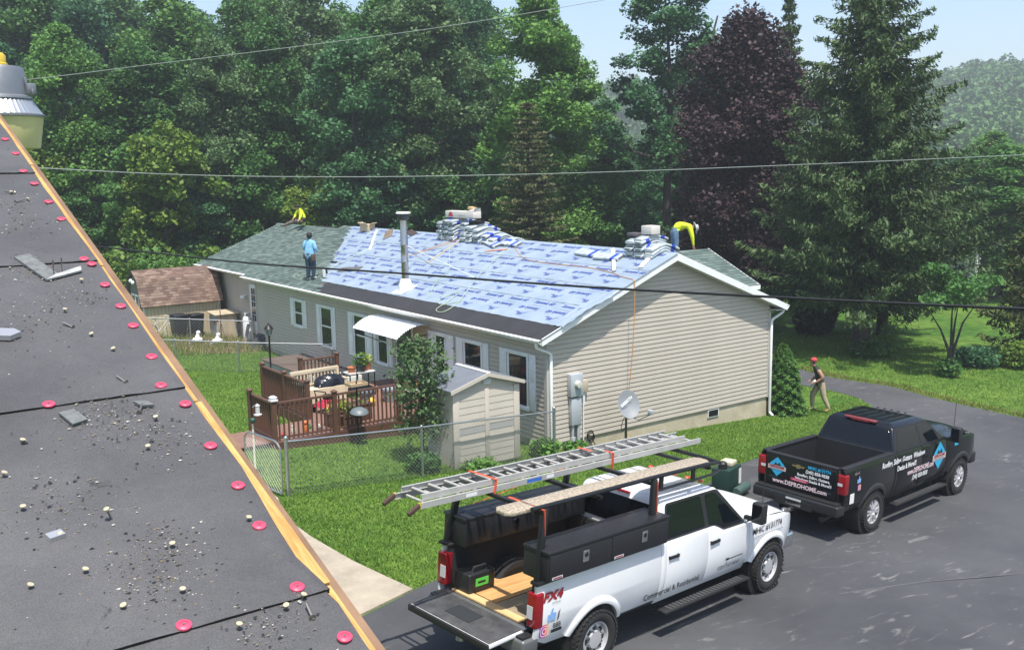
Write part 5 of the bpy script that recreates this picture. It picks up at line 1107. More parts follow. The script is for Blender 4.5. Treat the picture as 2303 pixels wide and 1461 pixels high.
def truck(K):
    t = link('pickup_truck', None); tag(t, K['label'], 'pickup truck', 'pickup trucks on the drive')
    u, v, yaw = K['pos']; c, s = math.cos(yaw), math.sin(yaw); WB = K['wb']
    zr_ = g(u, v) + .012; zf_ = g(u + c * WB, v + s * WB) + .012; zl = g(u - s * .9, v + c * .9); zr2 = g(u + s * .9, v - c * .9)
    t.location = (u, v, zr_); t.rotation_mode = 'XYZ'
    t.rotation_euler = (math.atan2(zl - zr2, 1.8), math.atan2(zr_ - zf_, WB), yaw)
    P = K['paint']; T = K['trim']; r = K['wr']; ZB = K['sill']; ZBELT = K['belt']; RAIL = K['rail']; xb0, xb1 = K['bed']; xc0, xc1, xc2, xc3 = K['doors']; xf = K['front']; YW = K['yw']
    def prof(z, x=0):
        q = (z - 1.0); y = YW - (.05 * (q / .5) ** 2 if q > 0 else .10 * (q / .45) ** 2)
        if x > xf - .6: y -= .16 * ((x - (xf - .6)) / .6) ** 2
        return y
    def panel(name, poly, s, par, m=None, th=.04, off=0.):
        bm = bmesh.new(); f = bm.faces.new([bm.verts.new((p[0], 0, p[1])) for p in poly])
        z = .5
        while z < 1.6: bmesh.ops.bisect_plane(bm, geom=bm.verts[:] + bm.edges[:] + bm.faces[:], plane_co=(0, 0, z), plane_no=(0, 0, 1)); z += .09
        x = xf - .6
        while x < xf: bmesh.ops.bisect_plane(bm, geom=bm.verts[:] + bm.edges[:] + bm.faces[:], plane_co=(x, 0, 0), plane_no=(1, 0, 0)); x += .12
        bmesh.ops.triangulate(bm, faces=bm.faces)
        base = bm.verts[:]
        ret = bmesh.ops.extrude_face_region(bm, geom=bm.faces[:]); top = [q for q in ret['geom'] if isinstance(q, bmesh.types.BMVert)]
        for q in top: q.co.y = s * (prof(q.co.z, q.co.x) + off)
        ts = set(top)
        for q in bm.verts:
            if q not in ts: q.co.y = s * (prof(q.co.z, q.co.x) - th)
        bmesh.ops.recalc_face_normals(bm, faces=bm.faces)
        ed = [e for e in bm.edges if len(e.link_faces) == 2 and e.calc_face_angle(0) > 1.0 and all(w in ts for w in e.verts)]
        bmesh.ops.bevel(bm, geom=ed, offset=.008, segments=2, affect='EDGES', profile=.5, clamp_overlap=True)
        me = bpy.data.meshes.new(name); bm.to_mesh(me); bm.free(); me.materials.append(m or P)
        me.polygons.foreach_set('use_smooth', [True] * len(me.polygons)); me.set_sharp_from_angle(angle=math.radians(38))
        return link(name, me, par)
    AR = K['arch']; G_ = .006
    parts = {}
    for s in (-1, 1):
        # bed side with rear wheel arch
        bp = [(xb0, ZB + .14), (xb0 + .02, RAIL - .03), (xb0 + .06, RAIL), (xb1 - G_, RAIL), (xb1 - G_, ZB)] + arcpts(0, r, AR, ZB) + [(xb0 + .25, ZB + .02)]
        parts['bed', s] = panel('bed_side', bp, s, t)
        dz = K['beltstep']
        rd = [(xc0 + G_, ZB), (xc0 + G_, ZBELT), (xc1 - G_, ZBELT), (xc1 - G_, ZB)]
        fd_ = [(xc1 + G_, ZB), (xc1 + G_, ZBELT), (xc1 + .28, ZBELT - dz * .2), (xc1 + .42, ZBELT - dz), (xc2 - G_, ZBELT - dz - .01), (xc2 - G_, ZB + .02)]
        d1 = panel('rear_door', rd, s, t); d2_ = panel('front_door', fd_, s, t); parts['rd', s] = d1; parts['fd', s] = d2_
        panel('cab_corner', [(xb1 + G_, ZB), (xb1 + G_, ZBELT), (xc0 - G_, ZBELT), (xc0 - G_, ZB)], s, t)
        fh = K['fenderz']
        fe = [(xc2 + G_, ZB + .02), (xc2 + G_, ZBELT - dz - .01), (xc2 + .5, fh + .03), (xf - .45, fh - .02), (xf - .16, fh - .10), (xf - .08, fh - .24), (xf - .08, ZB + .18)] + [q for q in arcpts(WB, r, AR, ZB + .02)]
        parts['fender', s] = panel('front_fender', fe, s, t)
        panel('rocker', [(xb1, ZB - .09), (xb1, ZB - G_), (xc2 + .02, ZB - G_), (xc2 + .02, ZB - .09)], s, t, off=-.02)
        # crease line and door handles
        for (dd, x) in ((d1, xc0 + K['handle']), (d2_, xc1 + K['handle'])):
            y = s * (prof(K['hz']) + .03)
            MB().b2(x - .12, x + .12, min(y, y - s * .02), max(y, y - s * .02), K['hz'] - .025, K['hz'] + .025).b2(x - .12, x - .09, min(y, y - s * .05), max(y, y - s * .05), K['hz'] - .025, K['hz'] + .025).b2(x + .09, x + .12, min(y, y - s * .05), max(y, y - s * .05), K['hz'] - .025, K['hz'] + .025).build('door_handle', K['handlemat'], dd, bevel=.008)
        # wheel arch flares
        for wx in (0, WB):
            m = MB(); A = [math.asin((ZB - r) / (AR + .03)) + (math.pi - 2 * math.asin((ZB - r) / (AR + .03))) * i / 22 for i in range(23)]; base = 0
            for a in A:
                ca, sa = math.cos(a), math.sin(a)
                for (dr, dy) in ((-.01, -.10), (-.012, .025), (.03, .032), (.085, .012), (.10, -.012)):
                    x, z = wx + (AR + dr) * ca, r + (AR + dr) * sa; m.v.append((x, s * (prof(z, x) + dy * K['flare']), z))
            for i in range(22):
                for k in range(4): a = i * 5 + k; m.face((a, a + 5, a + 6, a + 1))
            m.build('wheel_arch', K['flaremat'], parts['bed', s] if wx == 0 else parts['fender', s], smooth=45)
            # dark inner wheel housing
            m = MB(); m.lathe([(AR + .02, 0), (AR + .02, .34)], (wx, s * (YW - .06) - (.34 if s > 0 else 0), r), 28, axis='Y'); m.build('wheel_well', RUBD, t)
    # under-body core
    m = MB(); m.b2(xb0 + .1, -AR - .05, -.8, .8, .55, .86).b2(-AR - .05, AR + .05, -.55, .55, .5, .86).b2(AR + .05, WB - AR - .05, -YW + .12, YW - .12, ZB - .06, ZB + .2).b2(WB - AR - .05, WB + AR + .05, -.5, .5, .5, .95).b2(WB + AR + .05, xf - .2, -.8, .8, .55, .95).b2(xb1 + .02, xc2 + .1, -YW + .10, YW - .10, ZB + .2, ZBELT - K['beltstep'] - .06); m.build('chassis', RUBD, t)
    # bed tub
    FLZ = .86; yi = YW - .16
    m = MB(); m.b2(xb0 + .03, xb1 - .04, -yi, yi, FLZ - .04, FLZ); bedf = m.build('bed_floor', K['bedmat'], t)
    for s in (-1, 1):
        y0, y1 = sorted((s * yi, s * (yi + .03))); MB().b2(xb0 + .06, xb1 - .04, y0, y1, FLZ, RAIL - .02).build('bed_inner_wall', K['bedmat'], t)
        y0, y1 = sorted((s * (yi - .02), s * (prof(RAIL) + .006))); MB().b2(xb0 + .04, xb1 - .01, y0, y1, RAIL - .012, RAIL + .022).build('bed_rail_cap', RUBD, t, bevel=.012)
        m = MB(); m.lathe([(.46, 0), (.46, .2), (.43, .24)], (0, (s * yi) if s < 0 else (s * yi), FLZ - .22), 28, axis='Y', M=Matrix.Diagonal((1, -s, 1))); m.build('wheel_hump', K['bedmat'], t, smooth=35)
    MB().b2(xb1 - .07, xb1 - .02, -yi, yi, FLZ, RAIL).build('bed_front_wall', K['bedmat'], t)
    m = MB()
    for i in range(9): m.b2(xb0 + .08, xb1 - .08, -yi + .1 + i * .19, -yi + .17 + i * .19, FLZ, FLZ + .012)
    if K['ribs']: m.build('bed_ribs', K['bedmat'], bedf)
    # greenhouse
    ZR_, wr2 = K['roofz'], K['roofw']; zb = ZBELT - K['beltstep'] - .02; xr0, xr1, xw0, xw1 = K['cab']   # rear base, rear top, windscreen top, windscreen base
    wb_ = prof(ZBELT) - .02
    m = MB()
    zl_ = ZR_ - .07
    ring0 = [(xr0, -wb_, zb), (xw1, -wb_, zb), (xw1, wb_, zb), (xr0, wb_, zb)]
    ring1 = [(xr1, -wr2, zl_), (xw0, -wr2, zl_), (xw0, wr2, zl_), (xr1, wr2, zl_)]
    ring2 = [(xr1 + .12, -wr2 + .12, ZR_), (xw0 - .22, -wr2 + .12, ZR_ - .0), (xw0 - .22, wr2 - .12, ZR_), (xr1 + .12, wr2 - .12, ZR_)]
    m.v += ring0 + ring1 + ring2
    for a in (0, 4):
        for k in range(4): k2 = (k + 1) % 4; m.face((a + k, a + k2, a + 4 + k2, a + 4 + k))
    m.face((8, 9, 10, 11)); m.face((3, 2, 1, 0))
    cab = m.build('cab', P, t, bevel=.045, seg=4, smooth=50)
    if K['roofribs']:
        m = MB()
        for i in range(5): y = -.42 + i * .21; m.b2(xr1 + .25, xw0 - .4, y - .035, y + .035, ZR_ - .005, ZR_ + .004)
        m.build('roof_rib', P, cab, bevel=.006)
    def sidept(x, z, s, o): # on slanted side glass plane
        f = (z - zb) / (zl_ - zb); return (x, s * (wb_ + (wr2 - wb_) * f + o), z)
    def shrink(poly, d):
        c = [sum(p[0] for p in poly) / len(poly), sum(p[1] for p in poly) / len(poly)]; w_ = max(p[0] for p in poly) - min(p[0] for p in poly); h_ = max(p[1] for p in poly) - min(p[1] for p in poly)
        return [(c[0] + (p[0] - c[0]) * (1 - 2 * d / w_), c[1] + (p[1] - c[1]) * (1 - 2 * d / h_)) for p in poly]
    def rounded(poly, rad=.05, n=4):
        out = []; k = len(poly)
        for i in range(k):
            p0, p1, p2 = Vector(poly[i - 1]), Vector(poly[i]), Vector(poly[(i + 1) % k]); a, b = (p0 - p1), (p2 - p1); rr = min(rad, a.length * .4, b.length * .4); A, B = p1 + a.normalized() * rr, p1 + b.normalized() * rr
            for j in range(n + 1):
                q = j / n; w_ = (1 - q) ** 2 * A + 2 * q * (1 - q) * p1 + q * q * B; out.append((w_.x, w_.y))
        return out
    zt = zl_ - .045; zbw = ZBELT + .035; st = K['beltstep']; br = K['bpillar']
    fr_ = lambda z: xw1 + (xw0 - xw1) * (z - zb) / (zl_ - zb)    # windscreen line
    rr_ = lambda z: xr0 + (xr1 - xr0) * (z - zb) / (zl_ - zb)
    Wr = [(rr_(zbw) + .14, zbw), (br - .05, zbw), (br - .09, zt), (rr_(zt) + .17, zt)]
    Wf = [(br + .05, zbw), (br + .28, zbw - st * .3), (br + .42, zbw - st), (fr_(zbw - st) - .17, zbw - st - .005), (fr_(zt) - .12, zt - .01), (br + .02, zt)]
    for s in (-1, 1):
        whole = [(rr_(zbw) + .10, zbw - .03), (br + .2, zbw - .03), (br + .42, zbw - st - .03), (fr_(zbw - st) - .08, zbw - st - .03), (fr_(zt) - .05, zt + .03), (rr_(zt) + .12, zt + .03)]
        def addp(pl, o, m_, nm, par):
            q = MB(); A = [sidept(p[0], p[1], s, o) for p in pl]; B = [sidept(p[0], p[1], s, o - .03) for p in pl]; k = len(pl); q.v += A + B
            q.face(range(k)); [q.face((i, (i + 1) % k, k + (i + 1) % k, k + i)) for i in range(k)]; return q.build(nm, m_, par)
        addp(rounded(whole, .07), .004, RUBD, 'window_trim', cab)
        addp(rounded(Wr, .05), .008, CGL, 'rear_door_window', cab); addp(rounded(Wf, .05), .008, CGL, 'front_door_window', cab)
    # back window, windscreen
    def backpt(y, z, o): f = (z - zb) / (zl_ - zb); return (xr0 + (xr1 - xr0) * f - o, y, z)
    def wspt(y, z, o): f = (z - zb) / (zl_ - zb); return (xw1 + (xw0 - xw1) * f + o, y, z)
    for fn, nm, hw in ((backpt, 'back_window', .10), (wspt, 'windscreen', .09)):
        wbt = wb_ - hw; wtt = wr2 - hw * .7; z0_ = (RAIL + .04 if nm == 'back_window' else zb + .06); z1_ = zl_ - .05
        q = MB(); pl = rounded([(-wbt, z0_), (wbt, z0_), (wtt, z1_), (-wtt, z1_)], .07); A = [fn(p[0], p[1], .008) for p in pl]; B = [fn(p[0], p[1], -.03) for p in pl]; k = len(pl); q.v += A + B; q.face(range(k)); [q.face((i, (i + 1) % k, k + (i + 1) % k, k + i)) for i in range(k)]
        q.build(nm, CGL, cab)
    m = MB(); m.tube([(xr1 - .01, -.2, zl_ + .035), (xr1 - .01, .2, zl_ + .035)], .022, 8); m.build('brake_light', REDL, cab)
    if K['chevy']: MB().b2(xr1 - .03, xr1 + .09, -.36, .36, ZR_ - .03, ZR_ + .012).build('brake_light_bar', mat('dull_red_lens', (.22, .05, .055), .25), cab, bevel=.008)
    # hood
    hx0, hx1 = xw1 - .02, xf - .14; hz0 = zb + .03
    def hood(a, b):
        x = hx0 + (hx1 - hx0) * a; e = 2 * b - 1; hw = (YW - .05) - .10 * a ** 3; y = e * hw
        z = hz0 + .045 - .04 * a - .16 * a ** 5 - .045 * abs(e) ** 5 + K['dome'] * math.exp(-((abs(e) - .0) / .52) ** 6) * (1 - a ** 6)
        return (x, y, z)
    m = MB(); m.grid(hood, 18, 24); hd = m.build('hood', P, t, smooth=60)
    m = MB()   # closed nose and cowl below the hood
    m.hexa([(hx0 - .15, -YW + .14, .9), (hx1 - .05, -YW + .20, .9), (hx1 - .05, YW - .20, .9), (hx0 - .15, YW - .14, .9), (hx0 - .15, -YW + .14, hz0 - .05), (hx1 - .06, -YW + .20, hz0 - .2), (hx1 - .06, YW - .20, hz0 - .2), (hx0 - .15, YW - .14, hz0 - .05)]); m.build('engine_bay', RUBD, t)
    MB().b2(hx1 - .06, xf - .02, -.62, .62, .82, hz0 - .16).build('grille', RUBD, t, bevel=.03)
    for s in (-1, 1):
        y0, y1 = sorted((s * .60, s * (prof(1.0, xf - .05) - .005))); MB().b2(xf - .34, xf - .03, y0, y1, .86, hz0 - .2).build('headlight', mat('headlamp', (.25, .22, .22), .1), t, bevel=.03)
        # mirror
        x, y, z = xc2 - K['mirx'], s * (YW + .2), ZBELT + .12
        mr = MB(); mr.b2(x - .08, x + .08, y - .11, y + .11, z - .17, z + .17); mo = mr.build('mirror', RUBD, t, bevel=.035, seg=3); MB().b2(x - .086, x - .08, y - .085, y + .085, z - .14, z + .14).build('mirror_glass', CGL, mo)
        y0, y1 = sorted((s * (YW - .06), s * (YW + .12))); MB().b2(x - .03, x + .04, y0, y1, z - .16, z - .10).build('mirror_arm', RUBD, mo); MB().box((x + .084, y, z - .11), (.01, .14, .05)).build('mirror_lamp', CLEARL, mo)
        # running board
        y0, y1 = sorted((s * (YW - .06), s * (YW + .11))); sb = MB().b2(K['step'][0], K['step'][1], y0, y1, ZB - .20, ZB - .15).build('running_board', RUBD, t, bevel=.02)
        q = MB()
        for i in range(22): x0 = K['step'][0] + .15 + i * (K['step'][1] - K['step'][0] - .3) / 22; q.b2(x0, x0 + .05, y0 + .02, y1 - .02, ZB - .15, ZB - .142)
        q.build('step_tread', mat('step_rubber', (.05, .05, .052), .7), sb)
        # tail lamp
        x0 = xb0 - .012; z0_, z1_ = K['tail']; y0, y1 = sorted((s * (YW - .17), s * (prof(1.1) + .008))); tl = MB().b2(x0, xb0 + .13, y0, y1, z0_, z1_).build('tail_lamp', REDL, t, bevel=.02, seg=3)
        yc = s * (YW - .115); MB().b2(x0 - .006, x0 + .01, yc - .055, yc + .045, z0_ + (z1_ - z0_) * K['rev'][0], z0_ + (z1_ - z0_) * K['rev'][1]).build('reverse_lens', CLEARL, tl)
    # bumpers
    bm_ = K['bumpmat']; m = MB(); m.b2(xb0 - .20, xb0 + .1, -YW + .02, YW - .02, .58, .80); rbp = m.build('rear_bumper', bm_, t, bevel=.04, seg=3)
    MB().b2(xb0 - .17, xb0 + .02, -YW + .06, YW - .06, .80, .83).build('bumper_step', RUBD, rbp)
    MB().b2(xb0 - .212, xb0 - .18, -.42, .42, .56, .70).build('plate_recess', RUBD, rbp)
    m = MB(); m.b2(xf - .22, xf + .06, -YW + .10, YW - .10, .56, .82); m.build('front_bumper', K['fbump'], t, bevel=.04, seg=3)
    m = MB(); m.b2(xb0 - .32, xb0, -.04, .04, .50, .57); m.build('hitch_receiver', RUBD, t)
    # wheels
    W_ = K['wheel']
    for (x, s) in ((0, -1), (0, 1), (WB, -1), (WB, 1)):
        w0 = link('wheel', None, t, (x, s * (YW - .145 + K['poke']), r)); 
        if s > 0: w0.rotation_euler = (0, 0, math.pi)
        for nm, me in W_:
            o_ = link(nm, me, w0)
            if nm in ('tread_blocks', 'vent_holes', 'lug_nuts', 'wheel_disc'): stuff(o_)
    m = MB(); m.tube([(xc2 + .45, -YW + .08, hz0 - .06), (xc2 + .45, -YW + .08, hz0 + .75)], .006, 5); m.build('antenna', RUBD, t)
    return t, prof, parts, cab, bedf
WPAINT = mat('white_paint', (.74, .75, .76), .25, coat=.6, var=.02, scale=2); BPAINT = mat('black_paint', (.004, .005, .007), .3, coat=.45, spec=.3)
BLINER = mat('spray_liner', (.018, .019, .021), .8, bump=.5, bscale=120, var=.2, scale=4)
# -------- white truck
F_ = dict(label='white crew cab work truck with ladder rack and side toolboxes', pos=(-6.762, -8.562, .146), wb=4.47, paint=WPAINT, trim=RUBD, wr=.435, sill=.62, belt=1.46, rail=1.50, bed=(-1.22, 1.42), doors=(1.55, 2.62, 3.78, 0), front=5.36, yw=.985, arch=.53, beltstep=.11, handle=.16, hz=1.24, handlemat=RUBD, flare=1.3, flaremat=WPAINT, fenderz=1.31, bedmat=BLINER, ribs=False, roofz=2.08, roofw=.76, cab=(1.46, 1.56, 3.02, 3.86), roofribs=True, bpillar=2.66, chevy=False, dome=.035, mirx=.10, step=(1.45, 3.72), tail=(.92, 1.39), rev=(.25, .62), bumpmat=mat('grey_bumper', (.16, .165, .17), .35, metal=.4), fbump=CHROME, poke=.03, wheel=make_wheel('steel', .435, .30))
ford, fprof, fparts, fcab, fbed = truck(F_)
def side_text(par, prof, x, z, txt, size, m, s=-1, bold=.0, shear=0., xs=1., up=0.):
    y = s * (prof(z, x) + .012)
    return put('lettering', text_mesh(txt, size, m, bold, shear, xs=xs), frame((x, y, z), (1, 0, up), (0, 0, 1)), par)
BLK = mat('black_vinyl', (.012, .012, .014), .4); REDV = mat('red_vinyl', (.30, .012, .02), .4); WV = mat('white_vinyl', (.75, .75, .75), .4); BLUV = mat('blue_vinyl', (.05, .16, .50), .4)
side_text(ford, fprof, 1.75, .735, 'Commercial & Residential', .125, BLK, bold=.001, xs=1.05)
side_text(ford, fprof, 4.32, 1.165, 'MHIC #131774', .15, BLK, bold=.002, xs=.95, up=.02)
MB().b2(3.90, 4.80, -fprof(1.1) - .016, -fprof(1.1) - .013, 1.06, 1.066).build('underline', BLK, ford)
side_text(ford, fprof, 3.25, .74, 'USDOT#3146961', .085, BLK)
MB().b2(3.2, 3.6, -fprof(.86) - .016, -fprof(.86) - .013, .855, .868).build('model_badge', BLK, ford); MB().b2(3.12, 3.2, -fprof(.88) - .016, -fprof(.88) - .013, .85, .885).build('model_badge', BLK, ford)
side_text(ford, fprof, -.92, 1.30, 'FX4', .17, REDV, bold=.008, shear=.2, xs=1.3); side_text(ford, fprof, -.85, 1.205, 'OFF ROAD', .035, BLK)
side_text(ford, fprof, -.82, .885, 'BBB', .09, BLK, bold=.001); MB().b2(-.92, -.72, -fprof(.82) - .016, -fprof(.82) - .012, .795, .835).build('decal_bar', BLK, ford)
m = MB(); y = -fprof(1.0) - .013
m.poly([(-.84, y, .95), (-.80, y, .99), (-.78, y, 1.04), (-.82, y, 1.0)]); m.poly([(-.83, y, 1.0), (-.79, y, 1.05), (-.77, y, 1.10), (-.81, y, 1.06)]); m.build('flame_decal', BLK, ford)
# camera-glyph decal: rounded gradient square with white ring
def igmat():
    m, N, L, b = nodemat('gradient_decal'); tc = N.new('ShaderNodeTexCoord'); sx = N.new('ShaderNodeSeparateXYZ'); L.new(tc.outputs['Generated'], sx.inputs[0]); rp = N.new('ShaderNodeValToRGB'); e = rp.color_ramp.elements
    e[0].color = (.16, .04, .42, 1); e[1].color = (.75, .35, .03, 1); x = e.new(.5); x.color = (.62, .03, .18, 1); L.new(sx.outputs['X'], rp.inputs[0]); L.new(rp.outputs[0], b.inputs['Base Color']); b.inputs['Roughness'].default_value = .4; return m
IGM = igmat()
def ig(par, prof, x, z, h):
    P = [(.5 * math.copysign(abs(math.cos(t)) ** .45, math.cos(t)), .5 * math.copysign(abs(math.sin(t)) ** .45, math.sin(t))) for t in [i / 24 * 2 * math.pi for i in range(24)]]
    y = -prof(z, x) - .012; M = frame((x, y, z), (1, 0, 0), (0, 0, 1)); q = MB(); q.poly([(p[0] * h, p[1] * h, 0) for p in P]); o = put('square_decal', q.mesh('d', IGM, recalc=False), M, par)
    q = MB(); rg = lambda r0, r1, cx=0, cy=0: [q.poly([(cx + r0 * math.cos(a), cy + r0 * math.sin(a), .003), (cx + r1 * math.cos(a), cy + r1 * math.sin(a), .003), (cx + r1 * math.cos(b), cy + r1 * math.sin(b), .003), (cx + r0 * math.cos(b), cy + r0 * math.sin(b), .003)]) for a, b in [(i / 20 * 6.2832, (i + 1) / 20 * 6.2832) for i in range(20)]]
    rg(.17 * h, .24 * h); rg(0, .04 * h, .2 * h, .2 * h)
    for a, b in zip(P, P[1:] + P[:1]): q.poly([(a[0] * h * .72, a[1] * h * .72, .003), (b[0] * h * .72, b[1] * h * .72, .003), (b[0] * h * .82, b[1] * h * .82, .003), (a[0] * h * .82, a[1] * h * .82, .003)])
    link('ring_decal', q.mesh('r', WV, recalc=False), o)
ig(ford, fprof, -1.06, .86, .17)
def thumb(par, prof, x, z, h, m_):
    q = MB(); P = [(-.5, -.5), (-.25, -.5), (-.25, .05), (-.5, .05)]; P2 = [(-.2, -.5), (.4, -.5), (.5, -.1), (.45, .1), (.1, .12), (.15, .5), (-.02, .5), (-.2, .1)]
    q.poly([(p[0] * h, p[1] * h, 0) for p in P]).poly([(p[0] * h, p[1] * h, 0) for p in P2]); put('thumb_decal', q.mesh('t', m_, recalc=False), frame((x, -prof(z, x) - .012, z), (1, 0, 0), (0, 0, 1)), par)
thumb(ford, fprof, -.93, 1.06, .16, mat('pale_blue_vinyl', (.22, .42, .75), .4))
# open tailgate
tg = MB(); tg.b2(-.62, 0, -.80, .80, -.07, -.012); tgo = tg.build('tailgate', WPAINT, ford, bevel=.015, loc=(-1.24, 0, .87)); tgo.rotation_euler = (0, -.05, 0)
MB().b2(-.60, -.01, -.78, .78, -.012, .0).build('tailgate_liner', mat('scuffed_liner', (.045, .047, .05), .7, var=.5, scale=4, bump=.3, bscale=50, var2=((.025, .026, .03), (.085, .085, .085))), tgo, bevel=.004)
MB().b2(-.42, -.15, -.18, .30, .0, .008).build('tailgate_step_cover', mat('liner_step', (.022, .026, .03), .7), tgo)
MB().b2(-.66, -.615, -.80, .80, -.09, .0).build('tailgate_lip', RUBD, tgo, bevel=.012)
MB().b2(-.035, .06, -.8, .8, -.02, -.005).build('hinge_strip', STEEL, tgo)
m = MB(); m.tube([(-1.16, -.83, .72), (-1.42, -.83, .53)], .05, 14).tube([(-1.10, -.70, .66), (-1.44, -.70, .50)], .05, 14); m.build('exhaust_tip', CHROME, ford, smooth=40)
m = MB(); m.tube([(-1.52, .12, .46), (-1.50, .12, .62)], [.06, .045], 12).b2(-1.55, -1.3, .06, .18, .52, .58); m.build('tow_ball', STEEL, ford, smooth=40)
# plywood floor in the bed
PLYF = mat('orange_plywood', (.52, .29, .10), .7, var=.35, scale=2.2, stretch=(.6, 5, 1), var2=((.40, .20, .07), (.60, .38, .16)))
tag_ply = [(-1.15, -.25, -.78, .05, 'greyish'), ]
def bedthing(o): o.matrix_world = ford.matrix_world @ o.matrix_local; return o
bpy.context.view_layer.update()
FM = Matrix.Translation(ford.location) @ ford.rotation_euler.to_matrix().to_4x4()
def onford(mb, name, m, label, cat, grp=None, **k):
    o = mb.build(name, m, None, **k); o.matrix_world = FM; tag(o, label, cat, grp); return o
onford(MB().b2(-.98, 1.25, .02, .74, .866, .882), 'plywood_sheet', PLYF, 'orange plywood sheet lying on the left of the white truck bed', 'plywood', 'plywood in the truck bed')
onford(MB().b2(-1.0, .9, -.74, .0, .866, .879), 'plywood_sheet', mat('old_plywood', (.30, .235, .15), .8, var=.3, scale=3), 'dirty grey plywood sheet on the right of the truck bed', 'plywood', 'plywood in the truck bed')
onford(MB().b2(-1.16, -1.02, -.6, .74, .868, .89), 'wood_batten', mat('pale_pine', (.58, .40, .19), .75, var=.15, scale=5), 'pale pine batten across the open end of the truck bed', 'batten')
gc = thing('tool_case', 'black hard tool case with bright green label in the truck bed', 'tool case'); gc.matrix_world = FM
MB().b2(-1.12, -.62, .42, .74, .885, 1.17).build('case_body', mat('case_black', (.014, .015, .016), .45), gc, bevel=.03, seg=3); MB().tube([(-1.0, .5, 1.16), (-.98, .5, 1.235), (-.76, .5, 1.235), (-.74, .5, 1.16)], .02, 8).build('case_handle', RUBD, gc, smooth=50)
MB().b2(-1.0, -.76, .412, .42, .98, 1.09).build('case_label', mat('green_label', (.10, .55, .07), .5), gc); MB().b2(-.96, -.82, .41, .413, 1.02, 1.05).build('label_print', RUBD, gc)
m = MB(); m.sphere((-.72, -.55, 1.02), .17, 12, 8, (1, .8, 1)).sphere((-.55, -.6, 1.1), .13, 10, 7); onford(m, 'tool_bag', mat('black_nylon', (.012, .012, .014), .8, bump=.3), 'black nylon tool bag slumped beside the right wheel arch', 'bag', smooth=60)
m = MB(); m.sphere((.75, -.1, 1.05), .2, 12, 8, (1.1, 1, .6)); onford(m, 'blue_tarp', mat('blue_tarp', (.02, .10, .42), .5), 'bundled blue tarp in the front of the truck bed', 'tarp', smooth=60)
onford(MB().b2(.95, 1.2, -.2, .5, .9, 1.3), 'bed_crate', STEEL, 'grey metal crate against the front wall of the bed', 'crate', bevel=.01)
# diamond plate side boxes
DPL = None
def diamond():
    m, N, L, b = nodemat('black_diamond_plate'); b.inputs['Base Color'].default_value = (.020, .021, .024, 1); b.inputs['Roughness'].default_value = .42; b.inputs['Metallic'].default_value = .2
    tc = N.new('ShaderNodeTexCoord'); mp = N.new('ShaderNodeMapping'); mp.inputs['Rotation'].default_value = (.785, .785, .785); L.new(tc.outputs['Object'], mp.inputs[0]); ch = N.new('ShaderNodeTexVoronoi'); ch.inputs['Scale'].default_value = 45; L.new(mp.outputs[0], ch.inputs[0])
    bp = N.new('ShaderNodeBump'); bp.inputs['Strength'].default_value = .5; bp.inputs['Distance'].default_value = .006; L.new(ch.outputs['Distance'], bp.inputs['Height']); L.new(bp.outputs[0], b.inputs['Normal']); return m
DPL = diamond()
for s in (-1, 1):
    tb_ = thing('truck_toolbox', 'black diamond plate toolbox along the %s bed rail of the white truck' % ('near right' if s < 0 else 'far left'), 'toolbox', group='side toolboxes of the white truck'); tb_.matrix_world = FM
    y0, y1 = sorted((s * 1.03, s * .58)); MB().b2(-1.10, 1.44, y0, y1, 1.525, 1.90).build('box_body', DPL, tb_, bevel=.012)
    y2, y3 = sorted((s * 1.045, s * .565)); MB().b2(-1.115, 1.455, y2, y3, 1.90, 1.94).build('box_lid', DPL, tb_, bevel=.01)
    yo = s * 1.03
    for (a, b) in ((-1.08, .155), (.165, 1.42)):
        d0, d1 = sorted((yo, yo + s * .016)); dd = MB().b2(a, b, d0, d1, 1.54, 1.885).build('box_door', DPL, tb_, bevel=.006)
        xm = a + (b - a) * .56; h0, h1 = sorted((yo + s * .016, yo + s * .026)); MB().b2(xm - .06, xm + .06, h0, h1, 1.67, 1.83).build('latch_plate', CHROME, dd, bevel=.01); h0, h1 = sorted((yo + s * .026, yo + s * .032)); MB().lathe([(.035, 0), (.035, .008)], (xm, h0, 1.77), 14, axis='Y').build('latch', RUBD, dd, smooth=40)
        h0, h1 = sorted((yo + s * .017, yo + s * .02)); MB().b2(a + .05, a + .25, h0, h1, 1.56, 1.595).build('maker_plate', CLEARL, dd); h0, h1 = sorted((yo + s * .02, yo + s * .022)); MB().b2(a + .07, a + .23, h0, h1, 1.57, 1.585).build('plate_print', REDV, dd)
    ys = s * .58
    for i in range(5):
        h0, h1 = sorted((ys, ys - s * .012)); MB().b2(-1.05 + i * .5, -.62 + i * .5, h0, h1, 1.55, 1.88).build('inner_panel', DPL, tb_, bevel=.004)
    h0, h1 = sorted((ys - s * .012, ys - s * .03)); MB().lathe([(.045, 0), (.045, .02)], (-.1, h0, 1.72), 14, axis='Y').build('inner_latch', CHROME, tb_, smooth=40)
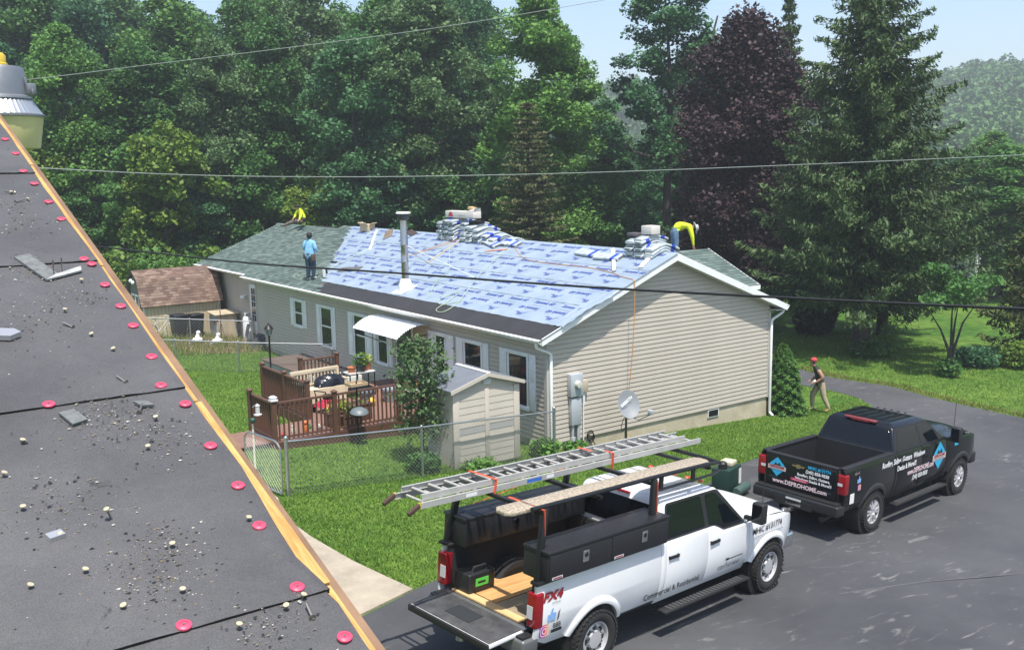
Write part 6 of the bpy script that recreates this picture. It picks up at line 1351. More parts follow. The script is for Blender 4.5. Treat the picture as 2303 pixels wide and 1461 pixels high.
# ladder rack
rk = thing('ladder_rack', 'black steel ladder rack over the white truck bed and cab', 'ladder rack'); rk.matrix_world = FM
RZ = 2.40; RKM = mat('rack_black', (.014, .015, .017), .4, metal=.2)
for s in (-1, 1):
    ry = s * .80
    rl = [(-1.22, ry, RZ + .075), (1.4, ry, RZ + .075), (2.6, ry, RZ + .06), (3.05, ry * .96, RZ + .02), (3.22, ry * .80, RZ - .04)]
    MB().tube(rl, .032, 10).build('side_rail', RKM, rk, smooth=40)
    MB().tube([(1.4, ry, RZ - .14), (2.8, ry, RZ - .13), (3.05, ry * .96, RZ - .1)], .022, 8).build('lower_rail', RKM, rk, smooth=40)
    for x in (1.5, 2.3): MB().b2(x - .04, x + .04, ry - .015, ry + .015, RZ - .16, RZ + .06).build('rail_bracket', RKM, rk)
    for x, lean in ((-1.05, .05), (1.30, .0)):
        u_ = MB(); u_.beam((x - .1, s * .90, 1.52), (x + lean, s * .82, RZ + .06), .07, .09, up=(1, 0, 0)); u_.beam((x + .25, s * .88, 1.52), (x + lean + .04, s * .82, RZ - .45), .05, .05, up=(1, 0, 0)) if x < 0 else None; u_.b2(x - .18, x + .05, s * .92 - .07, s * .92 + .07, 1.50, 1.54); u_.build('upright', RKM, rk, bevel=.008)
MB().tube([(3.22, -.64, RZ - .04), (3.30, -.3, RZ - .05), (3.30, .3, RZ - .05), (3.22, .64, RZ - .04)], .032, 10).build('front_bar', RKM, rk, smooth=40)
for x in (-1.0, .15, 1.30, 2.75): MB().beam((x, -.80, RZ - .02), (x, .80, RZ - .02), .07, .05).build('cross_bar', RKM, rk, bevel=.008)
# extension ladder strapped to the left of the rack
AL = mat('aluminium', (.47, .465, .44), .45, metal=.25, var=.1, scale=5)
ld = thing('extension_ladder', 'long aluminium extension ladder strapped on the truck rack', 'ladder'); ld.matrix_world = FM
for sec, (x0, x1, yc, hw, z) in enumerate(((-2.30, 3.85, .42, .26, RZ + .06), (-2.22, 3.45, .42, .215, RZ + .150))):
    for s in (-1, 1):
        m = MB(); y = yc + s * hw; m.b2(x0, x1, y - .004, y + .004, z - .04, z + .04).b2(x0, x1, min(y, y - s * .028), max(y, y - s * .028), z + .034, z + .04).b2(x0, x1, min(y, y - s * .028), max(y, y - s * .028), z - .04, z - .034); m.build('stile', AL, ld)
    n = 20; rg_ = MB().tube([(0, yc - hw, 0), (0, yc + hw, 0)], .019, 10).mesh('rung', AL, smooth=50)
    for i in range(n): link('rung', rg_, ld, (x0 + .17 + i * (x1 - x0 - .34) / (n - 1), 0, z))
for s in (-1, 1):
    m = MB(); m.box((-2.38, .42 + s * .26, RZ + .03), (.2, .05, .06), M=Matrix.Rotation(-.5, 3, 'Y')); m.build('ladder_foot', mat('brown_rubber', (.07, .04, .03), .8), ld, bevel=.01)
    MB().b2(-2.31, -2.27, .42 + s * .26 - .01, .42 + s * .26 + .01, RZ + .02, RZ + .11).build('end_cap', mat('yellow_cap', (.55, .42, .04), .5), ld)
MB().b2(-.35, -.05, .154, .1545, RZ + .035, RZ + .085).build('sticker', BLUV, ld); MB().b2(-1.5, -1.3, .154, .1545, RZ + .035, RZ + .085).build('sticker', WV, ld); MB().b2(.05, .2, .154, .1545, RZ + .035, RZ + .085).build('sticker', WV, ld)
STRAP = mat('orange_red_strap', (.62, .09, .04), .7)
def strap(pts, lab, wd=.045):
    m = MB()
    for a, b in zip(pts, pts[1:]): m.beam(a, b, wd, .006, up=(1, 0, 0) if abs(Vector(b)[2] - Vector(a)[2]) > abs(Vector(b)[1] - Vector(a)[1]) else (0, 0, 1))
    return onford(m, 'ratchet_strap', STRAP, lab, 'strap', 'red ratchet straps on the rack')
strap([(-1.0, .66, RZ - .03), (-1.0, .66, RZ + .20), (-.97, .14, RZ + .20), (-1.0, .14, RZ - .05)], 'red strap over the rear of the ladder')
strap([(1.28, .66, RZ - .03), (1.28, .66, RZ + .20), (1.30, .40, RZ + .2)], 'short red strap at the middle of the ladder')
strap([(1.5, .14, RZ - .05), (1.5, .14, RZ + .20), (1.5, .3, RZ + .2)], 'red strap end hanging from the ladder above the cab')
strap([(-1.05, -.2, RZ + .055), (-1.05, -.86, RZ + .055), (-1.03, -.86, 2.0), (-1.12, -.84, 1.75), (-1.05, -.8, 1.56)], 'red strap hanging down the rear right upright', .05)
strap([(1.32, -.86, RZ + .03), (1.34, -.86, 2.1), (1.36, -.85, 1.95)], 'red strap on the front right upright')
strap([(-1.0, .55, RZ - .25), (.6, .62, RZ - .1), (1.3, .65, RZ - .05)], 'red strap stretched along below the ladder', .03)
# scaffold planks
PLK = mat('speckled_plank', (.33, .27, .19), .85, var=.5, scale=26, var2=((.13, .105, .08), (.50, .43, .33)))
def plank(x0, x1, y0, y1, z, lab):
    P = [(x0 + .08, y0), (x1 - .08, y0), (x1, y0 + .08), (x1, y1 - .08), (x1 - .08, y1), (x0 + .08, y1), (x0, y1 - .08), (x0, y0 + .08)]
    m = MB(); m.prism(P, (0, 0, z), (1, 0, 0), (0, 1, 0), (0, 0, 1), .05); onford(m, 'scaffold_plank', PLK, lab, 'plank', 'planks on the ladder rack', bevel=.008)
plank(-1.55, 2.9, -.72, -.40, RZ + .008, 'speckled scaffold plank lying on the right of the ladder rack')
# green hydraulic unit standing on the lawn beyond the hood: seen between the trucks
hy = thing('mosquito_fogger', 'dark green petrol machine with white tank standing on the drive edge', 'machine', (1.55, -4.6, g(1.5, -4.6)), .3)
MB().b2(-.32, .32, -.22, .22, .05, .62).build('cabinet', mat('dark_green_paint', (.012, .04, .03), .45), hy, bevel=.02)
MB().b2(-.05, .25, -.15, .15, .62, .74).build('tank', mat('cream_tank', (.55, .50, .36), .5), hy, bevel=.03); MB().lathe([(.10, 0), (.10, .12), (.06, .16)], (-.2, 0, .62), 14).build('air_filter', RUBD, hy, smooth=40); MB().b2(.18, .30, -.226, -.22, .2, .55).build('label_plate', WHITE, hy)
MB().lathe([(.09, -.3), (.11, -.25), (.11, .25), (.09, .3)], (.05, -.36, .14), 14, axis='X').build('pump', mat('dark_pump', (.05, .09, .08), .5), hy, smooth=40)
for x in (-.25, .25): MB().lathe([(.1, -.03), (.1, .03)], (x, .26, .1), 14, axis='Y').build('wheel', RUBD, hy, smooth=40)
# -------- black truck
C_ = dict(label='black crew cab pickup with contractor lettering on the tailgate', pos=(2.111, -6.943, .116), wb=4.036, paint=BPAINT, trim=RUBD, wr=.42, sill=.60, belt=1.47, rail=1.50, bed=(-1.25, .80), doors=(.92, 2.02, 3.22, 0), front=5.06, yw=.985, arch=.51, beltstep=.02, handle=.16, hz=1.27, handlemat=BPAINT, flare=.8, flaremat=mat('black_flare', (.02, .021, .023), .5), fenderz=1.38, bedmat=mat('bed_liner_black', (.012, .013, .015), .6, bump=.3, bscale=60), ribs=True, roofz=2.03, roofw=.74, cab=(.84, 1.02, 2.48, 3.30), roofribs=True, bpillar=2.02, chevy=True, dome=.05, mirx=.05, step=(.75, 3.15), tail=(1.0, 1.40), rev=(.44, .58), bumpmat=mat('black_bumper', (.018, .019, .02), .35), fbump=RUBD, poke=.01, wheel=make_wheel('alloy', .42, .29))
chev, cprof, cparts, ccab, cbed = truck(C_)
tg = MB(); tg.b2(-1.27, -1.20, -.80, .80, .84, 1.49); ct = tg.build('tailgate', BPAINT, chev, bevel=.018, seg=3); MB().b2(-1.285, -1.16, -.81, .81, 1.485, 1.52).build('tailgate_cap', RUBD, ct, bevel=.012)
CYAN = mat('cyan_vinyl', (.03, .38, .62), .4); PINKR = mat('crimson_vinyl', (.50, .03, .10), .4); GOLD = mat('gold_emblem', (.50, .40, .22), .25, metal=.8); PINKW = mat('pale_pink_vinyl', (.75, .58, .60), .4)
def tg_text(y, z, txt, size, m, bold=0, xs=1., shear=0):
    put('lettering', text_mesh(txt, size, m, bold, shear, xs=xs), frame((-1.274, y, z), (0, -1, 0), (0, 0, 1)), ct)
tg_text(-.42, 1.385, 'MHIC #131774', .088, CYAN, .003, .9); tg_text(-.38, 1.29, '(240) 858-9838', .092, WV, .003, .9); tg_text(-.30, 1.195, 'Roofing, Siding, Gutters,', .078, WV, .003, .95); tg_text(-.30, 1.11, 'Windows Decks & More!!!', .078, WV, .003, .95)
MB().b2(-1.275, -1.272, -.18, .20, 1.045, 1.10).build('red_banner', PINKR, ct); put('lettering', text_mesh('Free Estimates', .05, PINKW, .0, .3), frame((-1.278, .01, 1.07), (0, -1, 0), (0, 0, 1)), ct)
tg_text(.0, .955, 'www.DEPROHOME.com', .125, PINKW, .004, .95); tg_text(.60, 1.02, 'SILVERADO', .04, mat('badge_teal', (.05, .16, .17), .4)); tg_text(-.62, .97, 'CUSTOM', .04, MATS['badge_teal'])
m = MB(); m.poly([(-1.276, .05 - .0 + y, 1.34 + z) for y, z in ((.15, .0), (.13, .03), (.04, .03), (.04, .055), (-.05, .055), (-.05, .03), (-.15, .03), (-.13, -.005), (-.04, -.005), (-.04, -.03), (.05, -.03), (.05, -.005))]); m.build('emblem', GOLD, ct)
def logo(par, M, h):
    q = MB(); q.poly([(-.42 * h, .12 * h, 0), (-.42 * h, -.12 * h, 0), (0, -.5 * h, 0), (.42 * h, -.12 * h, 0), (.42 * h, .12 * h, 0), (0, .5 * h, 0)]); o = put('company_logo', q.mesh('l', CYAN, recalc=False), M, par)
    q = MB(); q.poly([(-.25 * h, .0, .003), (-.08 * h, .22 * h, .003), (.0, .1 * h, .003), (.12 * h, .24 * h, .003), (.28 * h, .0, .003)]); link('logo_peak', q.mesh('p', BLK, recalc=False), o)
    q = MB(); q.poly([(-.52 * h, -.16 * h, .005), (.52 * h, -.16 * h, .005), (.52 * h, .06 * h, .005), (-.52 * h, .06 * h, .005)]); link('logo_banner', q.mesh('b', mat('logo_grey', (.52, .44, .42), .5), recalc=False), o)
    put('lettering', text_mesh('DEPROHOME', .14 * h, REDV, .003), Matrix.Translation((0, -.01 * h, .008)), o); put('lettering', text_mesh('HOME CONTRACTOR INC', .06 * h, BLK), Matrix.Translation((0, -.11 * h, .008)), o)
logo(ct, frame((-1.275, .53, 1.24), (0, -1, 0), (0, 0, 1)), .40)
def cs(x, z, txt, size, m, bold=0., xs=1., shear=0.): side_text(chev, cprof, x, z, txt, size, m, -1, bold, shear, xs)
cs(1.18, 1.33, 'Roofing, Siding, Gutters  Windows', .165, WV, .006, .82); cs(1.3, 1.165, 'Decks & More!!!', .15, WV, .006, .85); cs(1.95, 1.0, 'www.DEPROHOME.com', .165, PINKW, .005, .72, .15); cs(1.95, .845, '(240) 858-9838', .14, WV, .004, .82, .2)
logo(chev, frame((2.82, -cprof(1.14) - .014, 1.14), (1, 0, 0), (0, 0, 1)), .62)
cs(-.80, 1.37, '4x4', .09, mat('badge_dim', (.22, .16, .16), .4), .003, 1.5, .2)
MB().b2(3.62, 3.82, -cprof(1.3) - .016, -cprof(1.3) - .012, 1.22, 1.30).build('phone_decal', CYAN, chev)
ig(chev, cprof, -.72, 1.08, .13); thumb(chev, cprof, -.72, 1.24, .14, mat('pale_blue_vinyl', (.22, .42, .75), .4))
MB().b2(-1.06, -.90, -cprof(.95) - .015, -cprof(.95) - .011, .80, 1.0).build('white_decal', WV, chev); put('lettering', text_mesh('BBB', .06, BLUV), frame((-.98, -cprof(.9) - .018, .87), (1, 0, 0), (0, 0, 1)), chev)
pl = MB().b2(-1.462, -1.456, -.17, .17, .60, .74).build('number_plate', mat('plate_white', (.55, .58, .56), .4), chev); put('lettering', text_mesh('3EV2831', .09, BLK, .001, xs=.8), frame((-1.4635, 0, .67), (0, -1, 0), (0, 0, 1)), pl)
m = MB(); m.b2(-1.78, -1.5, -.035, .035, .50, .56).b2(-1.80, -1.70, -.05, .05, .32, .60); m.build('hitch_mount', STEEL, chev, bevel=.01)
for z in (.36, .46, .56): MB().sphere((-1.80, 0, z), .03, 10, 7).build('hitch_ball', CHROME, chev, smooth=60)
MB().tube([(-1.1, -.6, .47), (-1.38, -.6, .45)], .06, 14).build('exhaust_tip', RUBD, chev, smooth=40)
for y in (-.32, -.16, 0, .16, .32): MB().sphere((2.42, y, 2.02), .03, 10, 6, (1.6, 1, .6)).build('cab_lamp', RUBD, chev, smooth=60)
for y in (-.5, -.25, 0, .25, .5): MB().sphere((2.96, y, 2.065), .035, 10, 6, (1.6, 1.3, .6)).build('cab_lamp', AMBER, ford, smooth=60)
MB().b2(-.5, -.3, .70, .74, 1.0, 1.2).build('bed_sticker', WV, chev)
# ------------------------------------------------------------------ our own roof in the foreground
AL_ = math.radians(18); TA = math.tan(AL_); UO = -14.235
def rz(v): return 5.639 + (v + 18.917) * TA
UPV = Vector((0, math.cos(AL_), math.sin(AL_))); NRV = Vector((0, -math.sin(AL_), math.cos(AL_)))
def rp(u, v, d=0.): return Vector((u, v, rz(v))) + NRV * d
VE, VRG = -22.0, -12.4
own = thing('shingle_stripped_house', 'nearest house roof slope covered in dark grey underlayment', 'house')
m = MB(); zE, zG = rz(VE), rz(VRG); V2 = 2 * VRG - VE
m.hexa([(-26, VE, zE - .02 - .10), (UO - .001, VE, zE - .12), (UO - .001, VRG, zG - .12), (-26, VRG, zG - .12), (-26, VE, zE - .012), (UO - .001, VE, zE - .012), (UO - .001, VRG, zG - .012), (-26, VRG, zG - .012)])
m.hexa([(-26, VRG, zG - .12), (UO, VRG, zG - .12), (UO, V2, zE - .12), (-26, V2, zE - .12), (-26, VRG, zG - .012), (UO, VRG, zG - .012), (UO, V2, zE - .012), (-26, V2, zE - .012)])
OSB = mat('osb_deck', (.40, .27, .13), .8, var=.2); oroof = m.build('roof', OSB, own)
m = MB(); m.prism([(VE + .5, -.5), (V2 - .5, -.5), (V2 - .5, zE + .0), (VRG, zG - .2), (VE + .5, zE + .0)], (-25.7, 0, 0), (0, 1, 0), (0, 0, 1), (1, 0, 0), 25.7 + UO - .30); m.build('wall', SIDING, own)
def uomat():
    m, N, L, b = nodemat('dark_synthetic_sheet'); b.inputs['Roughness'].default_value = .62; b.inputs['Specular IOR Level'].default_value = .35
    tc = N.new('ShaderNodeTexCoord')
    def nz(s, d=5, dist=0, st=None):
        n = N.new('ShaderNodeTexNoise'); n.inputs['Scale'].default_value = s; n.inputs['Detail'].default_value = d; n.inputs['Roughness'].default_value = .7; n.inputs['Distortion'].default_value = dist
        if st: mp = N.new('ShaderNodeMapping'); mp.inputs['Scale'].default_value = st; L.new(tc.outputs['Object'], mp.inputs[0]); L.new(mp.outputs[0], n.inputs[0])
        else: L.new(tc.outputs['Object'], n.inputs[0])
        return n
    n1 = nz(2.6); n2 = nz(420, 2); n3 = nz(9, 6, .8); n4 = nz(3.5, 3)
    r1 = N.new('ShaderNodeValToRGB'); e = r1.color_ramp.elements; e[0].position = .3; e[1].position = .7; e[0].color = (.060, .060, .063, 1); e[1].color = (.096, .095, .098, 1); L.new(n1.outputs[0], r1.inputs[0])
    r2 = N.new('ShaderNodeValToRGB'); e = r2.color_ramp.elements; e[0].position = .62; e[1].position = .8; L.new(n3.outputs[0], r2.inputs[0])   # tan dust patches
    r4 = N.new('ShaderNodeValToRGB'); e = r4.color_ramp.elements; e[0].position = .45; e[1].position = .65; L.new(n4.outputs[0], r4.inputs[0])
    ml = N.new('ShaderNodeMath'); ml.operation = 'MULTIPLY'; L.new(r2.outputs[0], ml.inputs[0]); L.new(r4.outputs[0], ml.inputs[1])
    m2 = N.new('ShaderNodeMath'); m2.operation = 'MULTIPLY'; m2.inputs[1].default_value = .75; L.new(ml.outputs[0], m2.inputs[0])
    mx = N.new('ShaderNodeMixRGB'); L.new(m2.outputs[0], mx.inputs[0]); L.new(r1.outputs[0], mx.inputs[1]); mx.inputs[2].default_value = (.12, .10, .075, 1)
    n6 = nz(11, 7, 2.2, (1, .6, .6)); r6 = N.new('ShaderNodeValToRGB'); e = r6.color_ramp.elements; e[0].position = .63; e[1].position = .70; L.new(n6.outputs[0], r6.inputs[0])
    m6 = N.new('ShaderNodeMath'); m6.operation = 'MULTIPLY'; m6.inputs[1].default_value = .7; L.new(r6.outputs[0], m6.inputs[0]); mx6 = N.new('ShaderNodeMixRGB'); L.new(m6.outputs[0], mx6.inputs[0]); L.new(mx.outputs[0], mx6.inputs[1]); mx6.inputs[2].default_value = (.022, .021, .020, 1); mx = mx6
    r3 = N.new('ShaderNodeValToRGB'); e = r3.color_ramp.elements; e[0].position = .3; e[1].position = .7; e[0].color = (.75, .75, .75, 1); e[1].color = (1.3, 1.3, 1.3, 1); L.new(n2.outputs[0], r3.inputs[0])
    mu = N.new('ShaderNodeMixRGB'); mu.blend_type = 'MULTIPLY'; mu.inputs[0].default_value = 1; L.new(mx.outputs[0], mu.inputs[1]); L.new(r3.outputs[0], mu.inputs[2]); L.new(mu.outputs[0], b.inputs['Base Color'])
    n5 = nz(5, 4, .5); ad = N.new('ShaderNodeMath'); ad.operation = 'MULTIPLY_ADD'; ad.inputs[1].default_value = .08; L.new(n2.outputs[0], ad.inputs[0]); L.new(n5.outputs[0], ad.inputs[2])
    bp = N.new('ShaderNodeBump'); bp.inputs['Strength'].default_value = .35; bp.inputs['Distance'].default_value = .02; L.new(ad.outputs[0], bp.inputs['Height']); L.new(bp.outputs[0], b.inputs['Normal']); return m
UO_M = uomat()
seams = [VE + .02, -20.6, -19.9, -19.2, -18.5, -17.82, -17.13, -16.42, -15.68, -14.98, -14.2, -13.4, VRG]
for k, (a, b) in enumerate(zip(seams, seams[1:])):
    r_ = random.Random(k); ph = r_.random() * 6
    def edge_u(v): return UO - .0135 - .0022 * math.sin(v * 5.1 + 1) - .001 * math.sin(v * 17) - (.016 * max(0, min(1, (-17.46 - v) * 4.5)) if -17.80 < v < -17.4 else 0)
    ms = MB(); ms.grid(lambda s, t: rp(-25.9 + (edge_u(a + t * (b + .06 - a)) + 25.9) * (1 - (1 - s) ** 3), a + t * (b + .06 - a), .0065 + .0016 * math.sin(s * 60 + ph + t * 5) * (1 - t) * .6 + .0008 * math.sin(t * 20 + s * 91) - .0045 * t), 80, 8)
    ms.build('underlayment_sheet', UO_M, oroof, smooth=60)
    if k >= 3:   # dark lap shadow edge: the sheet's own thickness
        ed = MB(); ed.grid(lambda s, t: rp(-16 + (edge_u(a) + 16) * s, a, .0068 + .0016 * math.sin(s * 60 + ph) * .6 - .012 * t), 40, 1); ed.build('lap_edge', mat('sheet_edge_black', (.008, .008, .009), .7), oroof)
# bare timber along the rake
TIM = mat('fresh_rake_timber', (.50, .27, .08), .7, var=.25, scale=14, stretch=(8, .8, .8), var2=((.36, .17, .04), (.62, .37, .13))); TIMW = mat('weathered_trim', (.20, .12, .07), .7, var=.3, scale=6)
v = -21.5; k = 0
while v < VRG - .1:
    l = min(.62 + .3 * ((k * 37) % 5) / 5, VRG - v); m = MB(); j = .003 * ((k * 7) % 3)
    m.hexa([rp(UO - .085, v + .002, -.010), rp(UO - .004, v + .002, -.010), rp(UO - .004, v + l - .003, -.010), rp(UO - .085, v + l - .003, -.010), rp(UO - .085, v + .002, -.002 + j * .3), rp(UO - .004 + j, v + .002, -.002 + j * .3), rp(UO - .004 + j, v + l - .003, -.002), rp(UO - .085, v + l - .003, -.002)])
    m.build('rake_timber', TIM, oroof); v += l; k += 1
m = MB(); m.hexa([rp(UO - .002, VE, -.15), rp(UO + .018, VE, -.15), rp(UO + .018, VRG, -.15), rp(UO - .002, VRG, -.15), rp(UO - .002, VE, -.008), rp(UO + .018, VE, -.010), rp(UO + .018, VRG, -.010), rp(UO - .002, VRG, -.008)]); m.build('rake_board', TIMW, oroof)
m = MB(); m.hexa([rp(UO + .0185, VE, -.10), rp(UO + .024, VE, -.10), rp(UO + .024, VRG, -.10), rp(UO + .0185, VRG, -.10), rp(UO + .0185, VE, -.02), rp(UO + .024, VE, -.02), rp(UO + .024, VRG, -.02), rp(UO + .0185, VRG, -.02)]); m.build('drip_edge', mat('grey_drip_edge', (.12, .12, .12), .5, metal=.4), oroof)
# red cap nails
CAPR = mat('red_cap_plastic', (.58, .06, .12), .45, var=.15, scale=60); NAILM = mat('nail_steel', (.25, .24, .22), .4, metal=.8); TANH = mat('tan_nail_head', (.46, .41, .28), .5, var=.3, scale=90)
cap_me = MB().lathe([(.0122, -.002), (.0122, .0008), (.0108, .0022), (.006, .003), (.0055, .0018), (.0001, .0018)], (0, 0, 0), 20).mesh('cap_nail', CAPR, smooth=40); nail_me = MB().lathe([(.0022, .0018), (.0022, .0034), (.0001, .0036)], (0, 0, 0), 8).mesh('nail_head', NAILM)
caps = [(-14.271, -15.314), (-14.268, -15.478), (-14.282, -15.666), (-14.274, -15.79), (-14.269, -15.959), (-14.267, -16.107), (-14.279, -16.408), (-14.268, -16.444), (-14.27, -16.581), (-14.268, -16.712), (-14.27, -16.822), (-14.276, -16.982), (-14.296, -17.111), (-14.273, -17.198), (-14.279, -17.363), (-14.278, -17.504), (-14.288, -17.628), (-14.293, -17.797), (-14.273, -17.927), (-14.484, -17.811), (-14.524, -17.124)]
MR = Matrix.Rotation(AL_, 4, 'X')
for i, (u, v) in enumerate(caps):
    wh = ['nearest the lamp', 'second down from the lamp', 'third down from the lamp', 'fourth down from the lamp', 'fifth down from the lamp', 'sixth down from the lamp', 'upper one of the touching pair', 'lower one of the touching pair', 'just below the touching pair', 'second below the touching pair', 'third below the touching pair', 'fourth below the touching pair', 'just above the second seam', 'just below the second seam', 'second below the second seam', 'third below the second seam', 'beside the wide bare timber', 'just above the lowest seam', 'nearest the camera at the edge', None, None][i]
    lb = f'red cap nail by the rake edge, {wh}' if wh else ('lone red cap nail on the lowest seam' if i == 19 else 'lone red cap nail on the middle seam far from the edge')
    o = link('cap_nail', cap_me); o.matrix_world = Matrix.Translation(rp(u, v, .0082)) @ MR; tag(o, lb, 'cap nail', 'red cap nails along the rake'); link('nail_head', nail_me, o)
nails = [(-14.342, -16.931), (-14.399, -16.712), (-14.344, -17.237), (-14.599, -17.245), (-14.391, -17.335), (-14.649, -17.34), (-14.636, -17.449), (-14.509, -17.521), (-14.30, -17.606), (-14.596, -17.541), (-14.586, -17.641), (-14.44, -17.628), (-14.669, -17.647), (-14.462, -17.74), (-14.549, -17.741), (-14.412, -17.845), (-14.326, -17.834), (-14.296, -17.822), (-14.356, -15.875), (-14.327, -15.937), (-14.32, -16.55), (-14.368, -16.849)]
NORD = 'first second third fourth fifth sixth seventh eighth ninth tenth eleventh twelfth thirteenth fourteenth fifteenth sixteenth seventeenth eighteenth nineteenth twentieth twenty-first twenty-second'.split(); NRK = {i: k for k, i in enumerate(sorted(range(len(nails)), key=lambda i: -nails[i][1]))}
rn_me = MB().lathe([(.0050, .012), (.0050, .0135), (.0001, .0142)], (0, 0, 0), 12).mesh('nail_head', TANH, smooth=40); rs_me = MB().lathe([(.0018, -.004), (.0018, .012)], (0, 0, 0), 6).mesh('nail_shank', NAILM)
for i, (u, v) in enumerate(nails):
    t = link('roofing_nail', None); t.matrix_world = Matrix.Translation(rp(u, v, .001)) @ MR @ Matrix.Rotation(((i * 53) % 7 - 3) * .12, 4, 'Y') @ Matrix.Diagonal((1, 1, 2.2 if i == 7 else 1, 1)); tag(t, 'pale headed roofing nail, %s from the top of the dark roof' % NORD[NRK[i]], 'nail', 'pale roofing nails in the sheet'); link('nail_head', rn_me, t); link('nail_shank', rs_me, t)
# scraps
def scrap(poly, d, th, m_, lab, tilt=0):
    P = [rp(p[0], p[1], d) for p in poly]; q = MB(); n = len(P); q.v += [tuple(p) for p in P] + [tuple(p + NRV * th) for p in P]; q.face(reversed(range(n))); q.face(range(n, 2 * n)); [q.face((i, (i + 1) % n, n + (i + 1) % n, n + i)) for i in range(n)]
    return tag(q.build('roofing_scrap', m_), lab, 'scrap', 'scraps on the dark roof')
SCG = mat('grey_shingle_bit', (.13, .14, .14), .9, var=.3, scale=60); FOIL = mat('foil_scrap', (.55, .55, .56), .25, metal=.6)
o = scrap([(-14.445, -16.375), (-14.405, -16.36), (-14.365, -16.50), (-14.40, -16.53)], .006, .006, SCG, 'flat grey shingle scrap with two nails sticking out'); o2 = scrap([(-14.40, -16.532), (-14.37, -16.502), (-14.30, -16.462), (-14.305, -16.49)], .007, .005, mat('pale_scrap', (.33, .34, .33), .8, var=.3, scale=40), 'pale narrow strip lying against the grey shingle scrap')
for (u, v, sd_) in ((-14.375, -16.50, 'left'), (-14.352, -16.488, 'right')):
    q = MB().tube([rp(u, v, .01), rp(u - .002, v, .05)], .0018, 6); tag(q.build('scrap_nail', NAILM), f'thin nail sticking up through the shingle scrap, {sd_} one', 'nail', 'nails in the shingle scrap')
scrap([(-14.515, -17.165), (-14.485, -17.16), (-14.47, -17.205), (-14.50, -17.215)], .006, .005, SCG, 'small square grey scrap below the middle seam')
scrap([(-14.56, -16.79), (-14.525, -16.80), (-14.515, -16.82), (-14.54, -16.835), (-14.57, -16.825)], .008, .012, FOIL, 'crumpled foil scrap at the left edge'); scrap([(-14.62, -17.535), (-14.595, -17.53), (-14.59, -17.545), (-14.615, -17.55)], .006, .008, FOIL, 'small silver scrap beside a pale nail'); 
scrap([(-14.60, -17.243), (-14.59, -17.24), (-14.588, -17.25)], .006, .004, SCG, 'tiny grey chip near the left edge')
scrap([(-14.37, -17.165), (-14.345, -17.17), (-14.335, -17.19), (-14.36, -17.185)], .006, .006, SCG, 'dark torn chip beside the pale nail below the middle seam')
NAILB = MB().tube([(0, 0, 0), (.03, 0, .004)], .0024, 6).lathe([(.006, 0), (.006, .0015)], (0, 0, 0), 10, axis='X').mesh('loose_nail', NAILM)
for i, (u, v, a, lb) in enumerate(((-14.37, -17.205, 1.1, 'loose roofing nail lying below the middle seam'), (-14.40, -16.80, 2.2, 'loose roofing nail lying near the foil scrap'), (-14.36, -15.95, .4, 'loose roofing nail near the top seam'), (-14.30, -17.87, 1.5, 'loose roofing nail nearest the camera'), (-14.36, -17.08, 2.0, 'loose roofing nail just above the middle seam'), (-14.345, -15.87, 2.9, 'loose dark nail beside a pale nail at the top'))):
    o = link('loose_nail', NAILB); o.matrix_world = Matrix.Translation(rp(u, v, .007)) @ MR @ Matrix.Rotation(a, 4, 'Z'); tag(o, lb, 'nail', 'loose nails on the roof')
rg = np.random.default_rng(8); cl = [(-14.36, -16.14, 0.050, 160), (-14.39, -15.98, 0.043, 130), (-14.43, -17.2, 0.043, 330), (-14.50, -17.69, 0.050, 420), (-14.36, -17.3, 0.050, 260), (-14.37, -17.86, 0.036, 200), (-14.48, -16.72, 0.058, 200), (-14.42, -16.46, 0.050, 200), (-14.58, -17.45, 0.058, 260), (-14.44, -17.62, 0.036, 180), (-14.33, -16.62, 0.036, 120)]
GRB = mat('granule_dark', (.03, .03, .03), .9); GRT = mat('granule_tan', (.22, .18, .12), .9); GRW = mat('granule_pale', (.55, .53, .47), .8)
for mi_, mm_, fr, nm in ((0, GRB, .30, 'dark'), (1, GRT, .50, 'tan'), (2, GRW, .18, 'pale')):
    q = MB(); L_ = []
    for (cu, cv, sg, n) in cl: L_ += list(zip(rg.normal(cu, sg, int(n * fr)), rg.normal(cv, sg * 1.1, int(n * fr))))
    L_ += list(zip(rg.uniform(-15.1, -14.27, int(900 * fr)), rg.uniform(-18.4, -15.0, int(900 * fr))))
    for (u, v) in L_:
        if u > UO - .035: continue
        s = (.0007 + .0017 * rg.random() ** 3) * (1.2 if nm == 'dark' else .9); a = rg.random() * 6.28; n = len(q.v); e1 = 1 + rg.random() * 1.5
        for k in range(3): q.v.append(tuple(rp(u + s * e1 * math.cos(a + k * 2.09), v + s * math.sin(a + k * 2.09), .0062)))
        q.v.append(tuple(rp(u, v, .0062 + s * .9))); [q.face(f) for f in ((n, n + 1, n + 3), (n + 1, n + 2, n + 3), (n + 2, n, n + 3))]
    stuff(tag(q.build('roof_grit', mm_, recalc=False), f'loose {nm} granules scattered on the dark roof sheet', 'grit'))
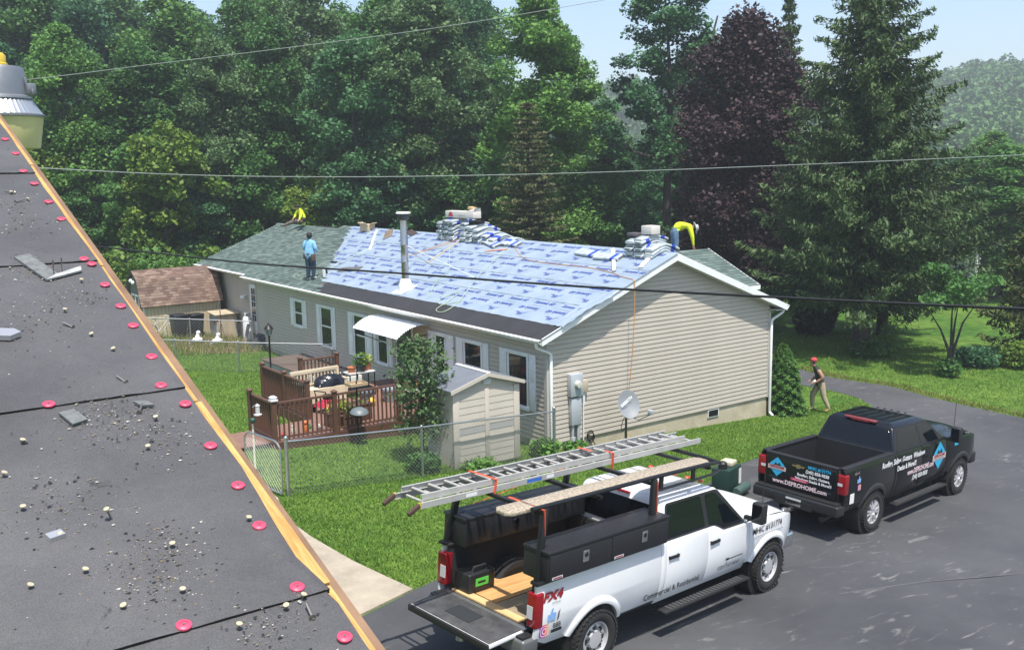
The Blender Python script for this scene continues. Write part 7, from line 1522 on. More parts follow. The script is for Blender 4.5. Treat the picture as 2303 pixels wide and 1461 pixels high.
# ------------------------------------------------------------------ barn light beyond the rake
lt = thing('yard_light', 'grey barn light with yellowed globe beyond the roof edge', 'yard light', (-13.995, -13.48, 6.83))
LG = mat('lamp_housing', (.20, .215, .235), .45, metal=.5, var=.12, scale=8); LA = mat('lamp_aluminium', (.60, .61, .61), .35, metal=.8); LY = mat('yellowed_globe', (.62, .58, .27), .35, var=.08, scale=4)
S_ = 1.0
MB().lathe([(.001, -.012), (.12, -.010), (.178, .0), (.183, .01), (.207, .158), (.207, .165)], (0, 0, 0), 40).build('globe', LY, lt, smooth=40)
m = MB(); nf = 48
for i, (r0, r1, z0, z1) in enumerate(((.212, .155, .165, .25),)):
    b0 = len(m.v)
    for k in range(nf * 2):
        a = math.pi * k / nf; w_ = 1 + (.018 if k % 2 else -.018); m.v.append((r0 * math.cos(a), r0 * math.sin(a), z0)); m.v.append((r1 * w_ * math.cos(a), r1 * w_ * math.sin(a), z1)); 
    for k in range(nf * 2): k2 = (k + 1) % (nf * 2); m.face((b0 + 2 * k, b0 + 2 * k2, b0 + 2 * k2 + 1, b0 + 2 * k + 1))
m.build('reflector', LA, lt, smooth=20); MB().lathe([(.205, .158), (.217, .16), (.217, .17), (.208, .175)], (0, 0, 0), 40).build('reflector_rim', LG, lt, smooth=40)
MB().lathe([(.16, .248), (.165, .252), (.162, .262), (.150, .27), (.132, .40), (.122, .415), (.001, .42)], (0, 0, 0), 36).build('housing', LG, lt, smooth=35)
MB().lathe([(.05, .418), (.05, .43), (.042, .435), (.042, .47), (.03, .485), (.001, .487)], (.012, 0, 0), 18).build('photocell', mat('photocell_yellow', (.58, .42, .05), .4), lt, smooth=40)
q = MB(); q.b2(.12, .17, -.09, -.05, .275, .33).tube([(.13, -.085, .27), (.12, -.085, .36)], .008, 6).tube([(.15, -.10, .27), (.15, -.10, .30)], .01, 6); q.build('latch', LG, lt, bevel=.004)
MB().tube([(-.05, .1, .36), (-.25, .35, .36), (-.34, .5, .25)], .025, 10).build('arm', LG, lt, smooth=40); MB().tube([(.05, 0, -.01), (.06, .01, -.05), (.045, .0, -.08), (.055, 0, -.1)], .005, 6).build('hanging_clip', WHITE_D, lt)
# ------------------------------------------------------------------ overhead cables
def cable(pts, r, m_, lab, r2=None):
    P = [Vector(p) for p in pts]; out = []
    for i in range(len(P) - 1):
        p0, p1, p2, p3 = P[max(i - 1, 0)], P[i], P[i + 1], P[min(i + 2, len(P) - 1)]
        for k in range(8):
            t = k / 8; out.append(.5 * ((2 * p1) + (p2 - p0) * t + (2 * p0 - 5 * p1 + 4 * p2 - p3) * t * t + (3 * p1 - p0 - 3 * p2 + p3) * t ** 3))
    out.append(P[-1]); return tag(MB().tube(out, r, 8).build('overhead_cable', m_, smooth=60), lab, 'cable', 'overhead cables')
cable([(-14.3, -1.0, 6.1), (-13.0, -3.0, 5.9), (-11.83, -5.43, 5.77), (-10.73, -8.12, 5.65), (-9.9, -10.33, 5.63), (-9.18, -12.35, 5.61), (-8.73, -14.04, 5.64), (-8.3, -15.96, 5.7), (-8.14, -16.93, 5.77), (-7.6, -20, 6.0), (-7, -24, 6.4)], .0105, mat('black_cable', (.014, .014, .015), .5), 'thick black service cable crossing in front of the house roof')
cable([(-14.4, -1.1, 7.0), (-11.81, -1.5, 6.83), (-9.63, -1.84, 6.68), (-7.55, -2.11, 6.6), (-4.7, -2.92, 6.56), (-.49, -4.69, 6.6), (6.44, -8.38, 6.79), (10.1, -10.35, 6.95), (16, -13.5, 7.3)], .0075, mat('grey_green_cable', (.22, .26, .24), .5), 'pale grey cable sagging above the roof across the trees')
cable([(-16, 8.6, 8.2), (-10.04, 7.63, 9.01), (-7.6, 7.2, 9.39), (-3.92, 5.91, 9.93), (.02, 4.45, 10.55), (4.34, 2.75, 11.37), (7.25, 1.4, 11.98), (12, -1, 13)], .0075, MATS['grey_green_cable'], 'thin cable rising to the right across the treetops')
# ------------------------------------------------------------------ trees
BARK = mat('bark', (.060, .050, .042), .95, var=.35, scale=5, bump=.8, bscale=14, stretch=(3, 3, .6)); BARKP = mat('bark_dark', (.035, .030, .028), .95, var=.3, scale=5, bump=.6, bscale=14)
L_DK = leafmat('leaf_forest', (0.018, 0.065, 0.026), (0.092, 0.213, 0.050), .28); L_BR = leafmat('leaf_bright', (0.028, 0.100, 0.028), (0.148, 0.297, 0.065), .32); L_GY = leafmat('leaf_silver', (0.028, 0.077, 0.034), (0.132, 0.225, 0.086), .28); L_YG = leafmat('leaf_yellow_green', (0.055, 0.130, 0.018), (0.185, 0.275, 0.045), .3)
L_PU = leafmat('leaf_purple', (.016, .012, .014), (.070, .043, .045), .12); L_SP = leafmat('needle_spruce', (0.022, 0.051, 0.024), (0.084, 0.138, 0.047), .1); L_HE = leafmat('needle_hemlock', (0.038, 0.058, 0.025), (0.133, 0.145, 0.060), .1); L_BL = leafmat('leaf_blue_green', (0.018, 0.071, 0.041), (0.089, 0.213, 0.084), .28)
def limb_tree(seed, h, r, crown0, nlimb, trunk_r, spread=1., lean=0.):
    """trunk and limbs; returns builder and the limb tips"""
    R = random.Random(seed); m = MB(); tips = []
    n = 8; tp = [(math.sin(i * .9 + seed) * .08 * i / n * h * .12 + lean * i / n, math.cos(i * .7 + seed) * .08 * i / n * h * .12, h * .92 * i / n - (.3 if i == 0 else 0)) for i in range(n + 1)]
    m.tube(tp, [trunk_r * (1.35 if i == 0 else 1) * (1 - .9 * i / n) + .015 for i in range(n + 1)], 9)
    for k in range(nlimb):
        f = crown0 + (1 - crown0) * (k + R.random()) / nlimb * .95; i = min(n - 1, int(f * n)); q = f * n - i; b = Vector(tp[i]).lerp(Vector(tp[i + 1]), q)
        a = k * 2.4 + R.uniform(-.4, .4); ln = r * spread * R.uniform(.55, .95) * (1.0 - .55 * max(0, (f - crown0) / (1 - crown0)) ** 1.5); up = R.uniform(.35, .8)
        e = b + Vector((math.cos(a) * ln, math.sin(a) * ln, ln * up)); mid = b.lerp(e, .5) + Vector((0, 0, -.06 * ln)); rr = trunk_r * (1 - .8 * f) * .55
        m.tube([b, mid, e], [rr + .02, rr * .6 + .012, .012], 6); tips += [mid.lerp(e, .4), e]
        for j in range(2):
            e2 = mid + Vector((R.uniform(-1, 1), R.uniform(-1, 1), R.uniform(.2, .9))).normalized() * ln * .5; m.tube([mid, e2], [rr * .5 + .01, .01], 5); tips.append(e2)
    return m, tips
def crown_cards(seed, tips, h, r, crown0, ncl, per, size, top_round=.8, clr=(.75, 1.25), fill=.5):
    """leaf clumps: round the limb tips and over an uneven crown envelope"""
    R = np.random.default_rng(seed); C_ = [np.array(t) for t in tips]
    z0 = h * crown0; hh = h - z0; lob = [(R.uniform(0, 6.28), R.uniform(.1, .9), R.uniform(.12, .32)) for _ in range(7)]
    for _ in range(ncl):
        f = R.random() ** .85; a = R.uniform(0, 6.28); env = (math.sin(math.pi * min(1, (f * .86 + .14))) ** .65 if top_round else (1 - f)) 
        e = env * (1 + sum(s * math.cos(a - p) * math.exp(-((f - q) / .18) ** 2) for p, q, s in lob)); rad = r * e * (R.random() ** fill)
        C_.append(np.array((rad * math.cos(a), rad * math.sin(a), z0 + hh * f)))
    out = []
    for c in C_:
        cr = R.uniform(*clr) * min(1.2, r / 3.6); n = int(per * R.uniform(.6, 1.3)); d = R.normal(size=(n, 3)); d /= np.linalg.norm(d, axis=1)[:, None]; rad = R.random(n) ** .45
        p = c + d * (rad * cr)[:, None] * np.array((1, 1, .62)); p[:, 2] -= .18 * ((p[:, 0] - c[0]) ** 2 + (p[:, 1] - c[1]) ** 2)
        out.append(p)
    P = np.concatenate(out); P = P[P[:, 2] > h * crown0 * .75]
    return cards(P, size, R, up_bias=.55, aspect=1.45)
def spruce_cards(seed, h, r, droop, levels, size, z0=.08, gap=0., power=.85, hang=.5, brown=0):
    R = np.random.default_rng(seed); pts = []; dn = []; m = MB()
    m.tube([(0, 0, -.3), (.03, .02, h * .4), (0, 0, h * .98)], [h * .021 + .05, h * .014, .02], 10)
    for l in range(levels):
        f = (l + R.random() * .6) / levels; z = h * (z0 + (1 - z0) * f); L = r * (1 - f) ** power * R.uniform(.72, 1.08) + .12; nb = 6 if f < .8 else 5
        a0 = R.uniform(0, 6.28)
        for b in range(nb):
            a = a0 + b * 6.2832 / nb + R.uniform(-.25, .25); ln = L * R.uniform(.7, 1.12)
            if R.random() < gap: continue
            ns = max(5, int(ln / .17)); t = np.linspace(.12, 1, ns); zz = z + ln * (.10 * t - droop * t ** 1.6 + droop * .75 * t ** 4)
            x = np.cos(a) * ln * t; y = np.sin(a) * ln * t
            m.tube([(x[0] * .1, y[0] * .1, z), (x[ns // 2], y[ns // 2], zz[ns // 2]), (x[-1], y[-1], zz[-1])], [.03 + .012 * ln * .5, .018, .006], 4, cap=False)
            for k in range(ns):
                wdt = .12 + .34 * ln * (1 - t[k]) * .5 + .05; n = 9 + int(11 * (1 - abs(t[k] - .55)))
                s = R.uniform(-1, 1, n) * wdt; hg = -np.abs(R.normal(0, hang, n)) * .42 * (.4 + .6 * math.sin(math.pi * min(1, t[k] + .12)))
                px = x[k] - np.sin(a) * s + R.normal(0, .05, n); py = y[k] + np.cos(a) * s + R.normal(0, .05, n); pts.append(np.stack([px, py, zz[k] + hg + .05], 1)); dn.append(np.tile((math.cos(a) * .5, math.sin(a) * .5, -.9 if hang > .2 else -.1), (n, 1)))
    P = np.concatenate(pts); D = np.concatenate(dn)
    return m, cards(P, size * .52, R, up_bias=.35, aspect=3.2, down=D)
def proto_broad(seed, h, r, crown0, nl, ncl, per, size, leaf, tr=.28, spread=1., bark=BARK, clr=(.75, 1.25), fill=.5):
    m, tips = limb_tree(seed, h, r, crown0 + .05, nl, tr, spread); V = crown_cards(seed, tips, h, r, crown0, ncl, per, size, clr=clr, fill=fill)
    return m.mesh('trunk', bark, smooth=50), cardmesh('crown', V, leaf)
PB = [proto_broad(21 + i, 17, 3.6, .16, 12, 95, 330, .150, lf) for i, lf in enumerate((L_DK, L_BR, L_GY, L_BL, L_DK))]
PU_ = [proto_broad(41 + i, 7, 2.2, .10, 8, 40, 260, .125, lf, .11) for i, lf in enumerate((L_DK, L_YG, L_BL))]
def plant_tree(name, label, me, u, v, sx, sz, rz_, grp=None, cat='tree'):
    t = thing(name, label, cat, (u, v, g(u, v)), rz_, grp); t.scale = (sx, sx, sz)
    link('trunk', me[0], t); link('crown', me[1], t); return t
BACK = [(-8.0, 48.6, 13.9, 3.0), (-4.6, 47.6, 15.2, 2.7), (-1.8, 43.2, 15.3, 2.9), (2.7, 43.5, 14.9, 3.4), (6.5, 41.3, 15.2, 2.9), (10.2, 41.0, 16.8, 3.0), (13.2, 35.9, 16.0, 3.2), (-4.7, 62.2, 20.7, 3.6), (0, 60.5, 21.7, 4.1), (3.1, 56.8, 20.1, 3.7), (7.8, 52.8, 20.2, 4.2), (11.9, 50.6, 19.9, 3.6), (14.9, 45.7, 20.7, 3.6), (18.6, 42.3, 19.5, 3.6), (23.4, 39.6, 20.5, 3.6), (-4.6, 74.9, 20.8, 4.6), (.7, 74.9, 21.0, 4.4), (5.6, 74.2, 24.4, 5.1), (8.9, 69.6, 22.5, 5.0), (14, 67.5, 22.1, 4.3), (18, 60.4, 24.3, 4.3), (22.3, 55.8, 21.3, 4.2), (27.2, 53.1, 22.7, 4.7), (34.7, 54.3, 22.7, 4.5), (-12, 62, 19, 4.4), (-14, 52, 16, 3.6), (-16, 68, 21, 4.4)]
ROWS = [('front', 0, 7), ('middle', 7, 15), ('rear', 15, 24), ('far left', 24, 27)]; ORDW = ['first', 'second', 'third', 'fourth', 'fifth', 'sixth', 'seventh', 'eighth', 'ninth']
for rn, i0, i1 in ROWS:
    for i in range(i0, i1):
        u, v, h, r = BACK[i]; k = (i * 3 + (i > 7)) % 5
        desc = ('dark green', 'fresh green', 'silvery green', 'blue green', 'deep green')[k]
        plant_tree('broadleaf_tree', f'tall {desc} broadleaf tree, {ORDW[i - i0]} from the left, {rn} row of the wood', PB[k], u, v, r / 3.6 * 1.08, h / 17, i * 1.7, 'broadleaf trees of the wood behind the house')
UNDER = [(1.1, 40.3, 8.8, 2.2), (4.1, 39.4, 6.6, 2.1), (7.6, 39.3, 9.1, 2.4), (10.7, 37.1, 7.3, 2.2), (14.2, 34.6, 9.3, 2.4), (17.5, 32.2, 7.5, 2.3), (21.1, 32.1, 6.7, 2.0), (24.5, 27.1, 7.6, 2.2), (26.7, 25.5, 6.8, 1.9), (-4.1, 42.8, 9.3, 2.3), (-2.1, 41.3, 6.1, 1.8), (-6.4, 43.2, 8.4, 2.2), (9.9, 40.1, 6.2, 2.0), (31.1, 24.9, 6.7, 2.0), (12.9, 36.7, 6.1, 1.9), (15.7, 33.4, 6.4, 1.9), (2.3, 39.4, 5.3, 1.5), (2.0, 37.9, 10.2, 2.4)]
uo = sorted(range(len(UNDER)), key=lambda i: (UNDER[i][0] + 15) / (UNDER[i][1] + 19)); ORD2 = ORDW + ['tenth', 'eleventh', 'twelfth', 'thirteenth', 'fourteenth', 'fifteenth', 'sixteenth', 'seventeenth', 'eighteenth']
for n_, i in enumerate(uo):
    u, v, h, r = UNDER[i]; k = (0, 2, 0, 1, 2, 0, 2, 0, 2, 1, 0, 1, 2, 0, 0, 2, 1, 1)[i]
    plant_tree('understorey_tree', f'low {("dark green", "yellow green", "blue green")[k]} understorey tree at the wood edge, {ORD2[n_]} from the left', PU_[k], u, v, r / 2.2 * 1.15, h / 7, i * 2.3, 'understorey trees along the wood edge')
# the trees one can tell apart
plant_tree('broadleaf_tree', 'tall open topped broadleaf tree with visible trunk left of the poplar', proto_broad(61, 19.8, 3.9, .22, 16, 95, 330, .165, L_GY, .32, clr=(.6, 1.1), fill=.45), 17.4, 34.7, 1, 1, .4)
plant_tree('poplar_tree', 'tall bright green tree rising in front of the gap of sky', proto_broad(62, 18.7, 3.3, .10, 14, 130, 330, .155, L_BR, .3), 20.8, 27.3, 1, 1, 1.1)
plant_tree('open_oak_tree', 'tall open crowned tree with twin trunks against the sky', proto_broad(63, 19.9, 4.1, .30, 18, 34, 300, .155, L_BL, .34, 1.25, clr=(.55, 1.0), fill=.6), 28.3, 24.4, 1, 1, 2.0)
m = MB(); m.tube([(28.9, 23.9, g(28, 24) - .2), (29.2, 23.8, 6), (29.9, 23.5, 11), (31.0, 23.0, 15.5)], [.28, .22, .15, .05], 9); 
oak = [o for o in bpy.data.objects if o.name.startswith('open_oak_tree')][0]; ob = m.build('trunk', BARK, None, smooth=50); ob.parent = oak; ob.matrix_parent_inverse = (Matrix.Translation(oak.location) @ Matrix.Rotation(oak.rotation_euler.z, 4, 'Z')).inverted()
plant_tree('purple_maple_tree', 'dense dark purple leaved maple tree', proto_broad(64, 15.6, 4.3, .06, 16, 170, 360, .145, L_PU, .35, bark=BARKP, clr=(.8, 1.2)), 25.0, 15.5, 1, 1, .2)
def spruce(name, lab, u, v, a):
    mm_, V = a; t = thing(name, lab, 'tree', (u, v, g(u, v)), 0); link('trunk', mm_.mesh('trunk', BARK, smooth=50), t); return t, V
t, V = spruce('norway_spruce', 'large drooping spruce tree standing on the lawn by the drive bend', 21.7, 5.9, spruce_cards(71, 16.6, 6.1, .36, 50, .15, .15, .05, .62, .75)); link('crown', cardmesh('crown', V, L_SP), t)
t, V = spruce('spruce_tree', 'narrow spruce top showing above the purple maple', 34.1, 20.2, spruce_cards(72, 18.8, 2.6, .4, 34, .16, .1, .05, .8, .7)); link('crown', cardmesh('crown', V, L_SP), t)
t, V = spruce('spruce_tree', 'lower drooping spruce at the right edge of the picture', 26.6, .5, spruce_cards(73, 8.4, 3.0, .4, 26, .14, .1, .05, .6, .8)); link('crown', cardmesh('crown', V, leafmat('needle_olive', (.028, .045, .012), (.095, .12, .035), .1)), t)
t, V = spruce('spruce_tree', 'half hidden spruce behind the large spruce on the lawn', 27.3, 8.6, spruce_cards(75, 11.5, 3.2, .4, 28, .14, .12, .05, .7, .8)); link('crown', cardmesh('crown', V, L_SP), t)
t, V = spruce('hemlock_tree', 'brownish green hemlock in front of the bright green tree', 17.2, 23.7, spruce_cards(74, 11.5, 2.7, .12, 40, .12, .12, .0, .62, .12)); link('crown', cardmesh('crown', V, L_HE), t)
MID = [(28.8, 31.5, 12.0, 2.8, 1), (36.9, 36.9, 9.8, 3.1, 3), (64.0, 23.5, 10.4, 3.3, 1), (75.0, 34.3, 9.4, 3.0, 3), (45.0, 37.3, 17.3, 4.0, 0), (48.7, 28.4, 10.5, 3.7, 2), (77.2, 26.5, 9.4, 3.7, 1), (52, 47, 14, 4, 3), (60, 42, 12, 4, 1), (44, 12, 9, 3.5, 0), (50, 18, 9, 3.2, 3), (58, 8, 10, 3.5, 1), (38, 46, 15, 4, 2)]
MW = ['just right of the bright green tree', 'far behind the gap right of the bright tree', 'far right beyond the large spruce', 'faint beyond the spruce branches', 'behind the open crowned tree', 'behind the purple maple', 'at the far right edge', 'in the far gap, left one', 'in the far gap, right one', 'behind the lawn at the right', 'behind the spruce trunk', 'beyond the right lawn', 'behind the bright tree']
for i, (u, v, h, r, k) in enumerate(MID): plant_tree('broadleaf_tree', f'more distant green tree {MW[i]}', PB[k], u, v, r / 3.6 * 1.1, h / 17, i * 1.1, 'more distant trees')
# bushes behind the barn shed
for i, (u, v, h, r) in enumerate([(-1.8, 33.7, 3.3, 1.4), (-.1, 33.6, 3.2, 1.5), (2.1, 34.6, 2.9, 1.3), (3.7, 35.9, 2.5, 1.2), (-3.6, 33.5, 3.2, 1.4), (-5.2, 34.5, 3.4, 1.5)]):
    t = thing('bush', f'leafy green bush behind the barn shed, {ORDW[i]} of the row', 'bush', (u, v, g(u, v)), i, 'bushes behind the barn shed'); s = MB(); [s.tube([(0, 0, -.1), (math.cos(k) * .5, math.sin(k) * .5, h * .6)], [.04, .01], 5) for k in range(5)]; s.build('stem', BARK, t)
    link('leaves', cardmesh('leaves', leafcloud((0, 0, h * .5), 1.0, 1500, .14, 90 + i, sc=(r, r, h * .55)), (L_BR, L_YG)[i % 3 == 0]), t)
# columnar evergreen, clipped dwarf conifer
t = thing('arborvitae', 'dark columnar evergreen behind the corner of the house', 'evergreen', (24.8, 10.7, g(25, 11)))
MB().tube([(0, 0, -.2), (0, 0, 3.6)], [.1, .03], 7).build('trunk', BARK, t); rr_ = np.random.default_rng(3); n = 9000; f = rr_.random(n); a = rr_.uniform(0, 6.28, n); rad = (1.25 * np.sin(np.pi * np.clip(f * .82 + .14, 0, 1)) ** .6) * rr_.random(n) ** .25
link('foliage', cardmesh('foliage', cards(np.stack([rad * np.cos(a), rad * np.sin(a), .15 + 4.4 * f], 1), .13, rr_, .2, 1.8, np.tile((0, 0, 1.2), (n, 1))), leafmat('leaf_arborvitae', (.006, .016, .010), (.022, .042, .022), .1)), t)
t = thing('dwarf_conifer', 'plump cone shaped dwarf conifer beside the downspout', 'evergreen', (9.25, .05, g(9.2, 0)))
MB().tube([(0, 0, -.1), (0, 0, 1.7)], [.06, .02], 7).build('trunk', BARK, t); n = 30000; f = rr_.random(n) ** 1.25; a = rr_.uniform(0, 6.28, n); bump_ = 1 + .20 * np.sin(a * 4 + f * 19) * np.sin(f * 27 + a * 3) + .10 * np.sin(a * 9 - f * 41)
rad = (.66 * (1 - f) ** .72 + .05) * bump_ * (1 - .22 * rr_.random(n) ** 2); P = np.stack([rad * np.cos(a), rad * np.sin(a), .03 + 2.12 * f], 1)
link('foliage', cardmesh('foliage', cards(P, .035, rr_, .25, 2.2, np.stack([np.cos(a) * .9, np.sin(a) * .9, np.full(n, .7)], 1)), leafmat('leaf_dwarf_conifer', (.026, .09, .022), (.115, .23, .055), .1)), t)
# young leafy tree beside the plastic shed
t = thing('young_pear_tree', 'young leafy tree growing between the deck and the plastic shed', 'tree', (-3.42, .45, g(-3.4, .5)))
st_ = random.Random(9); m = MB(); m.tube([(0, 0, -.1), (.02, .02, 1.2), (.0, .04, 2.2), (.05, .0, 3.05)], [.045, .035, .022, .008], 8); cen = []
for k in range(26):
    z = .55 + 2.3 * k / 26; a = k * 2.4; ln = (.62 if z < 2.3 else .62 * (3.15 - z) / .85) * st_.uniform(.6, 1.1); e = (math.cos(a) * ln, math.sin(a) * ln, z + ln * .55); m.tube([(0, .02, z), e], [.012, .004], 5); cen += [e, tuple(Vector((0, .02, z)).lerp(Vector(e), .6))]
m.build('trunk', BARK, t, smooth=50); R3 = np.random.default_rng(12); V = np.concatenate([R3.normal(np.array(c), (.14, .14, .12), (56, 3)) for c in cen]); link('crown', cardmesh('crown', cards(V, .062, R3, .3, 1.7, np.tile((0, 0, -.6), (len(V), 1))), leafmat('leaf_pear', (0.022, 0.066, 0.028), (0.111, 0.185, 0.069), .2, .4)), t)
# small tree and shrubs on the right lawn
t = thing('multi_stem_tree', 'slender dark stemmed small tree on the right lawn', 'tree', (19.9, .8, g(20, 1))); m = MB()
for (dx, dy, h_) in ((.0, .0, 3.2), (.5, .15, 2.9), (.25, -.3, 3.0), (-.2, .3, 2.6)): m.tube([(0, 0, -.1), (dx * .2 + .06, dy * .2, 1.0), (dx, dy, h_ * .7), (dx * 2.2, dy * 2.4, h_)], [.085, .06, .035, .01], 7)
m.build('trunk', BARKP, t, smooth=50); V = np.concatenate([leafcloud((.3 + dx, dy, 3.0 + dz), rr, 420, .10, 31 + i_, sc=(1.2, 1.1, .5)) for i_, (dx, dy, dz, rr) in enumerate(((-1.0, .2, .0, .6), (-.3, -.5, .5, .7), (.6, .3, .1, .8), (1.2, -.4, .6, .6), (.2, .7, .8, .6), (-.6, .6, 1.1, .5), (1.0, .8, -.3, .5)))]); V2_ = leafcloud((0, 0, .35), .5, 500, .10, 32, sc=(1, 1, .8)); link('crown', cardmesh('crown', np.concatenate([V, V2_]), L_DK), t)
for (u, v, r, h, n, lf, lab, nm) in ((23.2, 1.6, .95, .75, 1500, L_BL, 'rounded pale leaved rhododendron shrub on the right lawn', 'shrub'), (21.2, 5.2, .8, .7, 1300, L_DK, 'low shrubs round the foot of the large spruce', 'shrub'), (22.4, 5.0, .45, 1.5, 1100, L_BR, 'leafy bush sprouting right of the spruce trunk', 'bush'), (24.5, .4, .9, 1.0, 1300, L_YG, 'yellow green bush at the right edge of the lawn', 'bush'), (-.35, -.35, .42, .45, 900, L_BR, 'leafy weeds at the near corner of the house', 'weeds'), (.7, -.3, .35, .25, 500, L_BR, 'low weeds under the electric meter', 'weeds'), (-2.5, .75 - 1.4, .5, .28, 500, L_BR, 'weeds along the foot of the plastic shed', 'weeds'), (-3.75, -.1, .45, .4, 900, L_DK, 'dark weeds round the young tree', 'weeds')):
    t = thing('garden_' + nm, lab, nm, (u, v, g(u, v))); s = MB(); [s.tube([(0, 0, -.05), (math.cos(k * 1.3) * r * .5, math.sin(k * 1.3) * r * .5, h * .7)], [.015, .005], 4) for k in range(5)]; s.build('stem', BARK, t)
    link('leaves', cardmesh('leaves', leafcloud((0, 0, h * .5), 1.0, n, .11 if r > .5 else .06, int(abs(u) * 10) + 3, sc=(r, r, h * .6)), lf), t)
# ------------------------------------------------------------------ weedy bare patch, grass blades
flat = flat_sheet('bare_soil', [(-3.0, 19.6), (-2.2, 18.5), (-.6, 18.0), (-.1, 19.3), (.3, 21.5), (.2, 23), (-1.0, 23.4), (-2.2, 22.6), (-3.2, 21.2)], .006, mat('dry_soil', (.21, .155, .095), .95, var=.4, scale=3, bump=.6, bscale=20)); structure(flat)
def tufts(name, n, area, hgt, seed, leaf, lab, test=None):
    R = np.random.default_rng(seed); u = R.uniform(area[0], area[1], n); v = R.uniform(area[2], area[3], n)
    if test: k = np.array([test(a, b) for a, b in zip(u, v)]); u, v = u[k], v[k]
    n = len(u); z = np.array([g(a, b) for a, b in zip(u, v)]); an = R.uniform(0, 6.28, n); h = hgt * (.5 + R.random(n)); w_ = .012 + .012 * R.random(n); ln = R.normal(0, .5, (n, 2)) * h[:, None]
    A = np.stack([u - np.cos(an) * w_, v - np.sin(an) * w_, z - .01], 1); B = np.stack([u + np.cos(an) * w_, v + np.sin(an) * w_, z - .01], 1); T = np.stack([u + ln[:, 0], v + ln[:, 1], z + h], 1); T2 = T - np.stack([np.cos(an) * w_ * .3, np.sin(an) * w_ * .3, np.zeros(n)], 1)
    o = link(name, cardmesh(name, np.stack([A, B, T, T2], 1).reshape(-1, 3), leaf)); stuff(tag(o, lab, 'grass')); return o
def inpoly(u, v, P=DRV):
    c = False; j = len(P) - 1
    for i in range(len(P)):
        if (P[i][1] > v) != (P[j][1] > v) and u < (P[j][0] - P[i][0]) * (v - P[i][1]) / (P[j][1] - P[i][1]) + P[i][0]: c = not c
        j = i
    return c
GRB_ = leafmat('grass_blade', (.052, .145, .020), (.195, .310, .062), .3, nsc=.8); GRY = leafmat('grass_blade_dry', (.10, .13, .02), (.24, .24, .07), .3)
PTH = [(-9.6, -6.7), (-8.6, -6.42), (-7.42, -5.96), (-7.55, -5.3), (-7.72, -4.4), (-7.85, -3.0), (-7.85, -1.6), (-7.5, -.6), (-7.5, 3.3), (-9.3, 3.3), (-9.6, -1.5)]
tufts('lawn_grass', 130000, (-7.9, 12.6, -5.9, -.05), .034, 1, GRB_, 'short lawn grass between the drive and the house', lambda a, b: not inpoly(a, b) and not inpoly(a, b, PTH))
tufts('lawn_grass', 80000, (-7.4, -.1, .0, 18.5), .038, 2, GRB_, 'short lawn grass round the deck', lambda a, b: not (-6 < a and 3.1 < b < 4.9) and not (a > -4.4 and 3.1 < b < 8.1))
tufts('lawn_grass', 60000, (12.5, 27, -6, 12), .05, 3, GRB_, 'lawn grass beyond the drive bend', lambda a, b: not inpoly(a, b))
tufts('lawn_grass', 42000, (-14, -7.3, -6, 18), .04, 6, GRB_, 'lawn grass beside the garden path and our house', lambda a, b: not inpoly(a, b) and not inpoly(a, b, PTH) and not (a > -8 and 3.2 < b < 4.9))
tufts('weed_tufts', 2600, (-4.5, .1, 18.2, 23.6), .22, 4, GRY, 'tall dry weeds on the bare patch by the bins')
tufts('edge_grass', 5000, (15.2, 16.9, -6, 5), .10, 5, GRY, 'pale long grass along the far drive edge', lambda a, b: not inpoly(a, b) and inpoly(a - .55, b))
# ------------------------------------------------------------------ distant buildings
for (u, v, rz_, lab) in ((51.3, 20.9, .4, 'white house far behind the large spruce'), (45.6, 31.0, .2, 'pale building far behind the corner of the house')):
    t = thing('distant_house', lab, 'house', (u, v, g(u, v)), rz_); WM = mat('far_white_wall', (.70, .70, .68), .7)
    MB().b2(-4, 4, -3, 3, -.5, 2.5).build('wall', WM, t); MB().prism([(-3.3, 2.45), (3.3, 2.45), (0, 4.2)], (-4.3, 0, 0), (0, 1, 0), (0, 0, 1), (1, 0, 0), 8.6).build('roof', mat('far_roof', (.15, .14, .14), .8), t)
    for x in (-2.5, 0, 2.5): w0 = MB().b2(x - .45, x + .45, -3.04, -2.98, .8, 2.0).build('window', WHITE, t); MB().b2(x - .38, x + .38, -3.06, -3.02, .87, 1.93).build('pane', GLASS, w0)
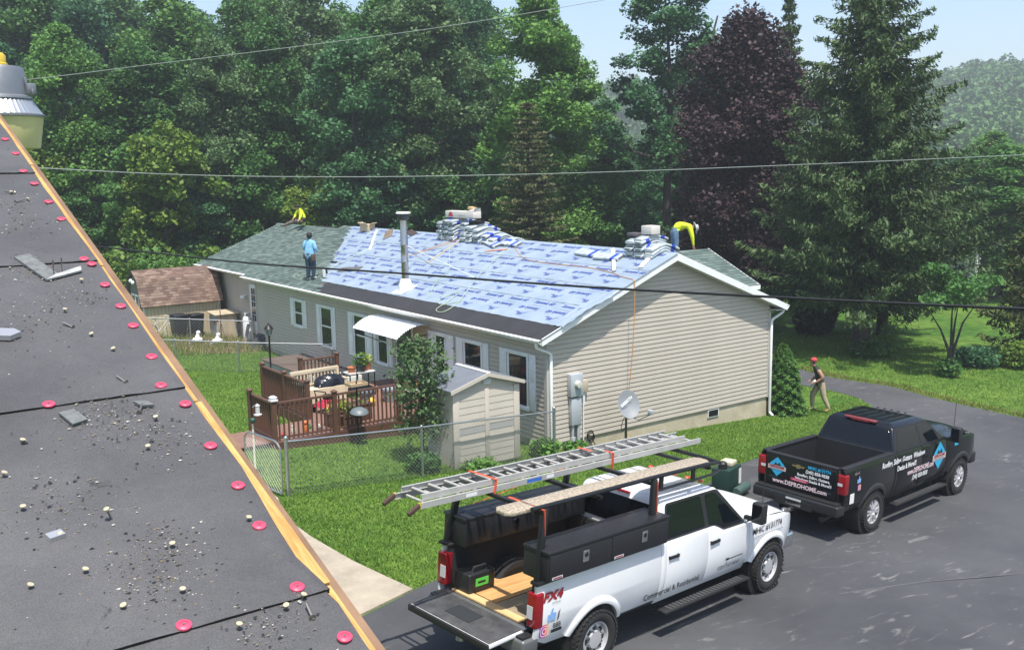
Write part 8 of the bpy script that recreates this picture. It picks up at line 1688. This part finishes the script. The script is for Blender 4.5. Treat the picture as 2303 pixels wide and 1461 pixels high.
# ------------------------------------------------------------------ far wooded hill
ridge = [(170, 345, 38), (233, 308, 40), (260, 289, 43), (292, 266, 43), (327, 228, 40), (339, 207, 41), (348, 189, 45), (355, 172, 46), (370, 149, 48), (409, 121, 49), (440, 60, 50)]
foot = [(60, 150), (101, 134), (113, 125), (125, 110), (137, 90), (137, 77), (140, 68), (142, 61), (148, 50), (164, 38), (175, 10)]
def hillp(s, t):
    x = s * (len(ridge) - 1); i = min(len(ridge) - 2, int(x)); f = x - i; a = [ridge[i][k] * (1 - f) + ridge[i + 1][k] * f for k in range(3)]; b = [foot[i][k] * (1 - f) + foot[i + 1][k] * f for k in range(2)]
    if t > 1: return (a[0] + (a[0] - b[0]) * (t - 1), a[1] + (a[1] - b[1]) * (t - 1), a[2] * (1 - .6 * (t - 1)) - 9)
    return (b[0] + (a[0] - b[0]) * t, b[1] + (a[1] - b[1]) * t, -3 + (a[2] - 9 + 3) * (t ** 1.15) + 2.5 * math.sin(t * 9 + s * 20) * t * (1 - t))
m = MB(); m.grid(lambda a, b: hillp(a, b * 1.6), 60, 24); structure(m.build('hills', mat('hill_floor', (.022, .045, .015), .95, var=.3, scale=.1), smooth=80))
RH = np.random.default_rng(17); out = []
for k in range(900):
    s, t = RH.random(), RH.random() ** .8 * 1.12; p = np.array(hillp(s, t)); R0 = RH.uniform(3.2, 5.6); hh = RH.uniform(6.5, 10); n = 210
    d = RH.normal(size=(n, 3)); d /= np.linalg.norm(d, axis=1)[:, None]; d[:, 2] = np.abs(d[:, 2]) * 1.0 - .15; q = p + np.array((0, 0, hh - R0)) + d * R0 * (RH.random(n) ** .3)[:, None] * np.array((1, 1, 1.15)); out.append(cards(q, .85, RH, .5, 1.3))
o = link('far_woods', cardmesh('far_woods', np.concatenate(out), leafmat('leaf_far', (.014, .055, .022), (.120, .235, .070), .25, nsc=.11))); stuff(tag(o, 'hazy wooded hillside far behind the trees', 'woods'))
# ------------------------------------------------------------------ summer haze
hz = MB().b2(-140, 650, -140, 520, -22, 66).build('haze', mat('haze_placeholder', (1, 1, 1)))
hm = bpy.data.materials.new('haze_air'); hm.use_nodes = True; N = hm.node_tree.nodes; N.remove(N['Principled BSDF']); pvn = N.new('ShaderNodeVolumePrincipled'); pvn.inputs['Color'].default_value = (.90, .95, 1.0, 1); pvn.inputs['Density'].default_value = .0010; pvn.inputs['Anisotropy'].default_value = .25
hm.node_tree.links.new(pvn.outputs[0], N['Material Output'].inputs['Volume']); hz.data.materials.clear(); hz.data.materials.append(hm); stuff(tag(hz, 'pale summer haze in the air', 'haze'))
